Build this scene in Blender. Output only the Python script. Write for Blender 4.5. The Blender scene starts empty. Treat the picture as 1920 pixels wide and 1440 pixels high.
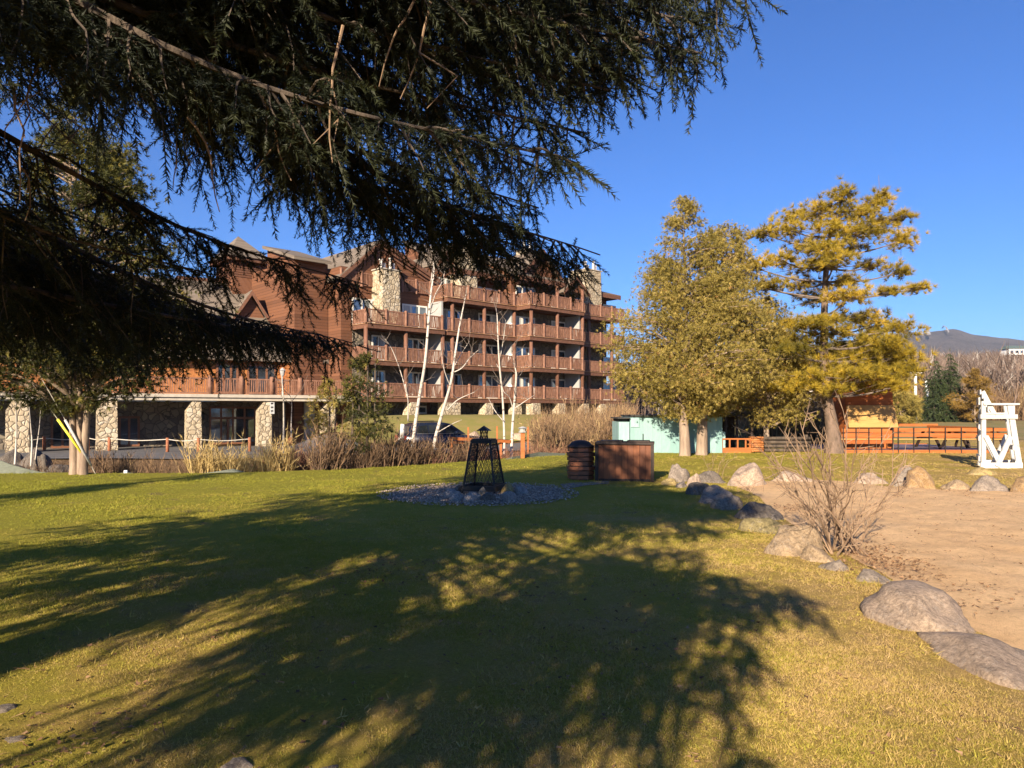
import bpy, bmesh, math, random
import numpy as np
from mathutils import Vector, Matrix, noise

random.seed(11)
RNG = np.random.default_rng(11)
C = bpy.context.scene.collection
SC = bpy.context.scene
PI = math.pi
R = math.radians

# ---------------------------------------------------------------- camera, sky, sun, exposure
EYE = 1.6
FPX = 1330.0          # focal length in pixels of the 1920 px wide photograph
HZ = 770.0            # row of the horizon
cam_d = bpy.data.cameras.new('camera')
cam = bpy.data.objects.new('camera', cam_d)
C.objects.link(cam)
cam.location = (0, 0, EYE)
cam.rotation_euler = (R(90), 0, 0)
cam_d.sensor_width = 36
cam_d.lens = 36 * FPX / 1920
cam_d.shift_y = (HZ - 720) / 1920
cam_d.clip_start = 0.05
cam_d.clip_end = 20000
SC.camera = cam

SUN_EL = R(22)
SUN_AZ = R(21)        # light travels towards +Y, 21 degrees to the right
w = bpy.data.worlds.new('World')
SC.world = w
w.use_nodes = True
nt = w.node_tree
sky = nt.nodes.new('ShaderNodeTexSky')
sky.sky_type = 'NISHITA'
sky.sun_disc = False
sky.sun_elevation = SUN_EL
sky.sun_rotation = PI + SUN_AZ
sky.air_density = 1.0
sky.dust_density = 0.25
sky.ozone_density = 2.2
bg = nt.nodes['Background']
bg.inputs[1].default_value = 0.052
tint = nt.nodes.new('ShaderNodeMix')
tint.data_type = 'RGBA'
tint.blend_type = 'MULTIPLY'
tint.inputs[0].default_value = 1.0
tint.inputs[7].default_value = (0.28, 0.63, 1.22, 1)      # the very clear, deep blue autumn sky
nt.links.new(sky.outputs[0], tint.inputs[6])
nt.links.new(tint.outputs[2], bg.inputs[0])

sun_d = bpy.data.lights.new('sun', 'SUN')
sun_d.energy = 5.0
sun_d.angle = R(0.5)
sun_d.color = (1.0, 0.86, 0.66)
sun = bpy.data.objects.new('sun', sun_d)
C.objects.link(sun)
LIGHT = Vector((math.sin(SUN_AZ) * math.cos(SUN_EL), math.cos(SUN_AZ) * math.cos(SUN_EL), -math.sin(SUN_EL)))
sun.rotation_euler = LIGHT.to_track_quat('-Z', 'Y').to_euler()
sun.location = (-20, -40, 30)

SC.view_settings.view_transform = 'Standard'
SC.view_settings.look = 'None'
SC.view_settings.gamma = 1
SC.view_settings.use_curve_mapping = False
SC.view_settings.exposure = 1.38
SC.cycles.max_bounces = 6
SC.cycles.diffuse_bounces = 3
SC.cycles.transparent_max_bounces = 8


def P(px, py, d):
    """world point seen at a pixel of the photograph at depth d"""
    return Vector(((px - 960) / FPX * d, d, EYE + (HZ - py) / FPX * d))


def GP(px, py, z=0.0):
    """world point on ground of height z seen at a pixel"""
    d = FPX * (EYE - z) / (py - HZ)
    return Vector(((px - 960) / FPX * d, d, z))


# ---------------------------------------------------------------- mesh helpers
class MB:
    def __init__(self):
        self.v = []
        self.f = []

    def add(self, vs, fs):
        o = len(self.v)
        self.v.extend([tuple(x) for x in vs])
        self.f.extend([tuple(i + o for i in f) for f in fs])
        return self

    def hexa(self, p):
        """p: 8 corners, bottom ring 0-3 counterclockwise, top ring 4-7"""
        return self.add(p, [(3, 2, 1, 0), (4, 5, 6, 7), (0, 1, 5, 4), (1, 2, 6, 5), (2, 3, 7, 6), (3, 0, 4, 7)])

    def box(self, c, s, rz=0.0):
        cx, cy, cz = c
        x, y, z = s[0] / 2, s[1] / 2, s[2] / 2
        ca, sa = math.cos(rz), math.sin(rz)
        ring = [(-x, -y), (x, -y), (x, y), (-x, y)]
        pts = [(cx + a * ca - b * sa, cy + a * sa + b * ca, cz - z) for a, b in ring]
        pts += [(cx + a * ca - b * sa, cy + a * sa + b * ca, cz + z) for a, b in ring]
        return self.hexa(pts)

    def beam(self, a, b, w, h, up=(0, 0, 1)):
        a, b = Vector(a), Vector(b)
        d = (b - a).normalized()
        u = Vector(up)
        if abs(d.dot(u)) > 0.98:
            u = Vector((0, 1, 0))
        sd = d.cross(u).normalized() * (w / 2)
        un = sd.cross(d).normalized() * (h / 2)
        pts = [a - sd - un, a + sd - un, b + sd - un, b - sd - un, a - sd + un, a + sd + un, b + sd + un, b - sd + un]
        return self.hexa(pts)

    def tube(self, pts, rad, n=6, cap=True):
        pts = [Vector(p) for p in pts]
        if not hasattr(rad, '__len__'):
            rad = [rad] * len(pts)
        o = len(self.v)
        ref = Vector((0.3, 0.9, 0.2)).normalized()
        for i, p in enumerate(pts):
            t = (pts[min(i + 1, len(pts) - 1)] - pts[max(i - 1, 0)])
            if t.length < 1e-9:
                t = Vector((0, 0, 1))
            t.normalize()
            a = t.cross(ref)
            if a.length < 0.1:
                a = t.cross(Vector((1, 0, 0)))
            a.normalize()
            b = t.cross(a)
            for k in range(n):
                an = 2 * PI * k / n
                self.v.append(tuple(p + a * (math.cos(an) * rad[i]) + b * (math.sin(an) * rad[i])))
        for i in range(len(pts) - 1):
            for k in range(n):
                k2 = (k + 1) % n
                self.f.append((o + i * n + k, o + i * n + k2, o + (i + 1) * n + k2, o + (i + 1) * n + k))
        if cap:
            self.f.append(tuple(o + k for k in reversed(range(n))))
            self.f.append(tuple(o + (len(pts) - 1) * n + k for k in range(n)))
        return self

    def lathe(self, c, prof, n=16):
        """prof: list of (radius, z)"""
        o = len(self.v)
        for r, z in prof:
            for k in range(n):
                a = 2 * PI * k / n
                self.v.append((c[0] + r * math.cos(a), c[1] + r * math.sin(a), c[2] + z))
        for i in range(len(prof) - 1):
            for k in range(n):
                k2 = (k + 1) % n
                self.f.append((o + i * n + k, o + i * n + k2, o + (i + 1) * n + k2, o + (i + 1) * n + k))
        self.f.append(tuple(o + k for k in reversed(range(n))))
        self.f.append(tuple(o + (len(prof) - 1) * n + k for k in range(n)))
        return self

    def prism(self, poly, ext):
        """poly: 3-D polygon; ext: extrusion vector"""
        ext = Vector(ext)
        n = len(poly)
        a = [Vector(p) for p in poly]
        return self.add(a + [p + ext for p in a], [tuple(reversed(range(n))), tuple(range(n, 2 * n))] +
                        [(i, (i + 1) % n, n + (i + 1) % n, n + i) for i in range(n)])

    def build(self, name, mat, parent=None, smooth=False, bevel=0.0, fix=True):
        off = parent_origin(parent)
        me = bpy.data.meshes.new(name)
        me.from_pydata([(x - off[0], y - off[1], z - off[2]) for x, y, z in self.v], [], self.f)
        if fix:
            bm = bmesh.new()
            bm.from_mesh(me)
            bmesh.ops.recalc_face_normals(bm, faces=bm.faces)
            bm.to_mesh(me)
            bm.free()
        me.materials.append(mat)
        o = bpy.data.objects.new(name, me)
        C.objects.link(o)
        if parent is not None:
            o.parent = parent
        if smooth:
            me.polygons.foreach_set('use_smooth', [True] * len(me.polygons))
        if bevel:
            m = o.modifiers.new('bevel', 'BEVEL')
            m.width = bevel
            m.segments = 2
            m.limit_method = 'ANGLE'
        return o


def parent_origin(parent):
    v = Vector((0, 0, 0))
    while parent is not None:
        v += Vector(parent.location)
        parent = parent.parent
    return v


def empty(name, loc, label, cat, group=None):
    o = bpy.data.objects.new(name, None)
    o.empty_display_size = 0.2
    C.objects.link(o)
    o.location = loc
    o['label'] = label
    o['category'] = cat
    if group:
        o['group'] = group
    return o


def tag(o, label, cat, group=None):
    o['label'] = label
    o['category'] = cat
    if group:
        o['group'] = group
    return o


def struct(o):
    o['kind'] = 'structure'
    return o


def stuff(o, label, cat):
    o['kind'] = 'stuff'
    o['label'] = label
    o['category'] = cat
    return o


def copy_tree(o, parent=None):
    c = o.copy()
    C.objects.link(c)
    c.parent = parent
    for ch in list(o.children):
        copy_tree(ch, c)
    return c


def tri_mesh(name, V, F, mat, parent=None, rnd=None, smooth=False):
    """V (N,3), F (M,3) arrays -> one mesh object, with a per-vertex 'rnd' attribute for colour variety"""
    V = np.asarray(V, dtype=np.float64)
    F = np.asarray(F, dtype=np.int32)
    V = V - np.array(parent_origin(parent))
    me = bpy.data.meshes.new(name)
    me.vertices.add(len(V))
    me.vertices.foreach_set('co', V.astype(np.float32).ravel())
    k = F.shape[1]
    me.loops.add(F.size)
    me.loops.foreach_set('vertex_index', F.ravel())
    me.polygons.add(len(F))
    me.polygons.foreach_set('loop_start', np.arange(0, F.size, k, dtype=np.int32))
    me.polygons.foreach_set('loop_total', np.full(len(F), k, dtype=np.int32))
    if rnd is not None:
        at = me.attributes.new('rnd', 'FLOAT', 'POINT')
        at.data.foreach_set('value', np.asarray(rnd, dtype=np.float32))
    if smooth:
        me.polygons.foreach_set('use_smooth', [True] * len(F))
    me.update(calc_edges=True)
    me.validate()
    me.materials.append(mat)
    o = bpy.data.objects.new(name, me)
    C.objects.link(o)
    if parent is not None:
        o.parent = parent
    return o


def frames(d, up):
    """(N,3) directions -> (N,3,3) matrices whose columns are side, along, normal"""
    d = d / np.linalg.norm(d, axis=1, keepdims=True)
    s = np.cross(d, up)
    ln = np.linalg.norm(s, axis=1, keepdims=True)
    bad = ln[:, 0] < 1e-3
    s[bad] = (1, 0, 0)
    ln[bad] = 1
    s = s / ln
    n = np.cross(s, d)
    return np.stack([s, d, n], axis=2)


class Scatter:
    """collects placements of small templates and makes ONE mesh of them"""

    def __init__(self):
        self.V, self.F, self.Rn, self.n = [], [], [], 0

    def put(self, tv, tf, pos, rot, scale, rnd):
        pos = np.asarray(pos, dtype=np.float64)
        n = len(pos)
        if n == 0:
            return
        scale = np.broadcast_to(np.asarray(scale, dtype=np.float64), (n,))
        v = np.einsum('nij,vj->nvi', rot, tv) * scale[:, None, None] + pos[:, None, :]
        k = len(tv)
        f = tf[None, :, :] + (np.arange(n) * k)[:, None, None] + self.n
        self.V.append(v.reshape(-1, 3))
        self.F.append(f.reshape(-1, tf.shape[1]))
        self.Rn.append(np.repeat(np.broadcast_to(rnd, (n,)), k))
        self.n += n * k

    def build(self, name, mat, parent=None):
        if not self.V:
            return None
        return tri_mesh(name, np.concatenate(self.V), np.concatenate(self.F), mat, parent, np.concatenate(self.Rn))


def t_blades(items):
    """items: list of (base, direction, length, width) -> triangle blades template"""
    v, f = [], []
    for b, d, ln, wd in items:
        b = np.array(b, float)
        d = np.array(d, float)
        d /= np.linalg.norm(d)
        s = np.cross(d, RNG.normal(size=3))
        s /= np.linalg.norm(s) + 1e-9
        o = len(v)
        v += [b - s * wd / 2, b + s * wd / 2, b + d * ln]
        f.append((o, o + 1, o + 2))
    return np.array(v), np.array(f)


def catmull(pts, n):
    p = np.array([list(q) for q in pts], float)
    if len(p) == 2:
        t = np.linspace(0, 1, n)[:, None]
        return p[0] * (1 - t) + p[1] * t
    p = np.vstack([2 * p[0] - p[1], p, 2 * p[-1] - p[-2]])
    m = len(p) - 3
    out = []
    for u in np.linspace(0, m - 1e-6, n):
        i = int(u)
        t = u - i
        a, b, c, d = p[i], p[i + 1], p[i + 2], p[i + 3]
        out.append(0.5 * ((2 * b) + (c - a) * t + (2 * a - 5 * b + 4 * c - d) * t * t + (-a + 3 * b - 3 * c + d) * t ** 3))
    return np.array(out)


# ---------------------------------------------------------------- materials
def new_mat(name):
    m = bpy.data.materials.new(name)
    m.use_nodes = True
    t = m.node_tree
    b = t.nodes['Principled BSDF']
    return m, t, b


def N(t, kind, **kw):
    n = t.nodes.new(kind)
    for k, v in kw.items():
        if k.startswith('i_'):
            n.inputs[k[2:]].default_value = v
        else:
            setattr(n, k, v)
    return n


def ramp(t, fac, stops):
    r = t.nodes.new('ShaderNodeValToRGB')
    e = r.color_ramp.elements
    while len(e) < len(stops):
        e.new(0.5)
    for i, (p, c) in enumerate(stops):
        e[i].position = p
        e[i].color = (c[0], c[1], c[2], 1)
    t.links.new(fac, r.inputs[0])
    return r.outputs[0]


def mixc(t, fac, a, b, mode='MIX'):
    m = t.nodes.new('ShaderNodeMix')
    m.data_type = 'RGBA'
    m.blend_type = mode
    for i, x in ((0, fac), (6, a), (7, b)):
        if isinstance(x, (int, float)):
            m.inputs[i].default_value = x
        elif isinstance(x, tuple):
            m.inputs[i].default_value = (x[0], x[1], x[2], 1)
        else:
            t.links.new(x, m.inputs[i])
    return m.outputs[2]


def math_n(t, op, a, b=None):
    m = t.nodes.new('ShaderNodeMath')
    m.operation = op
    for i, x in ((0, a), (1, b)):
        if x is None:
            continue
        if isinstance(x, (int, float)):
            m.inputs[i].default_value = x
        else:
            t.links.new(x, m.inputs[i])
    return m.outputs[0]


def noise_n(t, scale, detail=4, rough=0.6, vec=None, dist=0.0):
    n = t.nodes.new('ShaderNodeTexNoise')
    n.inputs['Scale'].default_value = scale
    n.inputs['Detail'].default_value = detail
    n.inputs['Roughness'].default_value = rough
    n.inputs['Distortion'].default_value = dist
    if vec is None:
        vec = t.nodes.new('ShaderNodeTexCoord').outputs['Object']
    t.links.new(vec, n.inputs['Vector'])
    return n.outputs[0]


def bump(t, b, h, strength=0.5, dist=0.02):
    n = t.nodes.new('ShaderNodeBump')
    n.inputs['Strength'].default_value = strength
    n.inputs['Distance'].default_value = dist
    t.links.new(h, n.inputs['Height'])
    t.links.new(n.outputs[0], b.inputs['Normal'])


def plain(name, c1, c2=None, scale=6, rough=0.75, bmp=0.3, bscale=None, metal=0.0, spec=0.3, stretch=None, mid=(0.35, 0.65)):
    """two-tone noise material; stretch scales the coordinates (grain)"""
    m, t, b = new_mat(name)
    b.inputs['Roughness'].default_value = rough
    b.inputs['Metallic'].default_value = metal
    b.inputs['Specular IOR Level'].default_value = spec
    if c2 is None:
        c2 = tuple(x * 0.75 for x in c1)
    vec = t.nodes.new('ShaderNodeTexCoord').outputs['Object']
    if stretch:
        mp = t.nodes.new('ShaderNodeMapping')
        mp.inputs['Scale'].default_value = stretch
        t.links.new(vec, mp.inputs[0])
        vec = mp.outputs[0]
    n = noise_n(t, scale, 6, 0.65, vec)
    col = ramp(t, n, [(mid[0], c1), (mid[1], c2)])
    t.links.new(col, b.inputs['Base Color'])
    if bmp:
        bump(t, b, noise_n(t, bscale or scale * 3, 5, 0.7, vec), bmp)
    return m


def leaf_mat(name, stops, trans=0.3, rough=0.7, spec=0.2, trans_boost=1.3):
    """stops: colours picked by the per-leaf 'rnd' attribute"""
    m, t, b = new_mat(name)
    a = t.nodes.new('ShaderNodeAttribute')
    a.attribute_name = 'rnd'
    col = ramp(t, a.outputs['Fac'], stops)
    b.inputs['Roughness'].default_value = rough
    b.inputs['Specular IOR Level'].default_value = spec
    t.links.new(col, b.inputs['Base Color'])
    if trans > 0:
        tr = t.nodes.new('ShaderNodeBsdfTranslucent')
        t.links.new(mixc(t, 1.0, col, (trans_boost, trans_boost, trans_boost * 0.7), 'MULTIPLY'), tr.inputs[0])
        mx = t.nodes.new('ShaderNodeMixShader')
        mx.inputs[0].default_value = trans
        t.links.new(b.outputs[0], mx.inputs[1])
        t.links.new(tr.outputs[0], mx.inputs[2])
        t.links.new(mx.outputs[0], t.nodes['Material Output'].inputs[0])
    return m


def stone_mat(name, scale, cols, mortar, bstr=0.8, mort_w=0.035):
    m, t, b = new_mat(name)
    vec = t.nodes.new('ShaderNodeTexCoord').outputs['Object']
    nz = t.nodes.new('ShaderNodeTexNoise')
    nz.inputs['Scale'].default_value = scale * 1.3
    t.links.new(vec, nz.inputs['Vector'])
    mx = t.nodes.new('ShaderNodeMix')
    mx.data_type = 'VECTOR'
    mx.inputs[0].default_value = 0.12
    t.links.new(vec, mx.inputs[4])
    t.links.new(nz.outputs['Color'], mx.inputs[5])
    v1 = N(t, 'ShaderNodeTexVoronoi', feature='DISTANCE_TO_EDGE')
    v1.inputs['Scale'].default_value = scale
    v2 = N(t, 'ShaderNodeTexVoronoi', feature='F1')
    v2.inputs['Scale'].default_value = scale
    t.links.new(mx.outputs[1], v1.inputs['Vector'])
    t.links.new(mx.outputs[1], v2.inputs['Vector'])
    sep = t.nodes.new('ShaderNodeSeparateColor')
    t.links.new(v2.outputs['Color'], sep.inputs[0])
    stone = ramp(t, sep.outputs[0], [(i / (len(cols) - 1), c) for i, c in enumerate(cols)])
    fine = noise_n(t, scale * 7, 5, 0.7)
    stone = mixc(t, 0.5, stone, ramp(t, fine, [(0.3, (0.55, 0.55, 0.55)), (0.7, (1, 1, 1))]), 'MULTIPLY')
    edge = ramp(t, v1.outputs['Distance'], [(mort_w * 0.5, (0, 0, 0)), (mort_w * 1.6, (1, 1, 1))])
    t.links.new(mixc(t, edge, mortar, stone), b.inputs['Base Color'])
    b.inputs['Roughness'].default_value = 0.9
    b.inputs['Specular IOR Level'].default_value = 0.15
    h = ramp(t, v1.outputs['Distance'], [(0.0, (0, 0, 0)), (0.16, (1, 1, 1))])
    bump(t, b, mixc(t, 0.25, h, fine), bstr, 0.06)
    return m


def board_mat(name, c1, c2, axis=2, width=0.2, dark=0.45, rough=0.75, grain=(1, 1, 1), bstr=0.6, diag=False, gap=0.1):
    """boards with dark joints across one object axis"""
    m, t, b = new_mat(name)
    vec = t.nodes.new('ShaderNodeTexCoord').outputs['Object']
    sp = t.nodes.new('ShaderNodeSeparateXYZ')
    t.links.new(vec, sp.inputs[0])
    ax = sp.outputs[axis]
    if diag:
        ax = math_n(t, 'ADD', sp.outputs[2], math_n(t, 'ADD', sp.outputs[0], sp.outputs[1]))
    q = math_n(t, 'DIVIDE', ax, width)
    fr = math_n(t, 'FRACT', q)
    idx = math_n(t, 'FLOOR', q)
    wn = N(t, 'ShaderNodeTexWhiteNoise', noise_dimensions='1D')
    t.links.new(idx, wn.inputs['W'])
    mp = t.nodes.new('ShaderNodeMapping')
    mp.inputs['Scale'].default_value = grain
    t.links.new(vec, mp.inputs[0])
    nn = noise_n(t, 5, 6, 0.65, mp.outputs[0])
    f = math_n(t, 'ADD', math_n(t, 'MULTIPLY', wn.outputs[0], 0.45), math_n(t, 'MULTIPLY', nn, 0.65))
    col = ramp(t, f, [(0.25, c1), (0.75, c2)])
    jo = ramp(t, fr, [(0.0, (dark, dark, dark)), (gap, (1, 1, 1)), (1.0, (1, 1, 1))])
    t.links.new(mixc(t, 1.0, col, jo, 'MULTIPLY'), b.inputs['Base Color'])
    b.inputs['Roughness'].default_value = rough
    b.inputs['Specular IOR Level'].default_value = 0.25
    bump(t, b, mixc(t, 0.3, jo, nn), bstr, 0.02)
    return m


def glass_mat(name, c=(0.20, 0.25, 0.31), rough=0.05, metal=0.75):
    """window glass that mirrors the sky, each pane slightly uneven"""
    m, t, b = new_mat(name)
    n = noise_n(t, 0.55, 2, 0.5)
    t.links.new(ramp(t, n, [(0.38, tuple(x * 0.30 for x in c)), (0.58, c)]), b.inputs['Base Color'])
    b.inputs['Roughness'].default_value = rough
    b.inputs['Metallic'].default_value = metal
    b.inputs['Specular IOR Level'].default_value = 1.0
    bump(t, b, noise_n(t, 0.6, 2, 0.5), 0.08, 0.1)
    return m


M = {}
M['siding'] = board_mat('siding', (0.185, 0.078, 0.040), (0.115, 0.050, 0.027), 2, 0.24, 0.32, grain=(1.2, 1.2, 5), gap=0.16)
M['siding_diag'] = board_mat('siding_diagonal', (0.195, 0.088, 0.048), (0.15, 0.066, 0.036), 2, 0.22, 0.6, diag=True)
M['trim'] = plain('brown_trim', (0.17, 0.078, 0.046), (0.11, 0.050, 0.030), 4, 0.7, 0.2)
M['fascia_light'] = plain('deck_edge', (0.36, 0.20, 0.11), (0.28, 0.14, 0.07), 5, 0.7, 0.2)
M['log'] = plain('log_wood', (0.285, 0.145, 0.092), (0.15, 0.068, 0.042), 7, 0.7, 0.4, stretch=(1, 1, 0.4))
M['log_orange'] = plain('log_wood_orange', (0.42, 0.17, 0.05), (0.26, 0.09, 0.03), 5, 0.65, 0.4)
M['post'] = plain('log_post', (0.20, 0.092, 0.056), (0.12, 0.055, 0.034), 5, 0.7, 0.4, stretch=(1, 1, 0.3))
M['stone'] = stone_mat('fieldstone', 3.6, [(0.40, 0.31, 0.20), (0.52, 0.43, 0.30), (0.45, 0.35, 0.23), (0.58, 0.50, 0.38)], (0.16, 0.12, 0.08))
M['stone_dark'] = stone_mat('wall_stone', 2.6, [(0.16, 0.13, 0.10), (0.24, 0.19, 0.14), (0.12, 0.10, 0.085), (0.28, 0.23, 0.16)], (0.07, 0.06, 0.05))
M['concrete'] = plain('concrete', (0.46, 0.40, 0.32), (0.36, 0.31, 0.25), 3, 0.85, 0.3, 30)
M['shingle'] = board_mat('roof_shingle', (0.21, 0.165, 0.125), (0.14, 0.11, 0.085), 2, 0.16, 0.55, rough=0.9, grain=(5, 5, 5))
M['window_frame'] = plain('window_frame', (0.74, 0.70, 0.62), (0.66, 0.62, 0.55), 8, 0.5, 0.1)
M['brown_frame'] = plain('brown_frame', (0.20, 0.085, 0.045), (0.14, 0.06, 0.03), 8, 0.5, 0.1)
M['glass'] = glass_mat('glass')
M['curtain'] = plain('curtain', (0.50, 0.48, 0.44), (0.36, 0.34, 0.31), 3, 0.8, 0.1, stretch=(6, 6, 0.3))
M['glass_dark'] = glass_mat('glass_dark', (0.06, 0.07, 0.085), 0.06, 0.5)
M['panel_grey'] = plain('grey_panel', (0.36, 0.35, 0.33), (0.31, 0.30, 0.29), 3, 0.8, 0.1)
M['white_cover'] = plain('white_cover', (0.74, 0.72, 0.68), (0.64, 0.62, 0.60), 5, 0.8, 0.3)
M['clay'] = plain('chimney_pot', (0.72, 0.66, 0.60), (0.60, 0.54, 0.48), 9, 0.7, 0.1)
M['dark_metal'] = plain('dark_metal', (0.018, 0.018, 0.019), (0.035, 0.028, 0.024), 14, 0.5, 0.2, metal=0.3)
M['black'] = plain('black_steel', (0.010, 0.010, 0.011), (0.022, 0.016, 0.013), 18, 0.55, 0.25, spec=0.4)
M['white_paint'] = plain('white_paint', (0.46, 0.45, 0.43), (0.24, 0.22, 0.19), 7, 0.6, 0.3, mid=(0.54, 0.74))
M['white_worn'] = plain('worn_white_paint', (0.54, 0.53, 0.51), (0.28, 0.25, 0.21), 7, 0.6, 0.3, mid=(0.60, 0.70))
M['orange_wood'] = plain('orange_wood', (0.40, 0.125, 0.030), (0.28, 0.080, 0.020), 3, 0.65, 0.3, stretch=(0.5, 3, 6))
M['ply'] = plain('plywood', (0.46, 0.265, 0.085), (0.38, 0.205, 0.062), 2.5, 0.65, 0.15, stretch=(0.6, 1, 5))
M['orange_siding'] = board_mat('orange_siding', (0.40, 0.125, 0.032), (0.30, 0.085, 0.022), 2, 0.14, 0.5)
M['box_wood'] = board_mat('crate_boards', (0.26, 0.088, 0.034), (0.12, 0.040, 0.018), 0, 0.128, 0.25, rough=0.5, grain=(4, 4, 0.7), gap=0.06)
M['slat_wood'] = plain('slat_wood', (0.30, 0.110, 0.050), (0.16, 0.060, 0.030), 6, 0.55, 0.3, stretch=(1, 1, 5))
M['dark_lid'] = plain('lid_wood', (0.045, 0.026, 0.018), (0.025, 0.016, 0.012), 8, 0.6, 0.3)
M['teal'] = plain('teal_paint', (0.29, 0.43, 0.41), (0.20, 0.33, 0.32), 2.2, 0.6, 0.25, 20, stretch=(2, 2, 0.6))
M['teal_dark'] = plain('shed_roof_edge', (0.05, 0.045, 0.04), (0.03, 0.028, 0.025), 6, 0.8, 0.2)
M['bark'] = plain('bark', (0.115, 0.085, 0.062), (0.045, 0.034, 0.027), 9, 0.9, 1.0, 14, stretch=(1, 1, 0.25))
M['bark_light'] = plain('cedar_bark', (0.34, 0.25, 0.18), (0.18, 0.125, 0.09), 8, 0.9, 1.0, 12, stretch=(1, 1, 0.18))
M['bark_pine'] = plain('pine_bark', (0.20, 0.135, 0.10), (0.10, 0.07, 0.05), 7, 0.9, 1.0, 12, stretch=(1, 1, 0.4))
M['birch'] = plain('birch_bark', (0.50, 0.44, 0.375), (0.10, 0.08, 0.07), 2.6, 0.7, 0.2, stretch=(1, 1, 3.2), mid=(0.55, 0.63))
M['twig'] = plain('bare_twig', (0.30, 0.20, 0.125), (0.19, 0.12, 0.075), 9, 0.8, 0.2)
M['twig_grey'] = plain('bare_twig_grey', (0.20, 0.155, 0.125), (0.12, 0.09, 0.075), 6, 0.85, 0.2)
M['red_post'] = plain('red_post', (0.36, 0.13, 0.06), (0.22, 0.08, 0.04), 6, 0.75, 0.3)
M['rope'] = plain('rope', (0.55, 0.50, 0.42), (0.45, 0.40, 0.33), 30, 0.8, 0.2)
M['car_paint'] = plain('car_paint', (0.010, 0.014, 0.028), (0.012, 0.016, 0.030), 2, 0.22, 0.0, spec=0.6)
M['car_glass'] = glass_mat('car_glass', (0.05, 0.06, 0.07), 0.03, 0.5)
M['tyre'] = plain('tyre', (0.012, 0.012, 0.012), (0.02, 0.02, 0.02), 20, 0.85, 0.2)
M['alloy'] = plain('alloy', (0.42, 0.42, 0.43), (0.34, 0.34, 0.35), 9, 0.35, 0.0, metal=0.7)
M['tail_lamp'] = plain('tail_lamp', (0.30, 0.02, 0.015), (0.22, 0.015, 0.01), 9, 0.2, 0.0)
M['plate'] = plain('plate', (0.70, 0.70, 0.70), (0.6, 0.6, 0.6), 9, 0.4, 0.0)
M['yellow'] = plain('yellow_plastic', (0.75, 0.66, 0.06), (0.62, 0.55, 0.05), 6, 0.45, 0.0)
M['netting'] = plain('grey_green_netting', (0.17, 0.18, 0.145), (0.11, 0.12, 0.095), 9, 0.85, 0.5, 40, stretch=(1, 1, 6))
M['asphalt'] = plain('asphalt', (0.135, 0.125, 0.12), (0.10, 0.094, 0.09), 1.2, 0.9, 0.4, 60)
M['far_roof'] = plain('far_roof', (0.10, 0.14, 0.13), (0.08, 0.11, 0.10), 2, 0.7, 0.1)

# ---------------------------------------------------------------- terrain
def sstep(a, b, x):
    t = np.clip((x - a) / (b - a), 0, 1)
    return t * t * (3 - 2 * t)


EDGE_X = np.array([-60, -14, -8, -5.2, -3.6, -1.8, 0.2, 2.0, 3.6, 5.0, 6.5, 9, 60.0])
EDGE_Y = np.array([18, 18, 17.9, 18.4, 19.7, 21.4, 23.6, 26.2, 28.6, 33, 48, 70, 90.0])


def lawn_edge(x):
    return np.interp(x, EDGE_X, EDGE_Y)


def ground_z(x, y):
    x = np.asarray(x, float)
    y = np.asarray(y, float)
    e = lawn_edge(x)
    d = y - e
    z = -1.75 * sstep(0.0, 4.0, d)
    # rises to the road and forecourt
    road = -0.75 + (-0.25) * sstep(-8, -16, x)
    z = np.where(d > 0, z + (road + 1.75) * sstep(32, 37.5, y + 0.12 * (x + 10)) * sstep(0, 4, d), z)
    # grassy mound below the lodge
    m = sstep(40, 51.0, y - 0.55 * (x + 4)) * sstep(-15.0, -9.5, x)
    z = z + (1.95 * m) * sstep(0, 2, d)
    right = sstep(2.5, 8.5, x - 0.05 * (y - 20))
    z = z * (1 - right)
    z = z + 0.55 * sstep(45, 90, y) * right
    return z


def fbm(x, y, s, seed=0.0):
    return np.array([noise.noise(Vector((a * s, b * s, seed))) for a, b in zip(np.ravel(x), np.ravel(y))]).reshape(np.shape(x))


def grid_mesh(name, xs, ys, zf, mat):
    X, Y = np.meshgrid(xs, ys)
    Z = zf(X, Y)
    V = np.stack([X.ravel(), Y.ravel(), Z.ravel()], 1)
    nx, ny = len(xs), len(ys)
    i = np.arange(ny - 1)[:, None] * nx + np.arange(nx - 1)[None, :]
    i = i.ravel()
    F = np.stack([i, i + 1, i + nx + 1, i + nx], 1)
    return tri_mesh(name, V, F, mat, None, None, True)


def in_poly(x, y, poly):
    p = np.array([(q[0], q[1]) for q in poly])
    c = np.zeros(np.shape(x), bool)
    j = len(p) - 1
    for i in range(len(p)):
        xi, yi = p[i]
        xj, yj = p[j]
        cond = ((yi > y) != (yj > y)) & (x < (xj - xi) * (y - yi) / (yj - yi + 1e-12) + xi)
        c ^= cond
        j = i
    return c


def near_poly(x, y, poly):
    p = np.array([(q[0], q[1]) for q in poly])
    best = np.full(x.shape, 1e18)
    bx, by = x.copy(), y.copy()
    for i in range(len(p)):
        a, b = p[i], p[(i + 1) % len(p)]
        d = b - a
        t = np.clip(((x - a[0]) * d[0] + (y - a[1]) * d[1]) / (d @ d + 1e-12), 0, 1)
        qx, qy = a[0] + t * d[0], a[1] + t * d[1]
        r = (qx - x) ** 2 + (qy - y) ** 2
        k = r < best
        best[k] = r[k]
        bx[k] = qx[k]
        by[k] = qy[k]
    return bx, by


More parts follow.
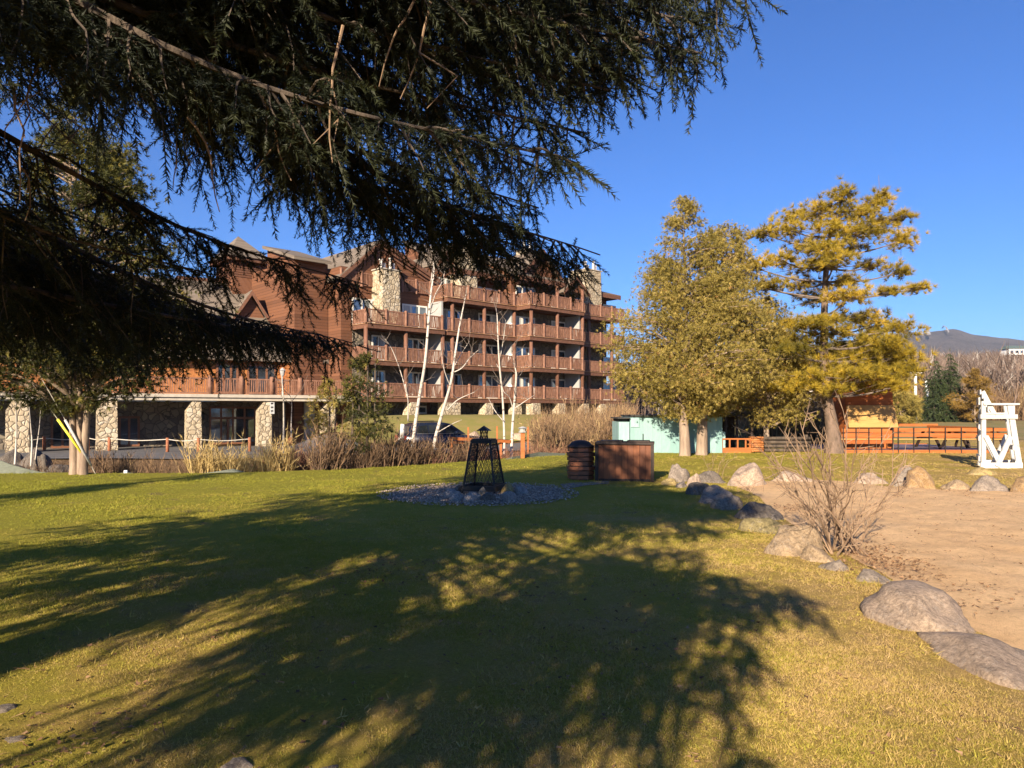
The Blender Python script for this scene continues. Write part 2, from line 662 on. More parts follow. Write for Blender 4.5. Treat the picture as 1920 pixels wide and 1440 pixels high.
def sheet(name, poly, step, zf, mat):
    p = np.array([(q[0], q[1]) for q in poly])
    xs = np.arange(p[:, 0].min() - step, p[:, 0].max() + 2 * step, step)
    ys = np.arange(p[:, 1].min() - step, p[:, 1].max() + 2 * step, step)
    X, Y = np.meshgrid(xs, ys)
    ins = in_poly(X, Y, poly)
    nx, ny = len(xs), len(ys)
    cell = ins[:-1, :-1] | ins[1:, :-1] | ins[:-1, 1:] | ins[1:, 1:]
    bx, by = near_poly(X[~ins], Y[~ins], poly)
    X[~ins] = bx
    Y[~ins] = by
    jj, ii = np.nonzero(cell)
    i0 = jj * nx + ii
    F = np.stack([i0, i0 + 1, i0 + nx + 1, i0 + nx], 1)
    used, inv = np.unique(F, return_inverse=True)
    F = inv.reshape(F.shape)
    x, y = X.ravel()[used], Y.ravel()[used]
    V = np.stack([x, y, zf(x, y)], 1)
    return tri_mesh(name, V, F, mat, None, None, True)


def lawn_z(x, y):
    return 0.03 * fbm(x, y, 0.45, 3.0) + 0.015 * fbm(x, y, 1.7, 8.0) + 0.03


# ground colours -------------------------------------------------
def grass_colour(t, fine=True):
    """shared colour network of the lawn sheet and its blades (both sit at the origin, so Object = world position)"""
    tc = t.nodes.new('ShaderNodeTexCoord').outputs['Object']
    sp = t.nodes.new('ShaderNodeSeparateXYZ')
    t.links.new(tc, sp.inputs[0])
    big = noise_n(t, 0.55, 5, 0.62, tc)
    med = noise_n(t, 2.6, 5, 0.6, tc)
    # the lawn is thinner and drier towards the beach and under the tree
    dry = math_n(t, 'ADD', math_n(t, 'MULTIPLY', sp.outputs[0], 0.030), math_n(t, 'MULTIPLY', sp.outputs[1], -0.019))
    f = math_n(t, 'ADD', math_n(t, 'ADD', math_n(t, 'MULTIPLY', big, 0.85), math_n(t, 'MULTIPLY', med, 0.45)), dry)
    f = math_n(t, 'ADD', f, -0.015)
    return f, tc


m, t, b = new_mat('lawn')
f, tc = grass_colour(t)
base = ramp(t, f, [(0.22, (0.245, 0.222, 0.030)), (0.44, (0.315, 0.254, 0.042)), (0.60, (0.370, 0.255, 0.074)), (0.80, (0.42, 0.275, 0.125))])
fine = noise_n(t, 55, 4, 0.75, tc)
fine2 = noise_n(t, 160, 3, 0.8, tc)
base = mixc(t, 0.8, base, ramp(t, fine, [(0.3, (0.60, 0.61, 0.56)), (0.65, (1.2, 1.17, 1.05))]), 'MULTIPLY')
soil = noise_n(t, 1.3, 6, 0.75, tc)
base = mixc(t, ramp(t, soil, [(0.58, (0, 0, 0)), (0.68, (0.85, 0.85, 0.85))]), base, (0.15, 0.098, 0.058))
t.links.new(base, b.inputs['Base Color'])
b.inputs['Roughness'].default_value = 0.95
b.inputs['Specular IOR Level'].default_value = 0.1
bump(t, b, mixc(t, 0.5, fine, fine2), 0.9, 0.03)
M['lawn'] = m

m, t, b = new_mat('grass_blade')
f, tc = grass_colour(t)
a = t.nodes.new('ShaderNodeAttribute')
a.attribute_name = 'rnd'
f = math_n(t, 'ADD', f, math_n(t, 'MULTIPLY', math_n(t, 'SUBTRACT', a.outputs['Fac'], 0.5), 0.45))
col = ramp(t, f, [(0.20, (0.270, 0.262, 0.032)), (0.44, (0.380, 0.318, 0.050)), (0.58, (0.490, 0.350, 0.105)), (0.82, (0.50, 0.340, 0.155))])
b.inputs['Roughness'].default_value = 0.7
b.inputs['Specular IOR Level'].default_value = 0.2
t.links.new(col, b.inputs['Base Color'])
tr = t.nodes.new('ShaderNodeBsdfTranslucent')
t.links.new(col, tr.inputs[0])
mx = t.nodes.new('ShaderNodeMixShader')
mx.inputs[0].default_value = 0.3
t.links.new(b.outputs[0], mx.inputs[1])
t.links.new(tr.outputs[0], mx.inputs[2])
t.links.new(mx.outputs[0], t.nodes['Material Output'].inputs[0])
M['grass_blade'] = m

m, t, b = new_mat('sand')
tc = t.nodes.new('ShaderNodeTexCoord').outputs['Object']
n1 = noise_n(t, 0.8, 5, 0.6, tc)
n2 = noise_n(t, 9, 6, 0.75, tc)
n3 = noise_n(t, 120, 3, 0.8, tc)
col = ramp(t, n1, [(0.3, (0.68, 0.425, 0.215)), (0.7, (0.74, 0.49, 0.265))])
col = mixc(t, 0.7, col, ramp(t, n2, [(0.30, (0.62, 0.60, 0.58)), (0.55, (1, 1, 1))]), 'MULTIPLY')
col = mixc(t, 0.5, col, ramp(t, n3, [(0.3, (0.6, 0.6, 0.6)), (0.6, (1.1, 1.1, 1.1))]), 'MULTIPLY')
litter = noise_n(t, 3.2, 8, 0.85, tc)
col = mixc(t, ramp(t, litter, [(0.64, (0, 0, 0)), (0.72, (0.7, 0.7, 0.7))]), col, (0.20, 0.115, 0.055))
t.links.new(col, b.inputs['Base Color'])
b.inputs['Roughness'].default_value = 0.95
b.inputs['Specular IOR Level'].default_value = 0.1
bump(t, b, mixc(t, 0.4, n2, n3), 0.9, 0.04)
M['sand'] = m

m, t, b = new_mat('gravel')
tc = t.nodes.new('ShaderNodeTexCoord').outputs['Object']
v = N(t, 'ShaderNodeTexVoronoi')
v.inputs['Scale'].default_value = 26
t.links.new(tc, v.inputs['Vector'])
sp = t.nodes.new('ShaderNodeSeparateColor')
t.links.new(v.outputs['Color'], sp.inputs[0])
col = ramp(t, sp.outputs[0], [(0, (0.26, 0.19, 0.135)), (0.5, (0.38, 0.285, 0.21)), (1, (0.54, 0.42, 0.32))])
col = mixc(t, 1, col, ramp(t, v.outputs['Distance'], [(0.2, (1, 1, 1)), (0.75, (0.3, 0.3, 0.3))]), 'MULTIPLY')
t.links.new(col, b.inputs['Base Color'])
b.inputs['Roughness'].default_value = 0.9
bump(t, b, math_n(t, 'SUBTRACT', 1.0, v.outputs['Distance']), 1.0, 0.03)
M['gravel'] = m
M['pebble'] = leaf_mat('pebble', [(0, (0.22, 0.16, 0.115)), (0.5, (0.37, 0.28, 0.205)), (1, (0.55, 0.43, 0.33))], 0, 0.9)

m, t, b = new_mat('terrain')
tc = t.nodes.new('ShaderNodeTexCoord').outputs['Object']
n1 = noise_n(t, 0.25, 6, 0.65, tc)
n2 = noise_n(t, 3.5, 6, 0.75, tc)
col = ramp(t, math_n(t, 'ADD', math_n(t, 'MULTIPLY', n1, 0.6), math_n(t, 'MULTIPLY', n2, 0.4)),
           [(0.35, (0.075, 0.048, 0.028)), (0.52, (0.16, 0.098, 0.050)), (0.68, (0.24, 0.165, 0.075))])
t.links.new(col, b.inputs['Base Color'])
b.inputs['Roughness'].default_value = 0.95
b.inputs['Specular IOR Level'].default_value = 0.1
bump(t, b, n2, 0.9, 0.15)
M['terrain'] = m
M['mound_grass'] = plain('mound_grass', (0.20, 0.185, 0.040), (0.27, 0.20, 0.065), 0.9, 0.95, 0.6, 25)
M['far_grass'] = plain('far_grass', (0.17, 0.15, 0.04), (0.25, 0.17, 0.07), 0.4, 0.95, 0.5, 15)

# one terrain sheet to the horizon
xs = np.unique(np.concatenate([np.array([-6000, -3000, -1500, -800, -400, -220, -120, -80]), np.arange(-60, 61, 0.75),
                               np.array([80, 120, 220, 400, 800, 1500, 3000, 6000])]))
ys = np.unique(np.concatenate([np.array([-3000, -600, -150, -60, -30]), np.arange(-15, 90, 0.75),
                               np.array([95, 105, 120, 140, 180, 250, 400, 800, 1600, 3000, 6000, 9000])]))
GXS, GYS = xs, ys


# lawn sheet
lx = np.concatenate([np.arange(-30, 3.7, 0.45), np.array([3.8, 4.3, 4.6])])
wob = [0.22 * noise.noise(Vector((float(a) * 0.9, 4.4, 0))) for a in lx]
LAWN = [(-30, -9)] + [(34, -9), (34, 36), (16, 40), (6.6, 38)] + [(float(a), float(lawn_edge(a)) + q) for a, q in zip(lx[::-1], wob[::-1])]
struct(sheet('lawn', LAWN, 0.3, lawn_z, M['lawn']))


def bare_z(x, y):
    k = in_poly(x, y, LAWN)
    return ground_z(x, y) - np.where(k, 0.16, 0.04) + np.where(k, 0, 0.05) * fbm(x, y, 0.6, 1.0)


struct(grid_mesh('ground', GXS, GYS, bare_z, M['terrain']))

# beach sand, its edge follows the row of boulders
SANDPX = [(1980, 1290), (1860, 1205), (1760, 1165), (1690, 1110), (1610, 1060), (1550, 1025), (1480, 985), (1440, 955), (1425, 935), (1370, 912),
          (1400, 902), (1440, 907), (1530, 902), (1600, 906), (1660, 915), (1760, 921), (1830, 921), (1900, 924), (2100, 930), (2400, 936)]
SAND = [tuple(GP(x, y)[:2]) for x, y in SANDPX] + [(30, 12), (30, -3), (6, -3), (5.5, 1.5)]


def sand_z(x, y):
    bx, by = near_poly(x, y, SAND)
    k = sstep(0.0, 0.7, np.hypot(bx - x, by - y))
    return lawn_z(x, y) + 0.008 + k * np.maximum(0.004, 0.022 + 0.030 * fbm(x, y, 2.2, 2.0) + 0.022 * fbm(x, y, 5.5, 5.0))


struct(sheet('beach_sand', SAND, 0.12, sand_z, M['sand']))

# gravel round the fire pit
FP = GP(905, 928)
FPX_, FPY_ = FP.x, FP.y
GR = []
for k in range(40):
    a = 2 * PI * k / 40
    r = 1.64 + 0.24 * noise.noise(Vector((math.cos(a) * 2.6, math.sin(a) * 2.6, 2)))
    GR.append((FPX_ - 0.08 + r * math.cos(a), FPY_ + r * math.sin(a) * 0.98))
gravel = sheet('gravel_bed', GR, 0.1, lambda x, y: lawn_z(x, y) + 0.014, M['gravel'])
gravel['kind'] = 'stuff'
gravel['label'] = 'round bed of grey gravel around the fire pit'
gravel['category'] = 'gravel'
GP2 = [GP(1050, 912), GP(1100, 907), GP(1142, 905), GP(1142, 911), GP(1100, 915), GP(1060, 921)]
struct(sheet('path', [(p.x, p.y) for p in GP2], 0.1, lambda x, y: lawn_z(x, y) + 0.008, M['gravel']))
# loose pebbles of the bed
npb = 3600
rr = 1.92 * RNG.random(npb) ** 0.6
aa = RNG.random(npb) * 2 * PI
px_, py_ = FPX_ - 0.08 + rr * np.cos(aa), FPY_ + rr * np.sin(aa)
tv = np.array([(1, 0, 0), (0, 1, 0), (-1, 0, 0), (0, -1, 0), (0, 0, 1), (0, 0, -0.5)], float) * np.array([1, 0.8, 0.7])
tf = np.array([(0, 1, 4), (1, 2, 4), (2, 3, 4), (3, 0, 4), (1, 0, 5), (2, 1, 5), (3, 2, 5), (0, 3, 5)])
S = Scatter()
dirs = np.stack([np.cos(aa * 7), np.sin(aa * 7), 0.3 * RNG.normal(size=npb)], 1)
S.put(tv, tf, np.stack([px_, py_, lawn_z(px_, py_) + 0.02], 1), frames(dirs, np.tile((0, 0, 1.0), (npb, 1))), RNG.uniform(0.012, 0.030, npb), RNG.random(npb))
pb = S.build('loose_gravel', M['pebble'])
stuff(pb, 'loose grey pebbles lying on the gravel bed of the fire pit', 'gravel')

# road in front of the lodge and its entrance
ROAD = [(-60, 39.5), (-22, 38.5), (-12, 37.2), (-4, 38.2), (2.2, 42.5), (4.5, 46), (2.6, 47), (-3, 41.8), (-8.5, 40.6), (-13.5, 44), (-15, 52), (-40, 50), (-60, 49)]
struct(sheet('road', ROAD, 0.5, lambda x, y: ground_z(x, y) + 0.035, M['asphalt']))
MOUND = [(-14.0, 45.5), (-8.4, 41.0), (-3, 42.2), (2.4, 47.4), (4.4, 46.6), (8, 52), (6, 68), (-4, 66), (-14, 58)]
struct(sheet('grassy_mound', MOUND, 0.5, lambda x, y: ground_z(x, y) + 0.05 + 0.03 * fbm(x, y, 0.8, 9.0), M['mound_grass']))
FIELD = [(6.7, 38.2), (16, 40.2), (34, 36.2), (60, 40), (60, 76), (30, 82), (16, 80)]
struct(sheet('far_lawn', FIELD, 0.8, lambda x, y: ground_z(x, y) + 0.05, M['far_grass']))


# wooded hillside and the mountain behind it
def hill_z(x, y):
    base = 23 * sstep(85, 420, y) * sstep(-40, 120, x - 0.05 * y)
    return base + 1.5 * np.sin(x * 0.03) * sstep(100, 300, y) - 3 * sstep(84, 60, y)


m, t, b = new_mat('hillside')
tc = t.nodes.new('ShaderNodeTexCoord').outputs['Object']
n1 = noise_n(t, 0.09, 8, 0.75, tc)
col = ramp(t, n1, [(0.3, (0.115, 0.080, 0.060)), (0.55, (0.20, 0.14, 0.10)), (0.75, (0.25, 0.18, 0.11))])
t.links.new(col, b.inputs['Base Color'])
b.inputs['Roughness'].default_value = 1
b.inputs['Specular IOR Level'].default_value = 0
bump(t, b, noise_n(t, 0.4, 6, 0.8, tc), 1.0, 2.0)
M['hillside'] = m
struct(grid_mesh('hillside', np.arange(-60, 560, 8.0), np.arange(82, 700, 8.0), lambda x, y: np.where(y > 470, hill_z(x, y) - (y - 470) * 0.09, hill_z(x, y)), M['hillside']))

m, t, b = new_mat('mountain')
tc = t.nodes.new('ShaderNodeTexCoord').outputs['Object']
n1 = noise_n(t, 0.012, 10, 0.8, tc)
col = ramp(t, n1, [(0.32, (0.060, 0.052, 0.050)), (0.5, (0.12, 0.098, 0.090)), (0.7, (0.17, 0.135, 0.115))])
t.links.new(col, b.inputs['Base Color'])
b.inputs['Roughness'].default_value = 1
b.inputs['Specular IOR Level'].default_value = 0
bump(t, b, noise_n(t, 0.03, 8, 0.8, tc), 1.0, 20.0)
M['mountain'] = m
RIDGE_PX = [(200, 770), (1100, 742), (1350, 690), (1560, 640), (1640, 634), (1700, 626), (1722, 627), (1745, 625), (1768, 622), (1788, 618.5), (1806, 623), (1826, 631),
            (1860, 634), (1905, 637), (1980, 645), (2150, 665), (2500, 720), (2900, 765)]
MD = 2600.0
rx = np.array([(p[0] - 960) / FPX * MD for p in RIDGE_PX])
rz = np.array([(HZ - p[1]) / FPX * MD for p in RIDGE_PX])


def mount_z(x, y):
    k = np.interp(x * MD / np.maximum(y, 500), rx, rz)
    rough = np.array([noise.fractal(Vector((a / 260, c / 260, 0)), 0.7, 2.2, 6) for a, c in zip(np.ravel(x), np.ravel(y))]).reshape(np.shape(x))
    up = sstep(1100, MD, y)
    return (k * up * sstep(4600, MD, y) + rough * 16 * up * (1 - 0.75 * np.exp(-((y - MD) / 260.0) ** 2))) - 6


struct(grid_mesh('mountain', np.arange(-900, 3000, 22.0), np.concatenate([np.arange(1000, 2900, 28.0), np.arange(2900, 5000, 150.0)]), mount_z, M['mountain']))

# ---------------------------------------------------------------- the lodge
class Frame:
    """local building frame: s along the facade, p outwards, z up"""

    def __init__(self, ox, oy, ang):
        self.o = Vector((ox, oy, 0))
        self.t = Vector((math.cos(ang), math.sin(ang), 0))
        self.n = Vector((math.sin(ang), -math.cos(ang), 0))

    def w(self, s, p, z):
        return self.o + self.t * s + self.n * p + Vector((0, 0, z))

    def s_at(self, px, p=0.0):
        r = (px - 960) / FPX
        b = self.o + self.n * p
        return (r * b.y - b.x) / (self.t.x - r * self.t.y)

    def z_at(self, px, py, p=0.0):
        d = self.w(self.s_at(px, p), p, 0).y
        return EYE + (HZ - py) / FPX * d

    def box(self, mb, s0, s1, p0, p1, z0, z1):
        s0, s1 = min(s0, s1), max(s0, s1)
        p0, p1 = min(p0, p1), max(p0, p1)
        ring = [(s0, p1), (s1, p1), (s1, p0), (s0, p0)]
        return mb.hexa([self.w(s, p, z0) for s, p in ring] + [self.w(s, p, z1) for s, p in ring])


LF = Frame(-11.1, 54.6, R(43))
Z2, ST = 2.70, 2.85
ZL = {2: Z2, 3: Z2 + ST, 4: Z2 + 2 * ST, 5: Z2 + 3 * ST, 6: Z2 + 4 * ST}
lodge = empty('lodge', LF.w(8, -4, 0), 'large brown lodge with stacked log balconies and stone chimneys beyond the birches', 'building')

sA0, sA1 = 0.0, 7.45
sB0, sB1 = 7.75, 15.75
sC0, sC1 = 15.80, 23.15
sD0, sD1 = 23.2, 31.0
pA, pB, pC, pD = 0.0, 0.0, 1.75, 0.6
DEPTH = 2.5
EAVE = 14.1

# walls -------------------------------------------------------
wl = MB()
LF.box(wl, -0.9, sA1 + 0.3, pA - DEPTH - 9, pA - DEPTH, -1, 13.0)
wl.build('wall', M['siding'], lodge)
wl = MB()
LF.box(wl, sA1 + 0.3, sB1, pB - DEPTH - 10, pB - DEPTH, -1, EAVE)
wl.build('wall', M['siding'], lodge)
wl = MB()
LF.box(wl, sC0 - 0.05, sC1, pC - DEPTH - 11, pC - DEPTH, -1, EAVE)
wl.build('wall', M['siding'], lodge)
wl = MB()
LF.box(wl, sD0 - 0.05, sD1, pD - DEPTH - 10, pD - DEPTH, -1, EAVE - 0.2)
wl.build('wall', M['siding'], lodge)
# darker stone facing on the lower storeys behind the balconies
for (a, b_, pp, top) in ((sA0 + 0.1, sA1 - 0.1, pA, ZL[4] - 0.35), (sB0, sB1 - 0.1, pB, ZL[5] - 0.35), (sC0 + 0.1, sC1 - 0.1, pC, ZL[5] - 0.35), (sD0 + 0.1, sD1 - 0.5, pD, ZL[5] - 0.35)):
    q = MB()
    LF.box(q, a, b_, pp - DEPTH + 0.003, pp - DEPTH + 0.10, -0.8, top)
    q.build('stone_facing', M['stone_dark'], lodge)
# log partition walls between bays
for (s, pp) in ((sA1 + 0.1, pA), (sB1 - 0.12, pB), (sC1 - 0.1, pC)):
    q = MB()
    LF.box(q, s - 0.09, s + 0.09, pp - DEPTH + 0.1, pp - 0.5, 2.75, ZL[5] - 0.36)
    q.build('divider_wall', M['panel_grey'], lodge)

# gable of bay A ----------------------------------------------
pg = pA - DEPTH
s_pk = LF.s_at(712, pg)
z_pk = LF.z_at(712, 456, pg)
s_re = LF.s_at(812, pg)
z_re = LF.z_at(812, 523, pg)
s_le = s_pk - 3.3
z_le = z_pk - 3.0
g = MB()
g.prism([LF.w(s_le + 0.35, pg - 0.002, 12.9), LF.w(s_re - 0.45, pg - 0.002, 12.9), LF.w(s_re - 0.45, pg - 0.002, z_re - 0.02), LF.w(s_pk, pg - 0.002, z_pk - 0.2), LF.w(s_le + 0.35, pg - 0.002, z_le + 0.1)], LF.n * -0.35)
g.build('gable', M['siding'], lodge)


def roof_plane(mb, a, b, back, th=0.28):
    """sloping slab: eave-side edge a, ridge-side edge b in the gable plane, extruded by back"""
    up = Vector((0, 0, th))
    a, b = Vector(a), Vector(b)
    back = Vector(back)
    mb.hexa([a, b, b + back, a + back, a + up, b + up, b + up + back, a + up + back])


rf = MB()
fr = LF.n * 0.7
roof_plane(rf, LF.w(s_re + 0.5, pg + 0.32, z_re - 0.25), LF.w(s_pk, pg + 0.32, z_pk), LF.n * -13)
roof_plane(rf, LF.w(s_le - 0.5, pg + 0.32, z_le - 0.45), LF.w(s_pk, pg + 0.32, z_pk), LF.n * -13)
rf.build('roof', M['shingle'], lodge)
for k, (off, drop, hh) in enumerate(((0.33, 0.02, 0.36), (0.20, 0.42, 0.20), (0.08, 0.72, 0.16))):
    q = MB()
    for (sa, za) in ((s_re + 0.5, z_re - 0.25), (s_le - 0.5, z_le - 0.45)):
        a, b_ = LF.w(sa, pg + off, za + 0.22 - drop), LF.w(s_pk, pg + off, z_pk + 0.24 - drop)
        dn = Vector((0, 0, -hh))
        q.prism([a, b_, b_ + dn, a + dn], LF.n * 0.07)
    q.build('rake_board', M['trim'], lodge)

# roofs of the other bays -------------------------------------
rf = MB()


def shed_roof(mb, s0, s1, p_eave, z_eave, p_ridge, z_ridge, th=0.25):
    pts = [LF.w(s0, p_eave, z_eave), LF.w(s1, p_eave, z_eave), LF.w(s1, p_ridge, z_ridge), LF.w(s0, p_ridge, z_ridge)]
    mb.hexa(pts + [q + Vector((0, 0, th)) for q in pts])


shed_roof(rf, s_re + 0.55, sB1 + 0.3, pB - DEPTH + 1.5, EAVE - 0.25, pB - DEPTH - 5.5, EAVE + 3.2)
shed_roof(rf, sB1 - 0.6, sC1 + 0.2, pC - DEPTH + 1.5, EAVE - 0.3, pC - DEPTH - 6, EAVE + 3.0)
shed_roof(rf, sC1 + 0.25, sD1 + 0.6, pD - DEPTH + 1.5, EAVE - 0.35, pD - DEPTH - 4.0, EAVE + 1.3)
rf.build('roof', M['shingle'], lodge)
q = MB()
LF.box(q, s_re + 0.6, sB1 + 0.2, pB - DEPTH + 1.505, pB - DEPTH + 1.58, EAVE - 0.48, EAVE - 0.08)
LF.box(q, sB1 - 0.5, sC1 + 0.1, pC - DEPTH + 1.505, pC - DEPTH + 1.58, EAVE - 0.55, EAVE - 0.13)
LF.box(q, sC1 + 0.3, sD1 + 0.5, pD - DEPTH + 1.505, pD - DEPTH + 1.58, EAVE - 0.6, EAVE - 0.18)
for s in np.arange(s_re + 1.2, sD1, 0.9):
    pp = pB if s < sB1 else (pC if s < sC1 else pD)
    LF.box(q, s - 0.06, s + 0.06, pp - DEPTH + 0.0, pp - DEPTH + 1.6, EAVE - 0.62, EAVE - 0.42)
q.build('eaves', M['trim'], lodge)


def attic(s0, s1, p0, z0, p1, z1):
    """closed wedge of wall under a sloping roof"""
    q = MB()
    a = [LF.w(s0, p0, z0 - 0.5), LF.w(s0, p0, z0), LF.w(s0, p1, z1), LF.w(s0, p1, z0 - 0.5)]
    q.prism(a, LF.t * (s1 - s0))
    q.build('wall', M['siding'], lodge)


attic(s_re + 0.85, sB1 - 0.1, pB - DEPTH - 0.06, EAVE + 0.25, pB - DEPTH - 5.5, EAVE + 3.15)
attic(sB1 - 0.3, sC1 - 0.1, pC - DEPTH - 0.06, EAVE + 0.2, pC - DEPTH - 6, EAVE + 2.95)
attic(sC1 + 0.4, sD1 + 0.2, pD - DEPTH - 0.06, EAVE + 0.1, pD - DEPTH - 4.0, EAVE + 1.25)


def dormer(s, pp, zb, wd, ht, log=False):
    """small gable standing on the eave line"""
    g = MB()
    a, b_, c_ = LF.w(s - wd, pp, zb), LF.w(s + wd, pp, zb), LF.w(s, pp, zb + ht)
    g.prism([a, b_, c_], LF.n * -0.2)
    d = g.build('dormer', M['siding'], lodge)
    r = MB()
    roof_plane(r, LF.w(s - wd - 0.4, pp + 0.3, zb - 0.25), LF.w(s, pp + 0.3, zb + ht + 0.06), LF.n * -5, 0.2)
    roof_plane(r, LF.w(s + wd + 0.4, pp + 0.3, zb - 0.25), LF.w(s, pp + 0.3, zb + ht + 0.06), LF.n * -5, 0.2)
    r.build('dormer_roof', M['shingle'], d)
    r = MB()
    for sg in (-1, 1):
        a, b_ = LF.w(s + sg * (wd + 0.4), pp + 0.305, zb - 0.08), LF.w(s, pp + 0.305, zb + ht + 0.24)
        dn = Vector((0, 0, -0.32))
        r.prism([a, b_, b_ + dn, a + dn], LF.n * 0.07)
    r.build('rake_board', M['trim'], d)


dormer(LF.s_at(846, pB - 1.9), pB - 1.9, EAVE + 0.4, 1.3, 1.5)
dormer(LF.s_at(1015, pC - 1.8), pC - 1.8, EAVE + 0.3, 2.4, 2.3)
dormer(LF.s_at(955, pB - 2.2), pB - 2.2, EAVE - 0.1, 0.9, 1.2)
dormer(LF.s_at(1078, pC - 0.9), pC - 0.9, EAVE - 0.9, 1.5, 1.3)

# tall wing and tower left of bay A ----------------------------
wl = MB()
LF.box(wl, LF.s_at(552, -4.5), -0.95, -16, -4.5, -1, 13.4)
wl.build('wall', M['siding'], lodge)
rf = MB()
shed_roof(rf, LF.s_at(552, -4.5) - 0.4, s_le - 0.4, -3.7, 13.25, -9.5, 15.0)
rf.build('roof', M['shingle'], lodge)
attic(LF.s_at(552, -4.5), s_le - 0.5, -4.52, 13.55, -9.4, 14.95)
TF = Frame(-23.6, 60.0, R(43))
tw = MB()
TF.box(tw, 0, 5.6, -3.7, 0, -1, 14.3)
tower = tw.build('tower', M['siding_diag'], lodge)
TF_ = TF
tb = MB()
ap = TF.w(1.2, -1.9, 16.9)
TF.box(tb, -0.45, 3.0, -4.15, 0.45, 14.32, 14.62)
tb.build('cornice', M['trim'], tower)
tb = MB()
cs = [TF.w(-0.6, 0.6, 14.64), TF.w(3.2, 0.6, 14.64), TF.w(3.2, -4.3, 14.64), TF.w(-0.6, -4.3, 14.64)]
tb.add(cs + [ap], [(0, 1, 4), (1, 2, 4), (2, 3, 4), (3, 0, 4), (3, 2, 1, 0)])
tb.build('tower_roof', M['shingle'], tower)
tb = MB()
for k in range(6):
    TF.box(tb, 0.1, 2.6, 0.005, 0.05, 13.0 + k * 0.2, 13.1 + k * 0.2)
    TF.box(tb, -0.05, -0.005, -3.5, -0.2, 13.0 + k * 0.2, 13.1 + k * 0.2)
tb.build('louvre', M['trim'], tower)
# roof vents
for (px, py, pp) in ((789, 462, -5), (640, 476, -8)):
    s, z = LF.s_at(px, pp), LF.z_at(px, py, pp)
    q = MB()
    c0 = LF.w(s, pp, z - 0.9)
    q.lathe(c0, [(0.22, -0.7), (0.22, 0.55), (0.42, 0.56), (0.42, 0.8), (0.2, 0.95)], 10)
    q.build('vent_pipe', M['dark_metal'], lodge)


# windows -----------------------------------------------------
def window(fr_, parent, s0, s1, z0, z1, p, panes=2, fm='window_frame', th=0.13):
    q = MB()
    fr_.box(q, s0, s1, p - 0.03, p + 0.02, z0, z0 + th)
    fr_.box(q, s0, s1, p - 0.03, p + 0.02, z1 - th, z1)
    step = (s1 - s0) / panes
    for i in range(panes + 1):
        c = s0 + i * step
        h = th / 2
        c = min(max(c, s0 + h), s1 - h)
        fr_.box(q, c - h, c + h, p - 0.025, p + 0.024, z0 + th, z1 - th)
    wn = q.build('window', M[fm], parent)
    q = MB()
    fr_.box(q, s0 + 0.03, s1 - 0.03, p - 0.028, p - 0.005, z0 + 0.03, z1 - 0.03)
    q.build('pane', M[random.choice(('glass', 'glass', 'glass_dark'))], wn)
    if fm == 'window_frame' and random.random() < 0.45:
        q = MB()
        k = random.choice((0.0, 0.55))
        fr_.box(q, s0 + 0.08 + (s1 - s0) * k, s0 - 0.05 + (s1 - s0) * (k + 0.42), p - 0.0045, p - 0.001, z0 + 0.1, z1 - 0.1)
        q.build('blind', M['curtain'], wn)
    return wn


def win_px(x0, x1, lvl, pp, panes=2, h=2.15, z0=0.05):
    p = pp - DEPTH + 0.16
    window(LF, lodge, LF.s_at(x0, p), LF.s_at(x1, p), ZL[lvl] + z0, ZL[lvl] + z0 + h, p, panes)


for lv in (2, 3):
    win_px(697, 722, lv, pA)
    win_px(763, 795, lv, pA, 3)
win_px(660, 714, 4, pA, 3)
win_px(754, 801, 4, pA, 3)
for lv in (2, 3, 4):
    win_px(823, 865, lv, pB, 3)
    win_px(897, 934, lv, pB, 3)
win_px(820, 865, 5, pB, 3, 2.0)
win_px(897, 934, 5, pB, 3, 1.7)
for lv in (2, 3, 4, 5):
    win_px(967, 1003, lv, pC, 3, 2.0)
    win_px(1034, 1060, lv, pC, 2, 1.8, 0.2)
    win_px(1076, 1092, lv, pC, 1, 1.8, 0.2)
    win_px(1131, 1155, lv, pD, 2, 1.8)
win_px(1100, 1110, 5, pD, 1, 1.8)
# grey panels between the doors of bay C
for lv in (2, 3, 4):
    for (x0, x1, pp) in ((1062, 1075, pC), (803, 818, pA), (940, 953, pB)):
        p = pp - DEPTH + 0.13
        q = MB()
        LF.box(q, LF.s_at(x0, p), LF.s_at(x1, p), p - 0.02, p + 0.06, ZL[lv] + 0.06, ZL[lv] + 2.4)
        q.build('wall_panel', M['panel_grey'], lodge)
# basement openings
for (x0, x1, pp, y0, y1) in ((782, 800, pA, 761, 776), (925, 945, pB, 760, 776), (975, 989, pC, 757, 795)):
    p = pp - DEPTH + 0.16
    window(LF, lodge, LF.s_at(x0, p), LF.s_at(x1, p), LF.z_at(x1, y1, p), LF.z_at(x0, y0, p), p, 1)


# railings ----------------------------------------------------
def rail_run(mb, a, b, h=1.05, step=0.125, rng=random):
    """log rails and uneven log balusters between two points at deck level"""
    a, b = Vector(a), Vector(b)
    up = Vector((0, 0, 1))
    mb.beam(a + up * h, b + up * h, 0.09, 0.10)
    mb.beam(a + up * 0.10, b + up * 0.10, 0.07, 0.08)
    ln = (b - a).length
    n = max(2, int(ln / step))
    for i in range(n):
        q = a.lerp(b, (i + 0.5) / n)
        wd = rng.uniform(0.045, 0.075)
        j = rng.uniform(-0.03, 0.03)
        d = (b - a).normalized()
        mb.beam(q + up * 0.14 - d * j, q + up * (h - 0.05) + d * j, wd, wd, up=(b - a).normalized())


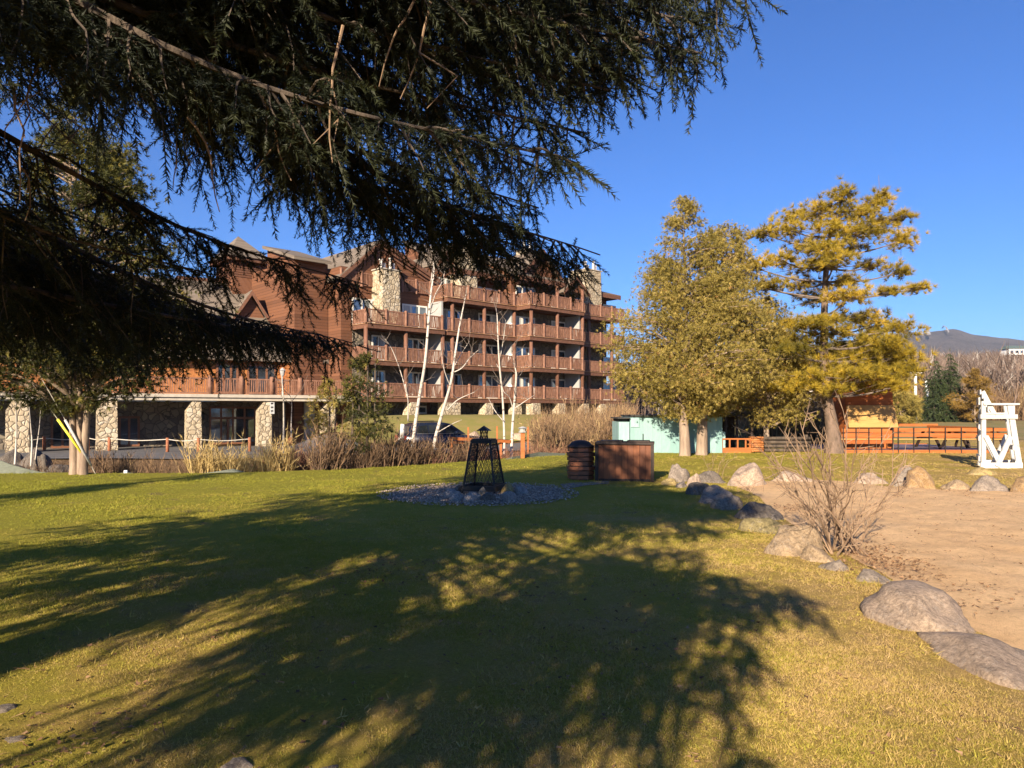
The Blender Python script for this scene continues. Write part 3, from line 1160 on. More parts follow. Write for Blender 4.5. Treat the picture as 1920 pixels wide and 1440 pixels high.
def balcony(s0, s1, pp, lvl, left_return, posts_px, th=0.40):
    z = ZL[lvl]
    q = MB()
    LF.box(q, s0, s1, pp - DEPTH + 0.12, pp - 0.1, z - 0.24, z - 0.06)
    deck = q.build('balcony', M['trim'], lodge)
    q = MB()
    LF.box(q, s0 - 0.02, s1 + 0.02, pp - 0.098, pp, z - th, z - 0.065)
    if left_return:
        LF.box(q, s0 - 0.02, s0 + 0.08, pp - DEPTH + 0.12, pp - 0.1, z - th, z - 0.065)
    q.build('fascia', M['trim'], deck)
    q = MB()
    LF.box(q, s0 - 0.08, s1 + 0.02, pp - 0.14, pp + 0.07, z - 0.06, z)
    if left_return:
        LF.box(q, s0 - 0.08, s0 + 0.1, pp - DEPTH + 0.15, pp - 0.145, z - 0.06, z)
    q.build('deck_edge', M['fascia_light'], deck)
    q = MB()
    pr = pp - 0.06
    rail_run(q, LF.w(s0 + 0.03, pr, z), LF.w(s1 - 0.03, pr, z))
    if left_return:
        rail_run(q, LF.w(s0 + 0.03, pr, z), LF.w(s0 + 0.03, pp - DEPTH + 0.2, z))
    q.build('railing', M['log'], deck)
    for x in posts_px:
        s = LF.s_at(x, pr)
        q = MB()
        q.lathe(LF.w(s, pr, z), [(0.13, 0.0), (0.13, 1.15), (0.10, 1.22), (0.02, 1.24)], 8)
        q.build('rail_post', M['log'], deck)
    return deck


for lv in (2, 3, 4):
    balcony(sA0, sA1, pA, lv, True, (686, 724, 761, 797, 829))
    balcony(sB0, sB1, pB, lv, lv == 5, (848, 880, 908, 936, 964))
    balcony(sC0, sC1, pC, lv, True, (995, 1020, 1045, 1070, 1092))
    balcony(sD0, sD1, pD, lv, False, (1104, 1126, 1147))
balcony(sB0, sB1, pB, 5, True, (847, 878, 908, 936, 964))
balcony(sC0, sC1, pC, 5, True, (995, 1020, 1045, 1070, 1092))
balcony(sD0, sD1, pD, 5, False, (1104, 1126, 1147))
# french balconies on the gable wall
for (x0, x1) in ((640, 714), (754, 806)):
    q = MB()
    p = pA - DEPTH + 0.12
    s0, s1 = LF.s_at(x0, p), LF.s_at(x1, p)
    rail_run(q, LF.w(s0, p, ZL[5] + 0.35), LF.w(s1, p, ZL[5] + 0.35))
    rl = q.build('railing', M['log'], lodge)
    for k in range(3):
        q = MB()
        q.lathe(LF.w(s0 + (s1 - s0) * k / 2, p, ZL[5] + 0.3), [(0.12, 0.0), (0.12, 1.25), (0.03, 1.3)], 8)
        q.build('rail_post', M['log'], rl)

# log posts from the ground to the top deck
for (xs_, pp, top) in (((686, 761, 830), pA, 4), ((848, 908, 964), pB, 5), ((996, 1045, 1092), pC, 5), ((1104, 1147), pD, 5)):
    for x in xs_:
        p = pp - 0.32
        s = LF.s_at(x, p)
        z1 = ZL[top] - 0.25
        if x in (1045, 1092):
            z1 = EAVE - 0.62
        q = MB()
        q.tube([LF.w(s, p, ZL[2] - 0.04), LF.w(s, p, (ZL[2] + z1) / 2), LF.w(s, p, z1)], [0.185, 0.175, 0.165], 10)
        q.build('log_post', M['post'], lodge, smooth=True)
# fieldstone piers under the first deck
for (x, pp, wd, but) in ((770, pA, 0.55, 0.3), (835, pA, 0.5, 0), (850, pB, 0.5, 0), (911, pB, 0.55, 0.25), (966, pB, 0.5, 0), (1000, pC, 0.55, 0.0), (1048, pC, 0.5, 0), (1092, pC, 0.55, 0.2), (1126, pD, 0.45, 0)):
    p = pp - 0.35
    s = LF.s_at(x, p)
    q = MB()
    gz = float(ground_z(*LF.w(s, p, 0)[:2])) - 0.3
    a = [LF.w(s - wd - but * 0.3, p + 0.45, gz), LF.w(s + wd, p + 0.45, gz), LF.w(s + wd, p - 0.45, gz), LF.w(s - wd - but * 0.3, p - 0.45, gz)]
    zt = ZL[2] - 0.42
    b_ = [LF.w(s - wd + but, p + 0.42, zt), LF.w(s + wd, p + 0.42, zt), LF.w(s + wd, p - 0.42, zt), LF.w(s - wd + but, p - 0.42, zt)]
    q.hexa(a + b_)
    q.build('stone_pier', M['stone'], lodge, bevel=0.06)


# chimneys ----------------------------------------------------
def chimney(x0, x1, ytop, pp, zb, dp=1.5):
    p = pp - DEPTH + dp
    s0, s1 = LF.s_at(x0, p), LF.s_at(x1, p)
    zt = LF.z_at((x0 + x1) / 2, ytop, p)
    q = MB()
    n = 8
    a, b_ = [], []
    for z, k in ((zb, 0.0), (zt, 0.08)):
        ring = [LF.w(s0 + k, p - k, z), LF.w(s1 - k, p - k, z), LF.w(s1 - k, p - dp - 0.6 + k, z), LF.w(s0 + k, p - dp - 0.6 + k, z)]
        (a if z == zb else b_).extend(ring)
    q.hexa(a + b_)
    ch = q.build('chimney', M['stone'], lodge, bevel=0.12)
    q = MB()
    LF.box(q, s0 + 0.0, s1 - 0.0, p - dp - 0.6, p - 0.02, zt + 0.002, zt + 0.10)
    q.build('chimney_cap', M['concrete'], ch)
    for i in range(4):
        s = s0 + 0.3 + (s1 - s0 - 0.6) * i / 3
        h = (0.75, 0.5, 0.95, 0.6)[i]
        pq = p - 0.5 - 0.25 * (i % 2)
        q = MB()
        q.lathe(LF.w(s, pq, zt + 0.1), [(0.13, 0), (0.12, h - 0.12), (0.17, h - 0.1), (0.17, h), (0.10, h + 0.01)], 9)
        q.build('chimney_pot', M['clay'], ch)
    return ch


chimney(715, 753, 506, pA, ZL[4] + 0.01)
chimney(862, 897, 462, pB, ZL[5] + 0.01)
chimney(1101, 1130, 507, pD, ZL[5] + 0.01, 1.9)
chimney(985, 1010, 470, pC - 3.5, EAVE + 0.2, 1.0)

# covered chairs on the right end of bay B
for lv in (2, 3, 4):
    c0 = LF.w(LF.s_at(957, -0.7), -0.7, ZL[lv])
    q = MB()
    q.lathe(c0, [(0.36, 0.0), (0.38, 0.5), (0.34, 0.9), (0.25, 1.25), (0.1, 1.4), (0.02, 1.42)], 10)
    o = q.build('covered_chair', M['white_cover'], None, True)
    tag(o, {2: 'white covered chair on the lowest log balcony behind the railing', 3: 'white covered chair on the middle log balcony behind the railing', 4: 'white covered chair on the fourth floor balcony behind the railing'}[lv], 'covered chair', 'white covered balcony chairs')

# ---------------------------------------------------------------- entrance wing with its stone arcade
EF = Frame(-22.7, 48.0, R(32))
wing = empty('entrance_wing', EF.w(3, -5, 0), 'low stone and log entrance wing with a terrace on stone piers, left of the lodge', 'building')
q = MB()
EF.box(q, -14, 13.2, -14, -4.6, -1.6, 2.295)
q.build('wall', M['stone_dark'], wing)
q = MB()
EF.box(q, -14.5, 12.6, -4.58, 0.15, 2.30, 2.72)
EF.box(q, -14.5, 12.6, 0.155, 0.28, 2.52, 2.74)
q.build('terrace_slab', M['concrete'], wing)
q = MB()
zt = 2.73
px_posts = [120, 230, 394, 453, 510, 563]
sp_ = [EF.s_at(x, 0.0) for x in px_posts] + [12.3]
for i in range(len(sp_) - 1):
    rail_run(q, EF.w(sp_[i] + 0.15, 0, zt), EF.w(sp_[i + 1] - 0.15, 0, zt), 1.1, 0.14)
q.build('railing', M['log'], wing)
for s in sp_:
    q = MB()
    q.lathe(EF.w(s, 0, zt), [(0.19, 0), (0.17, 1.2), (0.14, 1.3), (0.02, 1.33)], 10)
    q.build('rail_post', M['log'], wing, smooth=True)
for x in (33, 200, 362, 495, 615):
    s = EF.s_at(x, -0.4)
    q = MB()
    gz = float(ground_z(*EF.w(s, -0.4, 0)[:2])) - 0.3
    wd = 0.5 if x > 250 else 0.62
    a = [EF.w(s - wd, 0.05, gz), EF.w(s + wd, 0.05, gz), EF.w(s + wd, -0.95, gz), EF.w(s - wd, -0.95, gz)]
    b_ = [EF.w(s - wd + 0.04, 0.02, 1.6), EF.w(s + wd - 0.03, 0.02, 1.6), EF.w(s + wd - 0.03, -0.92, 1.6), EF.w(s - wd + 0.04, -0.92, 1.6)]
    q.hexa(a + b_)
    c_ = [EF.w(s - wd + 0.42, 0.02, 2.29), EF.w(s + wd - 0.05, 0.02, 2.29), EF.w(s + wd - 0.05, -0.92, 2.29), EF.w(s - wd + 0.42, -0.92, 2.29)]
    q.add(b_ + c_, [(4, 5, 6, 7), (0, 1, 5, 4), (1, 2, 6, 5), (2, 3, 7, 6), (3, 0, 4, 7)])
    q.build('stone_pier', M['stone'], wing, fix=True)
# entrance glazing between the piers
for (x0, x1, z0, z1, pn) in ((392, 480, -0.95, 1.9, 4), (95, 160, -0.95, 1.2, 3), (222, 262, -0.95, 1.2, 2)):
    p = -4.45
    window(EF, wing, EF.s_at(x0, p), EF.s_at(x1, p), z0, z1, p, pn, 'brown_frame', 0.14)
q = MB()
p = -4.40
s0, s1 = EF.s_at(392, p), EF.s_at(480, p)
EF.box(q, s0 + 0.1, s1 - 0.1, p - 0.02, p + 0.03, 0.95, 1.12)
EF.box(q, s0 + 1.25, s0 + 1.4, p - 0.02, p + 0.04, -0.9, 0.94)
q.build('door_frame', M['brown_frame'], wing)
q = MB()
EF.box(q, EF.s_at(571, -3), EF.s_at(590, -3), -3.2, -3.0, -1, 2.25)
q.build('wall_panel', M['panel_grey'], wing)
# log upper storey with wide windows
q = MB()
EF.box(q, -14, EF.s_at(545, -4.6), -14, -4.6, 2.74, 5.6)
q.build('log_wall', M['log_orange'], wing)
for k, (x0, x1) in enumerate(((405, 447), (463, 518))):
    window(EF, wing, EF.s_at(x0, -4.45), EF.s_at(x1, -4.45), 2.9, 5.2, -4.45, 3, 'brown_frame', 0.16)
q = MB()
for k in range(8):
    z = 2.9 + k * 0.33
    a, b_ = EF.w(EF.s_at(521, -4.2), -4.25, z), EF.w(EF.s_at(546, -4.2), -4.25, z)
    q.tube([a, b_], 0.17, 8)
    q.tube([EF.w(EF.s_at(537, -4.2), -5.2, z + 0.16), EF.w(EF.s_at(537, -4.2), -3.75, z + 0.16)], 0.16, 8)
q.build('log_corner', M['log_orange'], wing, smooth=False)
# shingle roof with a little gable
q = MB()
zr = 12.3
pts = [EF.w(-16, -3.6, 5.4), EF.w(12.5, -3.6, 5.4), EF.w(12.5, -12, zr), EF.w(-16, -12, zr)]
q.hexa(pts + [v + Vector((0, 0, 0.25)) for v in pts])
pts = [EF.w(-16, -12.02, zr), EF.w(12.5, -12.02, zr), EF.w(12.5, -20, 5.5), EF.w(-16, -20, 5.5)]
q.hexa(pts + [v + Vector((0, 0, 0.25)) for v in pts])
q.build('roof', M['shingle'], wing)
q = MB()
sg = EF.s_at(470, -8)
q.prism([EF.w(sg - 1.5, -8.0, 8.6), EF.w(sg + 1.5, -8.0, 8.6), EF.w(sg, -8.0, 11.0)], EF.n * -0.2)
dm = q.build('dormer', M['siding'], wing)
q = MB()
for k in (-1, 1):
    roof_plane(q, EF.w(sg + k * 1.9, -7.5, 8.3), EF.w(sg, -7.5, 11.25), EF.n * -4, 0.2)
q.build('dormer_roof', M['shingle'], dm)
q = MB()
for k in (-1, 1):
    a, b_ = EF.w(sg + k * 1.9, -7.49, 8.4), EF.w(sg, -7.49, 11.4)
    q.prism([a, b_, b_ - Vector((0, 0, 0.4)), a - Vector((0, 0, 0.4))], EF.n * 0.06)
q.build('rake_board', M['trim'], dm)
q = MB()
EF.box(q, EF.s_at(330, -13), EF.s_at(450, -13), -13.4, -12.4, zr - 0.1, zr + 0.6)
q.build('ridge_cap', M['trim'], wing)
q = MB()
c0 = EF.w(EF.s_at(397, -11), -11, EF.z_at(397, 532, -11))
q.lathe(c0, [(0.2, -0.9), (0.2, 0.2), (0.36, 0.22), (0.36, 0.45), (0.1, 0.55)], 10)
q.build('vent_pipe', M['dark_metal'], wing)
# wall lantern and the notice on the right pier
c0 = EF.w(EF.s_at(380, -4.3), -4.3, 1.15)
q = MB()
q.box(c0, (0.24, 0.24, 0.42), R(32))
q.lathe(c0 + Vector((0, 0, 0.21)), [(0.2, 0), (0.02, 0.2)], 6)
q.build('wall_lantern', M['black'], wing)
p = 0.12
s0, s1 = EF.s_at(506, p), EF.s_at(514.5, p)
q = MB()
EF.box(q, s0, s1, p - 0.03, p, EF.z_at(510, 776, p), EF.z_at(510, 754, p))
sgn = q.build('notice_board', M['white_paint'], None)
tag(sgn, 'narrow white notice with three dark marks beside the right stone pier', 'sign')
q = MB()
for k, yy in enumerate((757, 764, 771)):
    z = EF.z_at(510, yy, p)
    EF.box(q, s0 + 0.07, s1 - 0.08, p + 0.002, p + 0.006, z - 0.03, z + 0.07)
    EF.box(q, s0 + 0.12, s1 - 0.16, p + 0.002, p + 0.006, z - 0.09, z - 0.05)
q.build('lettering', M['dark_metal'], sgn)
q = MB()
EF.box(q, s0 + 0.14, s0 + 0.20, p - 0.09, p - 0.035, -1.2, EF.z_at(510, 757, p))
q.build('sign_post', M['dark_metal'], sgn)
# lamp standing on the terrace
q = MB()
c0 = EF.w(EF.s_at(529, 0), 0.1, 2.74)
q.lathe(c0, [(0.05, 0), (0.04, 1.35), (0.12, 1.4), (0.20, 1.75), (0.26, 1.78), (0.02, 2.0)], 8)
tag(q.build('terrace_lamp', M['panel_grey'], None), 'small grey lantern on a post at the terrace railing by the log corner', 'lamp')

# ---------------------------------------------------------------- boulders
def rock_mat(name, cols, scale=2.4):
    m, t, b = new_mat(name)
    tc = t.nodes.new('ShaderNodeTexCoord').outputs['Object']
    n1 = noise_n(t, scale, 7, 0.68, tc, 0.6)
    n2 = noise_n(t, scale * 14, 8, 0.82, tc)
    n3 = noise_n(t, scale * 0.8, 4, 0.6, tc, 2.5)
    n4 = noise_n(t, scale * 0.45, 5, 0.7, tc, 1.0)
    col = ramp(t, n1, [(0.30 + 0.4 * i / (len(cols) - 1), c) for i, c in enumerate(cols)])
    col = mixc(t, 0.85, col, ramp(t, n2, [(0.38, (0.42, 0.40, 0.38)), (0.58, (1.2, 1.18, 1.15))]), 'MULTIPLY')
    # dark weathered patches, pale lichen and quartz veins
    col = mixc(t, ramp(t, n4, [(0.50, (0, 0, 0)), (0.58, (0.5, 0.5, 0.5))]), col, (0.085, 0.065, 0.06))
    col = mixc(t, ramp(t, n3, [(0.49, (0, 0, 0)), (0.50, (0.35, 0.35, 0.35)), (0.51, (0, 0, 0))]), col, (0.52, 0.46, 0.40))
    t.links.new(col, b.inputs['Base Color'])
    b.inputs['Roughness'].default_value = 0.88
    b.inputs['Specular IOR Level'].default_value = 0.25
    bump(t, b, mixc(t, 0.6, n1, n2), 1.0, 0.05)
    return m


RK = {
    'grey': rock_mat('rock_grey', [(0.14, 0.115, 0.095), (0.31, 0.25, 0.20), (0.22, 0.178, 0.145)]),
    'pink': rock_mat('rock_pink_grey', [(0.24, 0.185, 0.145), (0.48, 0.355, 0.26), (0.37, 0.28, 0.21)]),
    'tan': rock_mat('rock_tan', [(0.20, 0.15, 0.10), (0.42, 0.30, 0.185), (0.34, 0.24, 0.15)]),
    'orange': rock_mat('rock_orange', [(0.27, 0.165, 0.080), (0.38, 0.245, 0.120), (0.33, 0.21, 0.105)]),
    'yellow': rock_mat('rock_yellow', [(0.33, 0.235, 0.085), (0.41, 0.30, 0.125), (0.37, 0.265, 0.105)]),
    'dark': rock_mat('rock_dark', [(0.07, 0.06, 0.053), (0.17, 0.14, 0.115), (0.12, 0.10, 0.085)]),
    'pale': rock_mat('rock_pale', [(0.22, 0.19, 0.165), (0.36, 0.315, 0.28), (0.29, 0.25, 0.225)]),
    'moss': rock_mat('rock_mossy', [(0.10, 0.085, 0.05), (0.26, 0.21, 0.10), (0.20, 0.16, 0.075)]),
}


def ico(sub):
    bm = bmesh.new()
    bmesh.ops.create_icosphere(bm, subdivisions=sub, radius=1)
    v = np.array([tuple(x.co) for x in bm.verts])
    f = np.array([[y.index for y in x.verts] for x in bm.faces])
    bm.free()
    return v, f


ICO4 = ico(4)
ICO3 = ico(3)


def rock(name, px0, px1, ytop, ybase, kind, label, rz=0.0, seed=0, zg=0.0, depth=1.0, group=None, lump=0.26, cat='boulder', facets=11):
    """a boulder that fills the given pixel box when it stands on the ground"""
    d = FPX * (EYE - zg) / (ybase - HZ)
    wd = (px1 - px0) / FPX * d * 1.06
    h0 = (ybase - ytop) / FPX * d
    rad = wd / 2 * depth
    cy = d + rad * 0.55
    cx = ((px0 + px1) / 2 - 960) / FPX * cy
    # seen from above, part of the height on the picture is the top surface
    h = max(0.3 * h0, h0 - rad * 0.9 * EYE / cy)
    v, f = ICO4
    rg = np.random.default_rng(100 + seed)
    nv = rg.normal(size=(facets, 3))
    nv[:, 2] = np.abs(nv[:, 2]) * 0.8
    nv /= np.linalg.norm(nv, axis=1, keepdims=True)
    off = rg.uniform(0.52, 0.86, facets)
    r = np.ones(len(v))
    for k in range(facets):
        dt = v @ nv[k]
        lim = off[k] / np.maximum(dt, 1e-3)
        r = np.where(dt > 0.2, np.minimum(r, lim + 0.05 * (lim < r)), r)
    r = r + lump * 0.5 * np.array([noise.fractal(Vector((a[0] * 1.1 + seed * 3.1, a[1] * 1.1, a[2] * 1.1)), 1.0, 2.0, 5) for a in v])
    q = v * r[:, None]
    q[:, 2] = np.where(q[:, 2] < 0, q[:, 2] * 0.35, q[:, 2])
    q = q / np.array([np.ptp(q[:, 0]) / 2, np.ptp(q[:, 1]) / 2, max(q[:, 2].max(), 1e-6)])
    q = q * np.array([wd / 2, rad, h])
    ca, sa = math.cos(rz), math.sin(rz)
    x = q[:, 0] * ca - q[:, 1] * sa
    y = q[:, 0] * sa + q[:, 1] * ca
    V = np.stack([x, y, q[:, 2] * 1.0], 1)
    o = tri_mesh(name, V, f, RK[kind], None, None, True)
    o.location = (cx, cy, zg + 0.0)
    tag(o, label, cat, group)
    return o


BG = 'boulders edging the beach'
for i, a in enumerate([
    (1742, 1975, 1174, 1275, 'pink', 'flat pale pinkish boulder nearest the camera at the right edge', 0.1, 1.5),
    (1590, 1828, 1078, 1190, 'pink', 'large broad boulder with a dark grey flank, lying behind the nearest flat boulder', -0.25, 1.25),
    (1535, 1605, 1045, 1080, 'grey', 'small low grey stone just below the bare shrub stems', 0.0, 0.9),
    (1435, 1548, 978, 1044, 'tan', 'tan boulder with white lichen left of the bare shrub', 0.1, 0.8),
    (1394, 1492, 966, 1004, 'moss', 'mossy rounded boulder leaning behind the lichen spotted tan boulder', -0.2, 0.8),
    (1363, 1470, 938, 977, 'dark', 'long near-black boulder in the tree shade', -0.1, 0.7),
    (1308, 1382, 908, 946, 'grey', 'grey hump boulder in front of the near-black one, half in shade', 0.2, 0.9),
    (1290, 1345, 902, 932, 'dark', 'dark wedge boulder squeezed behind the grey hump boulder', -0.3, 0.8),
    (1284, 1322, 886, 916, 'pink', 'small rounded pinkish boulder behind the dark wedge boulder', 0.0, 0.9),
    (1250, 1293, 868, 906, 'grey', 'upright blue-grey boulder beside the wooden storage box', 0.0, 0.9),
    (1241, 1273, 896, 913, 'yellow', 'small yellow stone in front of the blue-grey boulder', 0.0, 1.0),
    (1262, 1290, 902, 918, 'grey', 'small grey stone right of the yellow stone', 0.4, 1.0),
    (1295, 1366, 882, 908, 'dark', 'long low dark boulder between the upright grey and the big round boulder', 0.0, 0.5),
    (1363, 1441, 864, 914, 'pink', 'big round pale boulder at the far end of the sand', 0.0, 0.9),
    (1436, 1532, 880, 907, 'pink', 'long flat whitish boulder right of the big round one', 0.0, 0.5),
    (1590, 1664, 885, 910, 'pink', 'flat pink stone behind the bare shrub twigs', 0.1, 0.6),
    (1668, 1724, 872, 915, 'grey', 'grey speckled boulder touching the big orange boulder', 0.3, 0.8),
    (1696, 1760, 870, 921, 'orange', 'big round orange boulder across the sand', -0.1, 0.9),
    (1761, 1815, 897, 921, 'tan', 'small low tan boulder between the orange boulder and the white chair', 0.0, 0.8),
    (1812, 1888, 889, 926, 'grey', 'broad grey boulder below the white lifeguard chair', 0.1, 0.7),
    (1590, 1682, 1064, 1106, 'grey', 'low grey ledge stone just above the large broad boulder', 0.2, 1.0),
    (1500, 1566, 1020, 1060, 'tan', 'low tan stone wedged under the bare shrub', -0.2, 1.0),
    (1336, 1392, 926, 958, 'grey', 'low grey stone bridging the hump boulder and the near-black boulder', 0.1, 0.9),
    (1893, 1965, 886, 928, 'orange', 'orange boulder cut by the right edge of the picture', 0.0, 0.9),
]):
    rock('boulder', a[0], a[1], a[2], a[3], a[4], a[5], a[6], i, 0.0, a[7], BG)
o = rock('boulder', 1815, 1872, 875, 893, 'yellow', 'smooth yellow slab lying between the grey boulder and the white chair', 0.0, 31, 0.0, 0.7, BG)
for i, a in enumerate([
    (415, 480, 1418, 1452, 'grey', 'small blue-grey stone at the bottom edge of the lawn'),
    (-20, 34, 1318, 1345, 'grey', 'grey stone bedded in the grass at the left edge'),
    (88, 165, 1402, 1432, 'pink', 'flat pinkish stone in the bare soil at the lower left corner'),
    (-5, 60, 1372, 1402, 'grey', 'knobbly grey stone above the lower left corner'),
    (100, 128, 1236, 1246, 'tan', 'tiny tan stone in the sunny grass at left'),
    (600, 640, 1430, 1452, 'grey', 'stone barely showing at the bottom edge right of the blue-grey one'),
]):
    rock('stone', a[0], a[1], a[2], a[3], a[4], a[5], 0.2 * i, 50 + i, 0.0, 1.0, 'stones in the foreground grass', cat='stone')

# ---------------------------------------------------------------- fire pit
fx, fy = FP.x + 0.02, FP.y + 0.12
fz = 0.06
fire = empty('fire_pit', (fx, fy, fz), 'black tapered mesh fire pit with a little chimney and pointed cap in a stone ring', 'fire pit')
ang = [R(-62), R(28), R(118), R(208)]
RB, RT, HT = 0.46, 0.265, 0.95
bot = [Vector((fx + RB * math.cos(a), fy + RB * math.sin(a), fz)) for a in ang]
top = [Vector((fx + RT * math.cos(a), fy + RT * math.sin(a), fz + HT)) for a in ang]
for k in range(4):
    q = MB()
    q.beam(bot[k] - Vector((0, 0, 0.05)), top[k], 0.038, 0.038)
    q.build('leg', M['black'], fire)
for k in range(4):
    a, b_, c_, d_ = bot[k], bot[(k + 1) % 4], top[(k + 1) % 4], top[k]
    q = MB()
    nn = 9
    lim = 0.10

    def on(u, v):
        return (a.lerp(b_, u)).lerp(d_.lerp(c_, u), v)
    for i in range(-nn, nn + 1):
        for sg in (1, -1):
            # line u = u0 + sg * v * 0.75
            u0 = i / nn * 1.0 if sg > 0 else i / nn + 0.75
            vs = []
            for v_ in np.linspace(0.04, 0.98, 9):
                u = u0 + sg * v_ * 0.75
                if 0.02 < u < 0.98:
                    vs.append(on(u, v_))
            if len(vs) >= 2:
                q.beam(vs[0], vs[-1], 0.0065, 0.0065)
    q.build('mesh_screen', M['black'], fire, fix=False)
q = MB()
for k in range(4):
    q.beam(top[k], top[(k + 1) % 4], 0.045, 0.06)
q.build('rim', M['black'], fire)
q = MB()
for k in range(4):
    q.beam(bot[k] + Vector((0, 0, 0.08)), bot[(k + 1) % 4] + Vector((0, 0, 0.08)), 0.03, 0.10)
q.build('base_frame', M['black'], fire)
q = MB()
q.hexa([p_ + Vector((0, 0, 0.031)) for p_ in top] + [p_ + Vector((0, 0, 0.055)) for p_ in top])
q.build('top_plate', M['black'], fire)
q = MB()
for k in range(10):
    a = 2 * PI * k / 10
    for sg in (-1, 1):
        q.beam((fx + 0.075 * math.cos(a), fy + 0.075 * math.sin(a), fz + HT + 0.05), (fx + 0.075 * math.cos(a + sg * 0.62), fy + 0.075 * math.sin(a + sg * 0.62), fz + HT + 0.21), 0.010, 0.010)
q.build('chimney', M['black'], fire, fix=False)
q = MB()
zc = fz + HT + 0.205
cc = [Vector((fx + 0.165 * math.cos(a), fy + 0.165 * math.sin(a), zc)) for a in ang]
q.add(cc + [Vector((fx, fy, zc + 0.10)), Vector((fx, fy, zc + 0.02))], [(0, 1, 4), (1, 2, 4), (2, 3, 4), (3, 0, 4), (1, 0, 5), (2, 1, 5), (3, 2, 5), (0, 3, 5)])
q.build('chimney_cap', M['black'], fire)
for i, a in enumerate([
    (832, 862, 922, 933, 'pale', 'flat grey ring stone at the left of the fire pit'),
    (842, 874, 927, 938, 'pale', 'pale ring stone, second from the left'),
    (870, 902, 928, 940, 'pale', 'pale pinkish ring stone at the front left of the fire pit'),
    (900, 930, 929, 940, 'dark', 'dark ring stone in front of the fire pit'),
    (895, 912, 919, 931, 'tan', 'small tan stone standing against the front leg of the fire pit'),
    (934, 972, 926, 938, 'pale', 'blue-grey slab at the front right of the fire pit'),
    (938, 964, 911, 926, 'yellow', 'yellowish block on the right of the fire pit'),
    (962, 990, 918, 927, 'pale', 'low grey stone at the far right of the ring'),
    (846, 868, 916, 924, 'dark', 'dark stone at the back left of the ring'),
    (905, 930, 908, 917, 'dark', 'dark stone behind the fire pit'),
]):
    rock('ring_stone', a[0] - 2, a[1] + 2, a[2] - 7, a[3] + 1, a[4], a[5], 0.35 * i, 70 + i, 0.03, 0.8, 'stones ringing the fire pit', 0.2, 'stone', 9)

# ---------------------------------------------------------------- slatted bin and storage box
bp = GP(1091, 904)
bx, by = bp.x, bp.y + 0.28
binr = empty('litter_bin', (bx, by, 0.02), 'slatted round wooden litter bin with a dark domed lid', 'bin')
r8 = 0.30
for k in range(7):
    q = MB()
    z0 = 0.03 + k * 0.103
    rr_ = r8 + 0.012 * ((k * 7) % 3 - 1)
    for j in range(8):
        a0, a1 = 2 * PI * (j + 0.5) / 8 + 0.1, 2 * PI * (j + 1.5) / 8 + 0.1
        e = 0.02
        q.beam((bx + rr_ * math.cos(a0 - e), by + rr_ * math.sin(a0 - e), 0.02 + z0 + 0.045 + 0.004 * (j % 2)), (bx + rr_ * math.cos(a1 + e), by + rr_ * math.sin(a1 + e), 0.02 + z0 + 0.045 + 0.004 * (j % 2)), 0.035, 0.082)
    q.build('slat_ring', M['slat_wood'], binr)
q = MB()
q.lathe((bx, by, 0.02), [(0.255, 0.0), (0.255, 0.72)], 16)
q.build('liner', M['black'], binr)
q = MB()
q.lathe((bx, by, 0.76), [(0.30, 0.0), (0.31, 0.03), (0.27, 0.06), (0.20, 0.13), (0.10, 0.165), (0.02, 0.17)], 18)
q.build('lid', M['dark_lid'], binr, True)

cp = GP(1176, 905)
box = empty('storage_box', (cp.x, cp.y + 0.3, 0), 'dark red-brown plank storage box with a flat lid beside the slatted bin', 'box')
M['box_wood2'] = M['box_wood']
tmp = MB()
ww, dd, hh = 1.20, 0.62, 0.80
rot = R(-12)


def bxm(c, s):
    """box in the storage box's own turned frame"""
    x, y = c[0] * math.cos(rot) - c[1] * math.sin(rot), c[0] * math.sin(rot) + c[1] * math.cos(rot)
    return ((x + box.location.x, y + box.location.y, c[2]), s, rot)


tmp.box(*bxm((0, 0, 0.44), (ww, dd, hh)))
tmp.build('body', M['box_wood'], box)
for sx in (-1, 1):
    q = MB()
    q.box(*bxm((sx * (ww / 2 + 0.012), -dd / 2 - 0.012, 0.44), (0.07, 0.07, hh + 0.01)))
    q.build('corner_post', M['dark_lid'], box)
q = MB()
q.box(*bxm((0, 0, 0.872), (ww + 0.10, dd + 0.10, 0.055)))
q.build('lid', M['dark_lid'], box, bevel=0.008)
for sx in (-0.3, 0.3):
    q = MB()
    q.box(*bxm((sx, 0, 0.915), (0.5, dd * 0.85, 0.03)))
    q.build('hatch', M['dark_lid'], box, bevel=0.006)
q = MB()
q.box(*bxm((0, -dd / 2 - 0.004, 0.05), (ww - 0.06, 0.02, 0.07)))
q.build('base_board', M['dark_lid'], box)

# ---------------------------------------------------------------- teal shed behind the cedars
d = 26.2
k = d / FPX
shed = empty('teal_shed', ((1258 - 960) * k, d + 1, 0), 'low turquoise plank shed behind the two cedar trunks', 'shed')


def X(px, dd=None):
    return (px - 960) / FPX * (dd or d)


def Z(py, dd=None):
    return EYE + (HZ - py) / FPX * (dd or d)


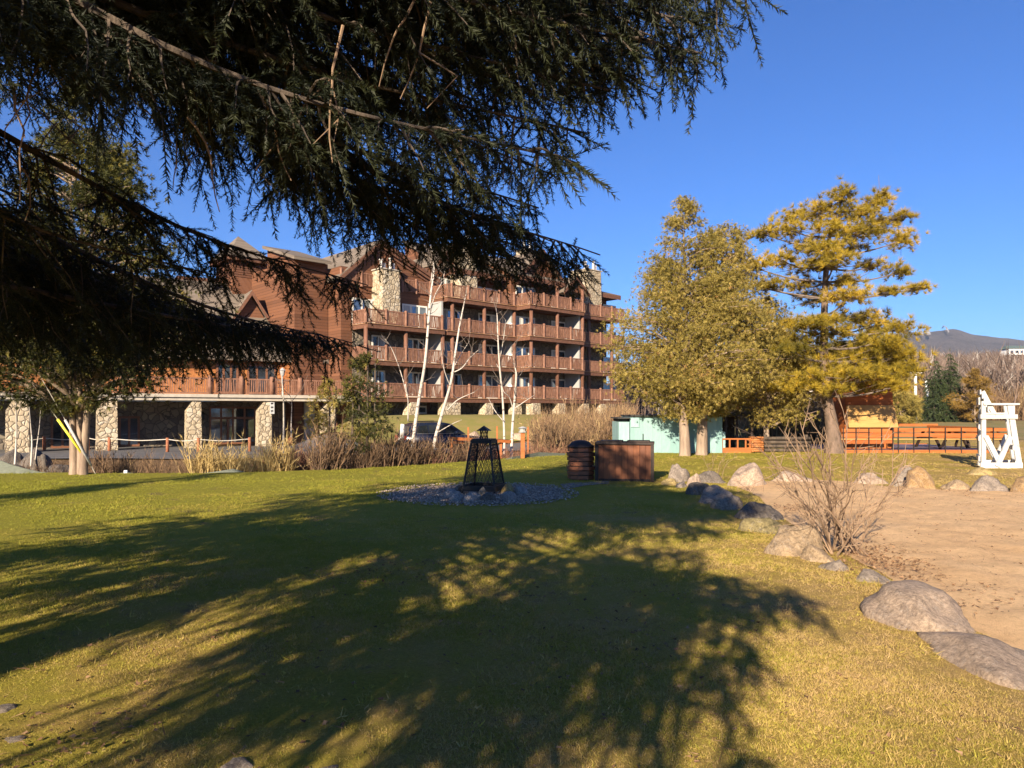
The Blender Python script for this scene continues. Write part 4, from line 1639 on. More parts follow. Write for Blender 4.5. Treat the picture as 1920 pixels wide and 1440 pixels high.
M['teal_b'] = board_mat('teal_boards', (0.25, 0.38, 0.365), (0.17, 0.29, 0.28), 0, 0.34, 0.75, rough=0.6, grain=(3, 3, 1), bstr=0.3, gap=0.05)
q = MB()
q.box(((X(1182) + X(1355)) / 2, d + 1.1, Z(781) / 2), (X(1355) - X(1182), 2.1, Z(781)))
q.build('wall', M['teal_b'], shed)
q = MB()
q.box(((X(1160) + X(1181)) / 2, d + 0.9, Z(791) / 2), (X(1181) - X(1160) - 0.02, 1.7, Z(791)))
q.build('side_cabinet', M['teal'], shed)
q = MB()
q.box(((X(1160) + X(1181)) / 2, d + 0.95, (Z(791) + Z(786)) / 2 + 0.01), (X(1181) - X(1160) - 0.08, 1.5, 0.09))
q.box(((X(1158) + X(1181)) / 2, d + 0.9, Z(784)), (X(1181) - X(1158), 1.9, 0.05))
q.build('cabinet_top', M['teal_dark'], shed)
q = MB()
q.box(((X(1182) + X(1356)) / 2, d + 1.1, Z(779.5)), (X(1356) - X(1180), 2.35, 0.06))
q.build('roof', M['teal_dark'], shed)
q = MB()
q.box(((X(1183) + X(1199)) / 2, d + 0.03, (Z(801) + Z(783)) / 2), (X(1199) - X(1183), 0.03, Z(783) - Z(801)))
q.build('hatch', M['teal'], shed)
q = MB()
q.box(((X(1205) + X(1207)) / 2, d + 0.035, (Z(825) + Z(813)) / 2), (0.03, 0.03, 0.22))
q.build('handle', M['dark_metal'], shed)
q = MB()
q.box((X(1358), d + 1.0, (Z(820)) / 2), (0.2, 1.6, Z(800)))
q.build('end_panel', M['teal'], shed)

# open dark shelter, its wooden rail and the log pillar
d = 27.4
shel = empty('shelter', (X(1392), d + 1.5, 0), 'small dark open shelter with posts, right of the turquoise shed', 'shelter')
q = MB()
q.box(((X(1352) + X(1424)) / 2, d + 1.4, Z(777)), (X(1424) - X(1352), 3.2, 0.12))
q.build('roof', M['teal_dark'], shel)
for x in (1362, 1383, 1411):
    q = MB()
    q.box((X(x), d + 0.1, Z(777) / 2), (0.09, 0.09, Z(777) - 0.14))
    q.build('post', M['dark_lid'], shel)
q = MB()
q.box(((X(1352) + X(1424)) / 2, d + 2.8, 0.7), (X(1420) - X(1356), 0.1, 1.35))
q.box((X(1352) + 0.1, d + 1.6, 0.7), (0.1, 2.3, 1.35))
q.build('back_wall', M['dark_lid'], shel)
d = 26.4
rl = empty('framed_rail', (X(1380), d, 0), 'orange wooden rail with square window-like openings in front of the dark shelter', 'fence')
q = MB()
q.box(((X(1352) + X(1408)) / 2, d, Z(845)), (X(1408) - X(1352), 0.08, 0.22))
q.build('board', M['orange_wood'], rl)
q = MB()
q.box(((X(1352) + X(1408)) / 2, d, Z(823)), (X(1408) - X(1352), 0.07, 0.05))
q.build('top_rail', M['orange_wood'], rl)
for x in (1354, 1368, 1383, 1398, 1406):
    q = MB()
    q.box((X(x), d, (Z(824) + Z(840)) / 2), (0.05, 0.05, Z(824.3) - Z(839.8)))
    q.build('post', M['orange_wood'], rl)
pil = empty('log_pillar', (X(1420), d, 0), 'square pillar of stacked orange logs between the shelter rail and the pine', 'pillar')
for i in range(7):
    q = MB()
    z = Z(848) + 0.045 + i * 0.082
    if i % 2:
        q.tube([(X(1408), d, z), (X(1432), d, z)], 0.042, 8)
        q.tube([(X(1408), d + 0.4, z), (X(1432), d + 0.4, z)], 0.042, 8)
    else:
        q.tube([(X(1411), d - 0.07, z), (X(1411), d + 0.5, z)], 0.042, 8)
        q.tube([(X(1429), d - 0.07, z), (X(1429), d + 0.5, z)], 0.042, 8)
        q.tube([(X(1409), d, z + 0.01), (X(1431), d, z + 0.01)], 0.042, 8)
    q.build('log', M['log_orange'], pil, True)
d = 27.0
lf = empty('log_fence', (X(1470), d, 0), 'low dark log fence in the shade between the log pillar and the pine trunk', 'fence')
for i in range(4):
    q = MB()
    q.tube([(X(1433), d + 0.05 * (i % 2), 0.10 + i * 0.15), (X(1520), d + 0.05 * (i % 2), 0.09 + i * 0.15)], 0.065, 8)
    q.build('rail', M['bark'], lf, True)
for x in (1438, 1476, 1515):
    q = MB()
    q.tube([(X(x), d + 0.17, -0.05), (X(x), d + 0.17, 0.68)], 0.07, 8)
    q.build('post', M['bark'], lf, True)

# ---------------------------------------------------------------- orange rink fence, floor, tables and the kiosk
d = 26.4
rink = empty('rink_fence', (X(1730), d + 2.5, 0), 'orange plank barrier with black posts around a purple-grey deck', 'fence')
x0, x1 = X(1578), X(1890)


def bd(name, a, b_, y0, y1, mat=None, th=0.05):
    q = MB()
    a, b_ = Vector(a), Vector(b_)
    q.beam(a + Vector((0, 0, (y0 + y1) / 2)), b_ + Vector((0, 0, (y0 + y1) / 2)), th, y1 - y0)
    return q.build(name, mat or M['orange_wood'], rink)


bd('kerb_board', (x0, d, 0), (x1, d, 0), 0.02, 0.14, th=0.10)
for (ya, yb) in ((0.63, 0.76), (0.83, 0.95)):
    bd('rail', (x0, d, 0), (X(1668), d, 0), ya - 0.02, yb - 0.02)
    bd('rail', (X(1676), d, 0), (x1, d, 0), ya, yb)
bd('ledge', (x0, d + 0.12, 0), (x1, d + 0.12, 0), 0.52, 0.56, M['ply'], 0.2)
bd('kerb_board', (x0, d + 5.2, 0), (x1, d + 5.2, 0), 0.02, 0.14, th=0.10)
for (ya, yb) in ((0.63, 0.76), (0.90, 1.02)):
    bd('rail', (X(1690), d + 5.2, 0), (x1 + 0.5, d + 5.2, 0), ya, yb)
for sx in (x1,):
    bd('rail', (sx, d + 0.1, 0), (sx, d + 5.1, 0), 0.83, 0.95)
    bd('rail', (sx, d + 0.1, 0), (sx, d + 5.1, 0), 0.63, 0.76)
for x in (1580, 1604, 1628, 1652, 1673, 1683, 1712, 1741, 1771, 1801, 1832, 1861, 1888):
    q = MB()
    q.box((X(x), d - 0.045, 0.5), (0.035, 0.03, 0.95))
    q.build('post', M['black'], rink)
M['deck_purple'] = plain('deck_floor', (0.17, 0.13, 0.15), (0.12, 0.095, 0.11), 2.5, 0.6, 0.2)
q = MB()
q.box(((x0 + x1) / 2, d + 2.6, 0.07), (x1 - x0 - 0.15, 5.0, 0.08))
q.build('floor', M['deck_purple'], rink)


def picnic(px, dd, rz, label, parent=None):
    r = empty('picnic_table', (X(px, dd), dd, 0.115), label, 'picnic table', 'picnic tables on the deck')
    ca, sa = math.cos(rz), math.sin(rz)

    def bq(c, s):
        return ((c[0] * ca - c[1] * sa + r.location.x, c[0] * sa + c[1] * ca + r.location.y, c[2] + r.location.z), s, rz)
    q = MB()
    for i in range(4):
        q.box(*bq((0, -0.27 + i * 0.18, 0.72), (1.6, 0.165, 0.04)))
    q.build('table_top', M['orange_wood'], r)
    for sy in (-0.62, 0.62):
        q = MB()
        q.box(*bq((0, sy, 0.43), (1.6, 0.25, 0.04)))
        q.build('seat', M['orange_wood'], r)
    for sx in (-0.6, 0.6):
        q = MB()
        for sy in (-1, 1):
            a = bq((sx, sy * 0.22, 0.7), (1, 1, 1))[0]
            b_ = bq((sx, sy * 0.68, 0.0), (1, 1, 1))[0]
            q.beam(a, b_, 0.07, 0.09)
        a, b_ = bq((sx + 0.05, -0.68, 0.38), (1, 1, 1))[0], bq((sx + 0.05, 0.68, 0.38), (1, 1, 1))[0]
        q.beam(a, b_, 0.04, 0.08)
        q.build('leg_frame', M['dark_lid'], r)


picnic(1765, 28.6, 0.15, 'picnic table on the purple deck, behind the middle of the orange barrier')
picnic(1835, 29.0, -0.2, 'picnic table on the purple deck, seen behind the white lifeguard chair')

d = 27.9
ki = empty('kiosk', (X(1630), d + 1, 0), 'orange plank kiosk with a plywood shutter behind the pine', 'kiosk')
q = MB()
q.box(((X(1585) + X(1674)) / 2, d + 0.9, 1.6), (X(1674) - X(1585), 1.8, 3.2))
q.build('wall', M['orange_siding'], ki)
q = MB()
a0, a1 = X(1585), X(1677)
pts = [(a0, d - 0.30, Z(801)), (a1, d - 0.30, Z(801)), (a1 - 0.03, d - 0.06, Z(760)), (a0, d - 0.06, Z(760))]
q.prism(pts, (0, 0.04, 0))
q.build('shutter', M['ply'], ki)
q = MB()
q.box(((X(1587) + X(1631)) / 2, d - 0.01, (Z(809) + Z(802)) / 2), (X(1631) - X(1587), 0.04, 0.22))
q.build('counter_gap', M['black'], ki)
q = MB()
q.box(((X(1585) + X(1674)) / 2, d + 0.9, 3.24), (X(1674) - X(1585) + 0.06, 1.86, 0.08))
q.build('roof', M['orange_wood'], ki)

# ---------------------------------------------------------------- white lifeguard chair
d = FPX * EYE / (880 - HZ)
k = d / FPX
lx0, ly0 = X(1838), d
lg = empty('lifeguard_chair', (lx0 + 0.6, ly0 + 0.5, 0), 'tall white wooden lifeguard chair on the grass beside the boulders', 'lifeguard chair')


def lp(px, py, off=0.0):
    return Vector((X(px) + off * 0.60, ly0 + off, (880 - py) * k))


def plank(name, a, b_, wd, off, mat='white_paint', th=0.045):
    q = MB()
    q.beam(lp(*a, off), lp(*b_, off), wd, th, up=(0, -1, 0)) if False else q.beam(lp(*a, off), lp(*b_, off), th, wd, up=(0, 0, 1) if abs(a[0] - b_[0]) > abs(a[1] - b_[1]) else (1, 0, 0))
    return q.build(name, M[mat], lg)


for off, s_ in ((0.0, 'near'), (1.05, 'far')):
    plank('leg', (1844, 880), (1844, 752), 0.115, off)
    plank('leg', (1912, 880), (1893, 758), 0.15, off + 0.003)
    plank('seat_beam', (1838, 781), (1907, 781), 0.115, off - 0.05)
    plank('arm_rest', (1842, 757.5), (1909, 757.5), 0.045, off - 0.004, th=0.13)
    plank('brace', (1848, 818), (1877, 874), 0.13, off - 0.052)
    plank('brace', (1894, 818), (1869, 874), 0.13, off - 0.10)
    plank('back_support', (1842, 734), (1864, 776), 0.12, off + 0.05)
    q = MB()
    q.beam(lp(1838, 873, off - 0.055), lp(1916, 873, off - 0.055), 0.05, 0.17)
    q.build('base_beam', M['white_worn'], lg)
    q = MB()
    q.beam(lp(1839, 748, off - 0.02), lp(1846, 760, off - 0.02), 0.04, 0.20)
# cross members
for (px, py, wd) in ((1841, 752, 0.2), (1841, 800, 0.12), (1841, 822, 0.12), (1841, 860, 0.14), (1905, 840, 0.12), (1910, 868, 0.12)):
    q = MB()
    q.beam(lp(px, py, -0.04) - Vector((0.07, 0, 0)), lp(px, py, 1.1) - Vector((0.07, 0, 0)), 0.04, wd)
    q.build('cross_board', M['white_paint'], lg)
q = MB()
for i in range(4):
    q.beam(lp(1848 + i * 12, 775, 0.0), lp(1848 + i * 12, 775, 1.05), 0.14, 0.035)
q.build('seat', M['white_paint'], lg)
q = MB()
for i in range(5):
    q.beam(lp(1838.5 + i * 3.6, 735 + i * 8, -0.05), lp(1838.5 + i * 3.6, 735 + i * 8, 1.12), 0.03, 0.125)
q.build('backrest', M['white_paint'], lg)
q = MB()
q.beam(lp(1900, 757, 0.0), lp(1900, 776, 0.0), 0.05, 0.05)
q.build('arm_post', M['white_paint'], lg)

# ---------------------------------------------------------------- parked car
cd = R(27)
cw, cl = 1.84, 4.6
rear = P(750, 845, 36.8)
cz = float(ground_z(rear.x + 1.6, rear.y + 1.6)) + 0.04
car = empty('parked_car', (rear.x + 1.66, rear.y + 1.6, cz), 'dark blue sport utility car parked on the road below the lodge', 'car')
ct, cn = Vector((math.cos(cd), math.sin(cd), 0)), Vector((math.sin(cd), -math.cos(cd), 0))
org = Vector((rear.x, rear.y, cz))


def CW(u, v, z):
    """u along the car from its tail, v to its right"""
    return org + ct * u + cn * v + Vector((0, 0, z))


prof = [(0.05, 0.38), (0.0, 0.75), (0.08, 1.02), (0.30, 1.12), (1.0, 1.10), (2.0, 1.08), (3.0, 1.06), (3.35, 1.03), (4.1, 0.93), (4.5, 0.78), (4.6, 0.55), (4.52, 0.35)]
q = MB()
lay = []
for v, ins in ((-0.92, 0.06), (-0.86, 0.0), (0.86, 0.0), (0.92, 0.06)):
    lay.append([CW(min(max(u, ins), cl - ins), v, z - (0.03 if abs(v) > 0.9 and z > 0.9 else 0)) for u, z in prof])
n = len(prof)
vs = [p_ for L_ in lay for p_ in L_]
fs = []
for a in range(3):
    for i in range(n):
        j = (i + 1) % n
        fs.append((a * n + i, a * n + j, (a + 1) * n + j, (a + 1) * n + i))
fs += [tuple(range(n)), tuple(3 * n + i for i in reversed(range(n)))]
q.add(vs, fs)
q.build('body', M['car_paint'], car, True)
cab = [(0.12, 1.08), (0.38, 1.55), (0.75, 1.68), (2.1, 1.70), (2.55, 1.62), (3.4, 1.05)]
q = MB()
lay = []
for v, dz in ((-0.84, 0), (0.84, 0)):
    lay.append([CW(u, v * (1 - 0.16 * (z - 1.05) / 0.65), z) for u, z in cab])
n = len(cab)
q.add([p_ for L_ in lay for p_ in L_], [(i, (i + 1) % n, n + (i + 1) % n, n + i) for i in range(n)] + [tuple(range(n)), tuple(n + i for i in reversed(range(n)))])
q.build('cabin', M['car_paint'], car, False, bevel=0.04)
for (pts) in (((0.62, 1.14), (0.72, 1.50), (1.20, 1.56), (1.25, 1.14)), ((1.32, 1.14), (1.28, 1.56), (2.05, 1.58), (2.12, 1.14)), ((2.20, 1.14), (2.14, 1.57), (2.42, 1.52), (3.02, 1.14))):
    for sg in (1, -1):
        q = MB()
        q.prism([CW(u, sg * 0.845 * (1 - 0.155 * (z - 1.05) / 0.65), z) for u, z in pts], cn * (0.012 * sg))
        q.build('window', M['car_glass'], car)
q = MB()
q.prism([CW(0.15, -0.7, 1.14), CW(0.15, 0.7, 1.14), CW(0.34, 0.66, 1.50), CW(0.34, -0.66, 1.50)], ct * -0.03)
q.build('rear_window', M['car_glass'], car)
q = MB()
q.beam(CW(0.62, 0.855, 1.125), CW(3.0, 0.86, 1.125), 0.02, 0.02)
q.build('chrome_strip', M['alloy'], car)
for u in (0.85, 3.65):
    for sg in (1, -1):
        q = MB()
        q.tube([CW(u, sg * 0.70, 0.35), CW(u, sg * 0.935, 0.35)], 0.36, 22)
        wh = q.build('wheel', M['tyre'], car)
        q = MB()
        q.tube([CW(u, sg * 0.92, 0.35), CW(u, sg * 0.945, 0.35)], 0.23, 16)
        q.build('rim', M['alloy'], wh)
for v in (-0.70, 0.70):
    q = MB()
    q.prism([CW(0.03, v - 0.17, 0.80), CW(0.03, v + 0.17, 0.80), CW(0.05, v + 0.17, 1.02), CW(0.05, v - 0.17, 1.02)], ct * -0.04)
    q.build('tail_lamp', M['tail_lamp'], car)
q = MB()
q.prism([CW(0.0, -0.26, 0.78), CW(0.0, 0.26, 0.78), CW(0.01, 0.26, 0.92), CW(0.01, -0.26, 0.92)], ct * -0.03)
q.build('number_plate', M['plate'], car)
q = MB()
q.tube([CW(0.7, 0.62, 1.74), CW(2.1, 0.62, 1.76)], 0.02, 6)
q.tube([CW(0.7, -0.62, 1.74), CW(2.1, -0.62, 1.76)], 0.02, 6)
q.build('roof_rail', M['dark_metal'], car)
for sg in (1, -1):
    q = MB()
    q.box(CW(2.75, sg * 1.0, 1.16), (0.14, 0.2, 0.14), cd)
    q.build('mirror', M['car_paint'], car, bevel=0.03)

# ---------------------------------------------------------------- fences and posts beyond the lawn
def gz_at(x, y):
    return float(ground_z(x, y))


rope_posts = []
xs_r = [36, 83, 165, 205, 314, 372, 468]
for i, x in enumerate(xs_r):
    dd = 45.0 + 1.2 * math.sin(i)
    px_, g0 = X(x, dd), gz_at(X(x, dd), dd)
    rope_posts.append(Vector((px_, dd, g0)))
rf_ = empty('rope_fence', rope_posts[3], 'rope strung between short red-brown posts along the road before the stone arcade', 'fence')
for p_ in rope_posts:
    q = MB()
    q.tube([p_ - Vector((0, 0, 0.1)), p_ + Vector((0, 0, 0.92))], [0.10, 0.09], 8)
    q.build('post', M['red_post'], rf_, True)
for a, b_ in zip(rope_posts[:-1], rope_posts[1:]):
    q = MB()
    m_ = a.lerp(b_, 0.5) + Vector((0, 0, 0.72))
    q.tube([Vector(v) for v in catmull([a + Vector((0, 0, 0.82)), m_, b_ + Vector((0, 0, 0.82))], 8)], 0.025, 5)
    q.build('rope', M['rope'], rf_)

fb = empty('footbridge', P(905, 835, 26.0), 'small footbridge with orange wooden handrails behind the fire pit', 'bridge')
for (a, b_, wd) in (((842, 822), (958, 828), 0.11), ((846, 829), (905, 831), 0.09)):
    q = MB()
    q.beam(P(*a, 25.2), P(*b_, 26.4), 0.07, wd)
    q.build('handrail', M['orange_wood'], fb)
q = MB()
q.beam(P(880, 821, 26.2), P(955, 826, 26.6), 0.08, 0.07)
q.build('handrail', M['dark_lid'], fb)
for (x, y0, y1, dd) in ((846, 822, 868, 25.2), (878, 801, 868, 26.0), (932, 799, 868, 26.6), (939, 824, 868, 26.3), (990, 800, 850, 27.4)):
    q = MB()
    q.beam(P(x, y1, dd), P(x, y0, dd), 0.09 if y0 > 810 else 0.06, 0.09 if y0 > 810 else 0.06)
    q.build('post', M['orange_wood'], fb)
q = MB()
q.beam(P(842, 868, 25.8), P(962, 868, 26.6), 1.2, 0.1)
q.build('walkway', M['log'], fb)
lp_ = empty('path_lamp', P(980, 862, 23.2), 'stout orange wooden post carrying a small grey lantern', 'lamp')
q = MB()
q.beam(P(980, 866, 23.2), P(980, 811, 23.2), 0.13, 0.13)
q.build('post', M['orange_wood'], lp_)
q = MB()
c0 = P(980, 811, 23.2)
q.lathe(c0, [(0.13, 0.0), (0.14, 0.03), (0.10, 0.05), (0.11, 0.13), (0.17, 0.14), (0.03, 0.20)], 8)
q.build('lantern', M['panel_grey'], lp_)
gt = empty('wooden_gate', P(790, 856, 23.0), 'low dark slatted gate between the birch trunks', 'gate')
q = MB()
for y in (832, 842, 856):
    q.beam(P(773, y, 23.0), P(812, y, 23.0), 0.04, 0.06)
q.build('rail', M['dark_lid'], gt)
q = MB()
for i in range(8):
    q.beam(P(775 + i * 5, 862, 23.03), P(775 + i * 5, 838, 23.03), 0.025, 0.025)
q.build('slats', M['dark_lid'], gt)
pt = empty('fence_post', P(754, 862, 24.0), 'dark fence post with a weathered white top left of the car', 'post')
q = MB()
q.tube([P(754, 872, 24), P(754, 822, 24)], 0.085, 8)
q.build('shaft', M['bark'], pt, True)
q = MB()
q.tube([P(754, 821.9, 24), P(755, 795, 24)], [0.085, 0.075], 8)
q.build('top', M['white_worn'], pt, True)

# guy wire with a yellow and a white guard, left
for nm, a, b_, mt, lb, wt in (('guy_guard', (108, 786), (165, 866), 'yellow', 'yellow plastic guard on a leaning guy wire', (182, 893)), ('guy_guard', (122, 787), (171, 873), 'white_paint', 'white plastic guard on a leaning guy wire', (181, 892))):
    A, B = P(*a, 17.2), P(*b_, 17.6)
    r = empty(nm, P(*wt, 17.7), lb, 'wire guard', 'guards on the guy wires')
    q = MB()
    q.tube([A, B], 0.030, 8)
    q.build('guard', M[mt], r, True)
    q = MB()
    q.tube([A + (A - B) * 1.6, B, P(*wt, 17.75)], 0.008, 5)
    q.build('wire', M['rope'], r)


def net(name, pts, label):
    """low sagging silt net: upper edge points with the ground row below, given thickness"""
    q = MB()
    top_ = [P(x, y, dd) for x, y, yb, dd in pts]
    bot_ = [P(x, yb, dd) for x, y, yb, dd in pts]
    for i in range(len(pts) - 1):
        yv = Vector((0, 0.03, 0))
        q.hexa([bot_[i], bot_[i + 1], bot_[i + 1] + yv, bot_[i] + yv, top_[i], top_[i + 1], top_[i + 1] + yv, top_[i] + yv])
    tag(q.build(name, M['netting'], None), label, 'net', 'silt nets along the lawn edge')


net('silt_net', [(-60, 845, 897, 17.9), (2, 864, 897, 17.8), (20, 871, 896, 17.8), (45, 878, 896, 17.8), (75, 885, 895, 17.9), (110, 889, 895, 17.9), (150, 890, 894, 18)], 'long grey-green net sagging along the lawn edge at far left')
net('silt_net', [(210, 889, 894, 18), (232, 886, 894, 18.1), (240, 886, 893, 18.1), (262, 889, 893, 18.2)], 'short grey net hump right of the leaning poles')
net('silt_net', [(375, 888, 893, 18.4), (405, 884, 893, 18.4), (437, 879, 892, 18.4), (470, 888, 891, 18.4)], 'pale net heap in the yellow reeds')
net('silt_net', [(930, 866, 872, 22.5), (960, 857, 872, 22.8), (1010, 848, 870, 24.0), (1060, 850, 862, 25.0)], 'grey net strip at the lawn edge right of the fire pit')
q = MB()
q.box(P(236, 888, 17.9), (0.09, 0.05, 0.17))
tag(q.build('marker_stake', M['white_cover'], None, bevel=0.01), 'short pale stake at the lawn edge by the net hump', 'stake')

# dark boulder retaining wall at far left, and stones on the mound
for i, (x0, x1, y0, y1) in enumerate([(-40, 8, 836, 868), (6, 42, 833, 868), (38, 78, 832, 872), (70, 100, 842, 880), (-30, 14, 860, 885), (14, 52, 862, 888), (90, 130, 862, 890)]):
    rock('wall_boulder', x0 - 6, x1 + 6, y0 + 8, y1 + 12, 'dark', ['leftmost dark boulder of the bank by the birch saplings', 'dark boulder behind the tallest birch sapling', 'dark boulder topping the bank right of the birch saplings', 'dark boulder stepping down from the bank', 'low dark boulder at the left edge of the bank', 'low dark boulder in the middle of the bank foot', 'dark boulder at the foot of the bank beside the cedar trunks'][i], 0.3 * i, 120 + i, -0.35, 0.9, 'dark boulders of the bank', 0.2)


def stone_at(px0, px1, y0, y1, dd, kind, label, seed):
    c = P((px0 + px1) / 2, y1, dd)
    v, f = ICO3
    r = 1 + 0.25 * np.array([noise.noise(Vector(a * 1.4) + Vector((seed, 0, 0))) for a in v])
    q = v * r[:, None] * np.array([(px1 - px0) / FPX * dd / 2, (px1 - px0) / FPX * dd / 2.6, (y1 - y0) / FPX * dd])
    q[:, 2] = np.where(q[:, 2] < 0, q[:, 2] * 0.4, q[:, 2])
    o = tri_mesh('mound_boulder', q, f, RK[kind], None, None, True)
    o.location = (c.x, c.y, gz_at(c.x, c.y) - 0.02)
    tag(o, label, 'boulder', 'boulders on the grassy mound')


stone_at(874, 902, 790, 807, 44.5, 'pink', 'pale pointed boulder on the grassy mound above the footbridge', 3)
stone_at(958, 984, 793, 806, 46.0, 'pink', 'low pale boulder on the mound behind the right birches', 5)
stone_at(1012, 1030, 799, 808, 48.0, 'grey', 'grey boulder at the right foot of the mound', 8)

# ---------------------------------------------------------------- foliage materials
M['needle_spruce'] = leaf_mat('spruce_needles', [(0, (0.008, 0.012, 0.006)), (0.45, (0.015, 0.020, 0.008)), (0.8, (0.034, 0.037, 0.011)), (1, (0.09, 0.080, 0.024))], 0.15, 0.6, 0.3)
M['needle_spruce_far'] = leaf_mat('spruce_needles_far', [(0, (0.018, 0.030, 0.012)), (0.5, (0.038, 0.056, 0.018)), (1, (0.085, 0.095, 0.028))], 0.15, 0.6, 0.3)
M['cedar_leaf'] = leaf_mat('cedar_leaf', [(0, (0.14, 0.115, 0.026)), (0.4, (0.29, 0.225, 0.052)), (0.75, (0.42, 0.32, 0.088)), (0.97, (0.50, 0.365, 0.12)), (1, (0.40, 0.23, 0.08))], 0.32, 0.65, 0.25)
M['cedar_leaf_dark'] = leaf_mat('cedar_leaf_dark', [(0, (0.022, 0.026, 0.008)), (0.45, (0.060, 0.062, 0.015)), (0.8, (0.16, 0.138, 0.028)), (1, (0.25, 0.19, 0.045))], 0.2, 0.65, 0.25)
M['pine_needle'] = leaf_mat('pine_needles', [(0, (0.11, 0.092, 0.012)), (0.4, (0.28, 0.205, 0.020)), (0.75, (0.44, 0.305, 0.030)), (1, (0.55, 0.375, 0.050))], 0.25, 0.55, 0.3)
M['reed'] = leaf_mat('reed', [(0, (0.26, 0.17, 0.07)), (0.5, (0.42, 0.30, 0.12)), (1, (0.56, 0.42, 0.19))], 0.2, 0.7, 0.2)
M['red_twig'] = leaf_mat('red_twig', [(0, (0.16, 0.075, 0.045)), (0.5, (0.27, 0.135, 0.085)), (1, (0.38, 0.22, 0.14))], 0, 0.8, 0.2)
M['brush'] = leaf_mat('brush_twig', [(0, (0.075, 0.048, 0.032)), (0.5, (0.17, 0.105, 0.062)), (0.85, (0.27, 0.165, 0.085)), (1, (0.33, 0.23, 0.11))], 0, 0.85, 0.2)
M['wood_far'] = leaf_mat('far_wood', [(0, (0.085, 0.060, 0.050)), (0.5, (0.17, 0.120, 0.095)), (0.85, (0.26, 0.19, 0.14)), (1, (0.52, 0.46, 0.40))], 0, 0.9, 0.1)
M['dead_leaf'] = leaf_mat('dead_leaf', [(0, (0.10, 0.052, 0.028)), (0.5, (0.22, 0.12, 0.06)), (1, (0.36, 0.22, 0.12))], 0.1, 0.8, 0.2)
M['gold_leaf'] = leaf_mat('gold_leaf', [(0, (0.14, 0.085, 0.022)), (0.5, (0.24, 0.145, 0.032)), (1, (0.36, 0.215, 0.05))], 0.2, 0.7, 0.2)


def unit(v):
    return v / (np.linalg.norm(v, axis=-1, keepdims=True) + 1e-12)


def spruce_twig(n, wid, ln=0.13):
    it = [((0, 0, 0), (0, 1, 0), 1.0, wid * 1.6)]
    for i in range(n):
        t = 0.04 + 0.94 * (i + RNG.random()) / n
        a = RNG.uniform(0, 2 * PI)
        rd = np.array([math.cos(a), 0, math.sin(a) * 0.75 + 0.12])
        d = 0.75 * rd + np.array([0, 0.62, 0])
        it.append(((0, t, 0), d, ln * RNG.uniform(0.8, 1.15) * (1 - 0.35 * t ** 4), wid))
    it.append(((0, 0.96, 0), (0, 1, 0.1), 0.10, wid))
    return t_blades(it)


SPR_NEAR = [spruce_twig(54, 0.030, 0.17) for _ in range(4)]
SPR_MID = [spruce_twig(26, 0.055, 0.20) for _ in range(3)]
SPR_FAR = [spruce_twig(12, 0.11, 0.26) for _ in range(3)]


def visible(p, margin=0.12):
    """is a point inside (or near) the picture"""
    if p[1] < 0.4:
        return False
    u, v = p[0] / p[1], (p[2] - EYE) / p[1]
    return abs(u) < 0.722 + margin and -0.504 - margin < v < 0.579 + margin


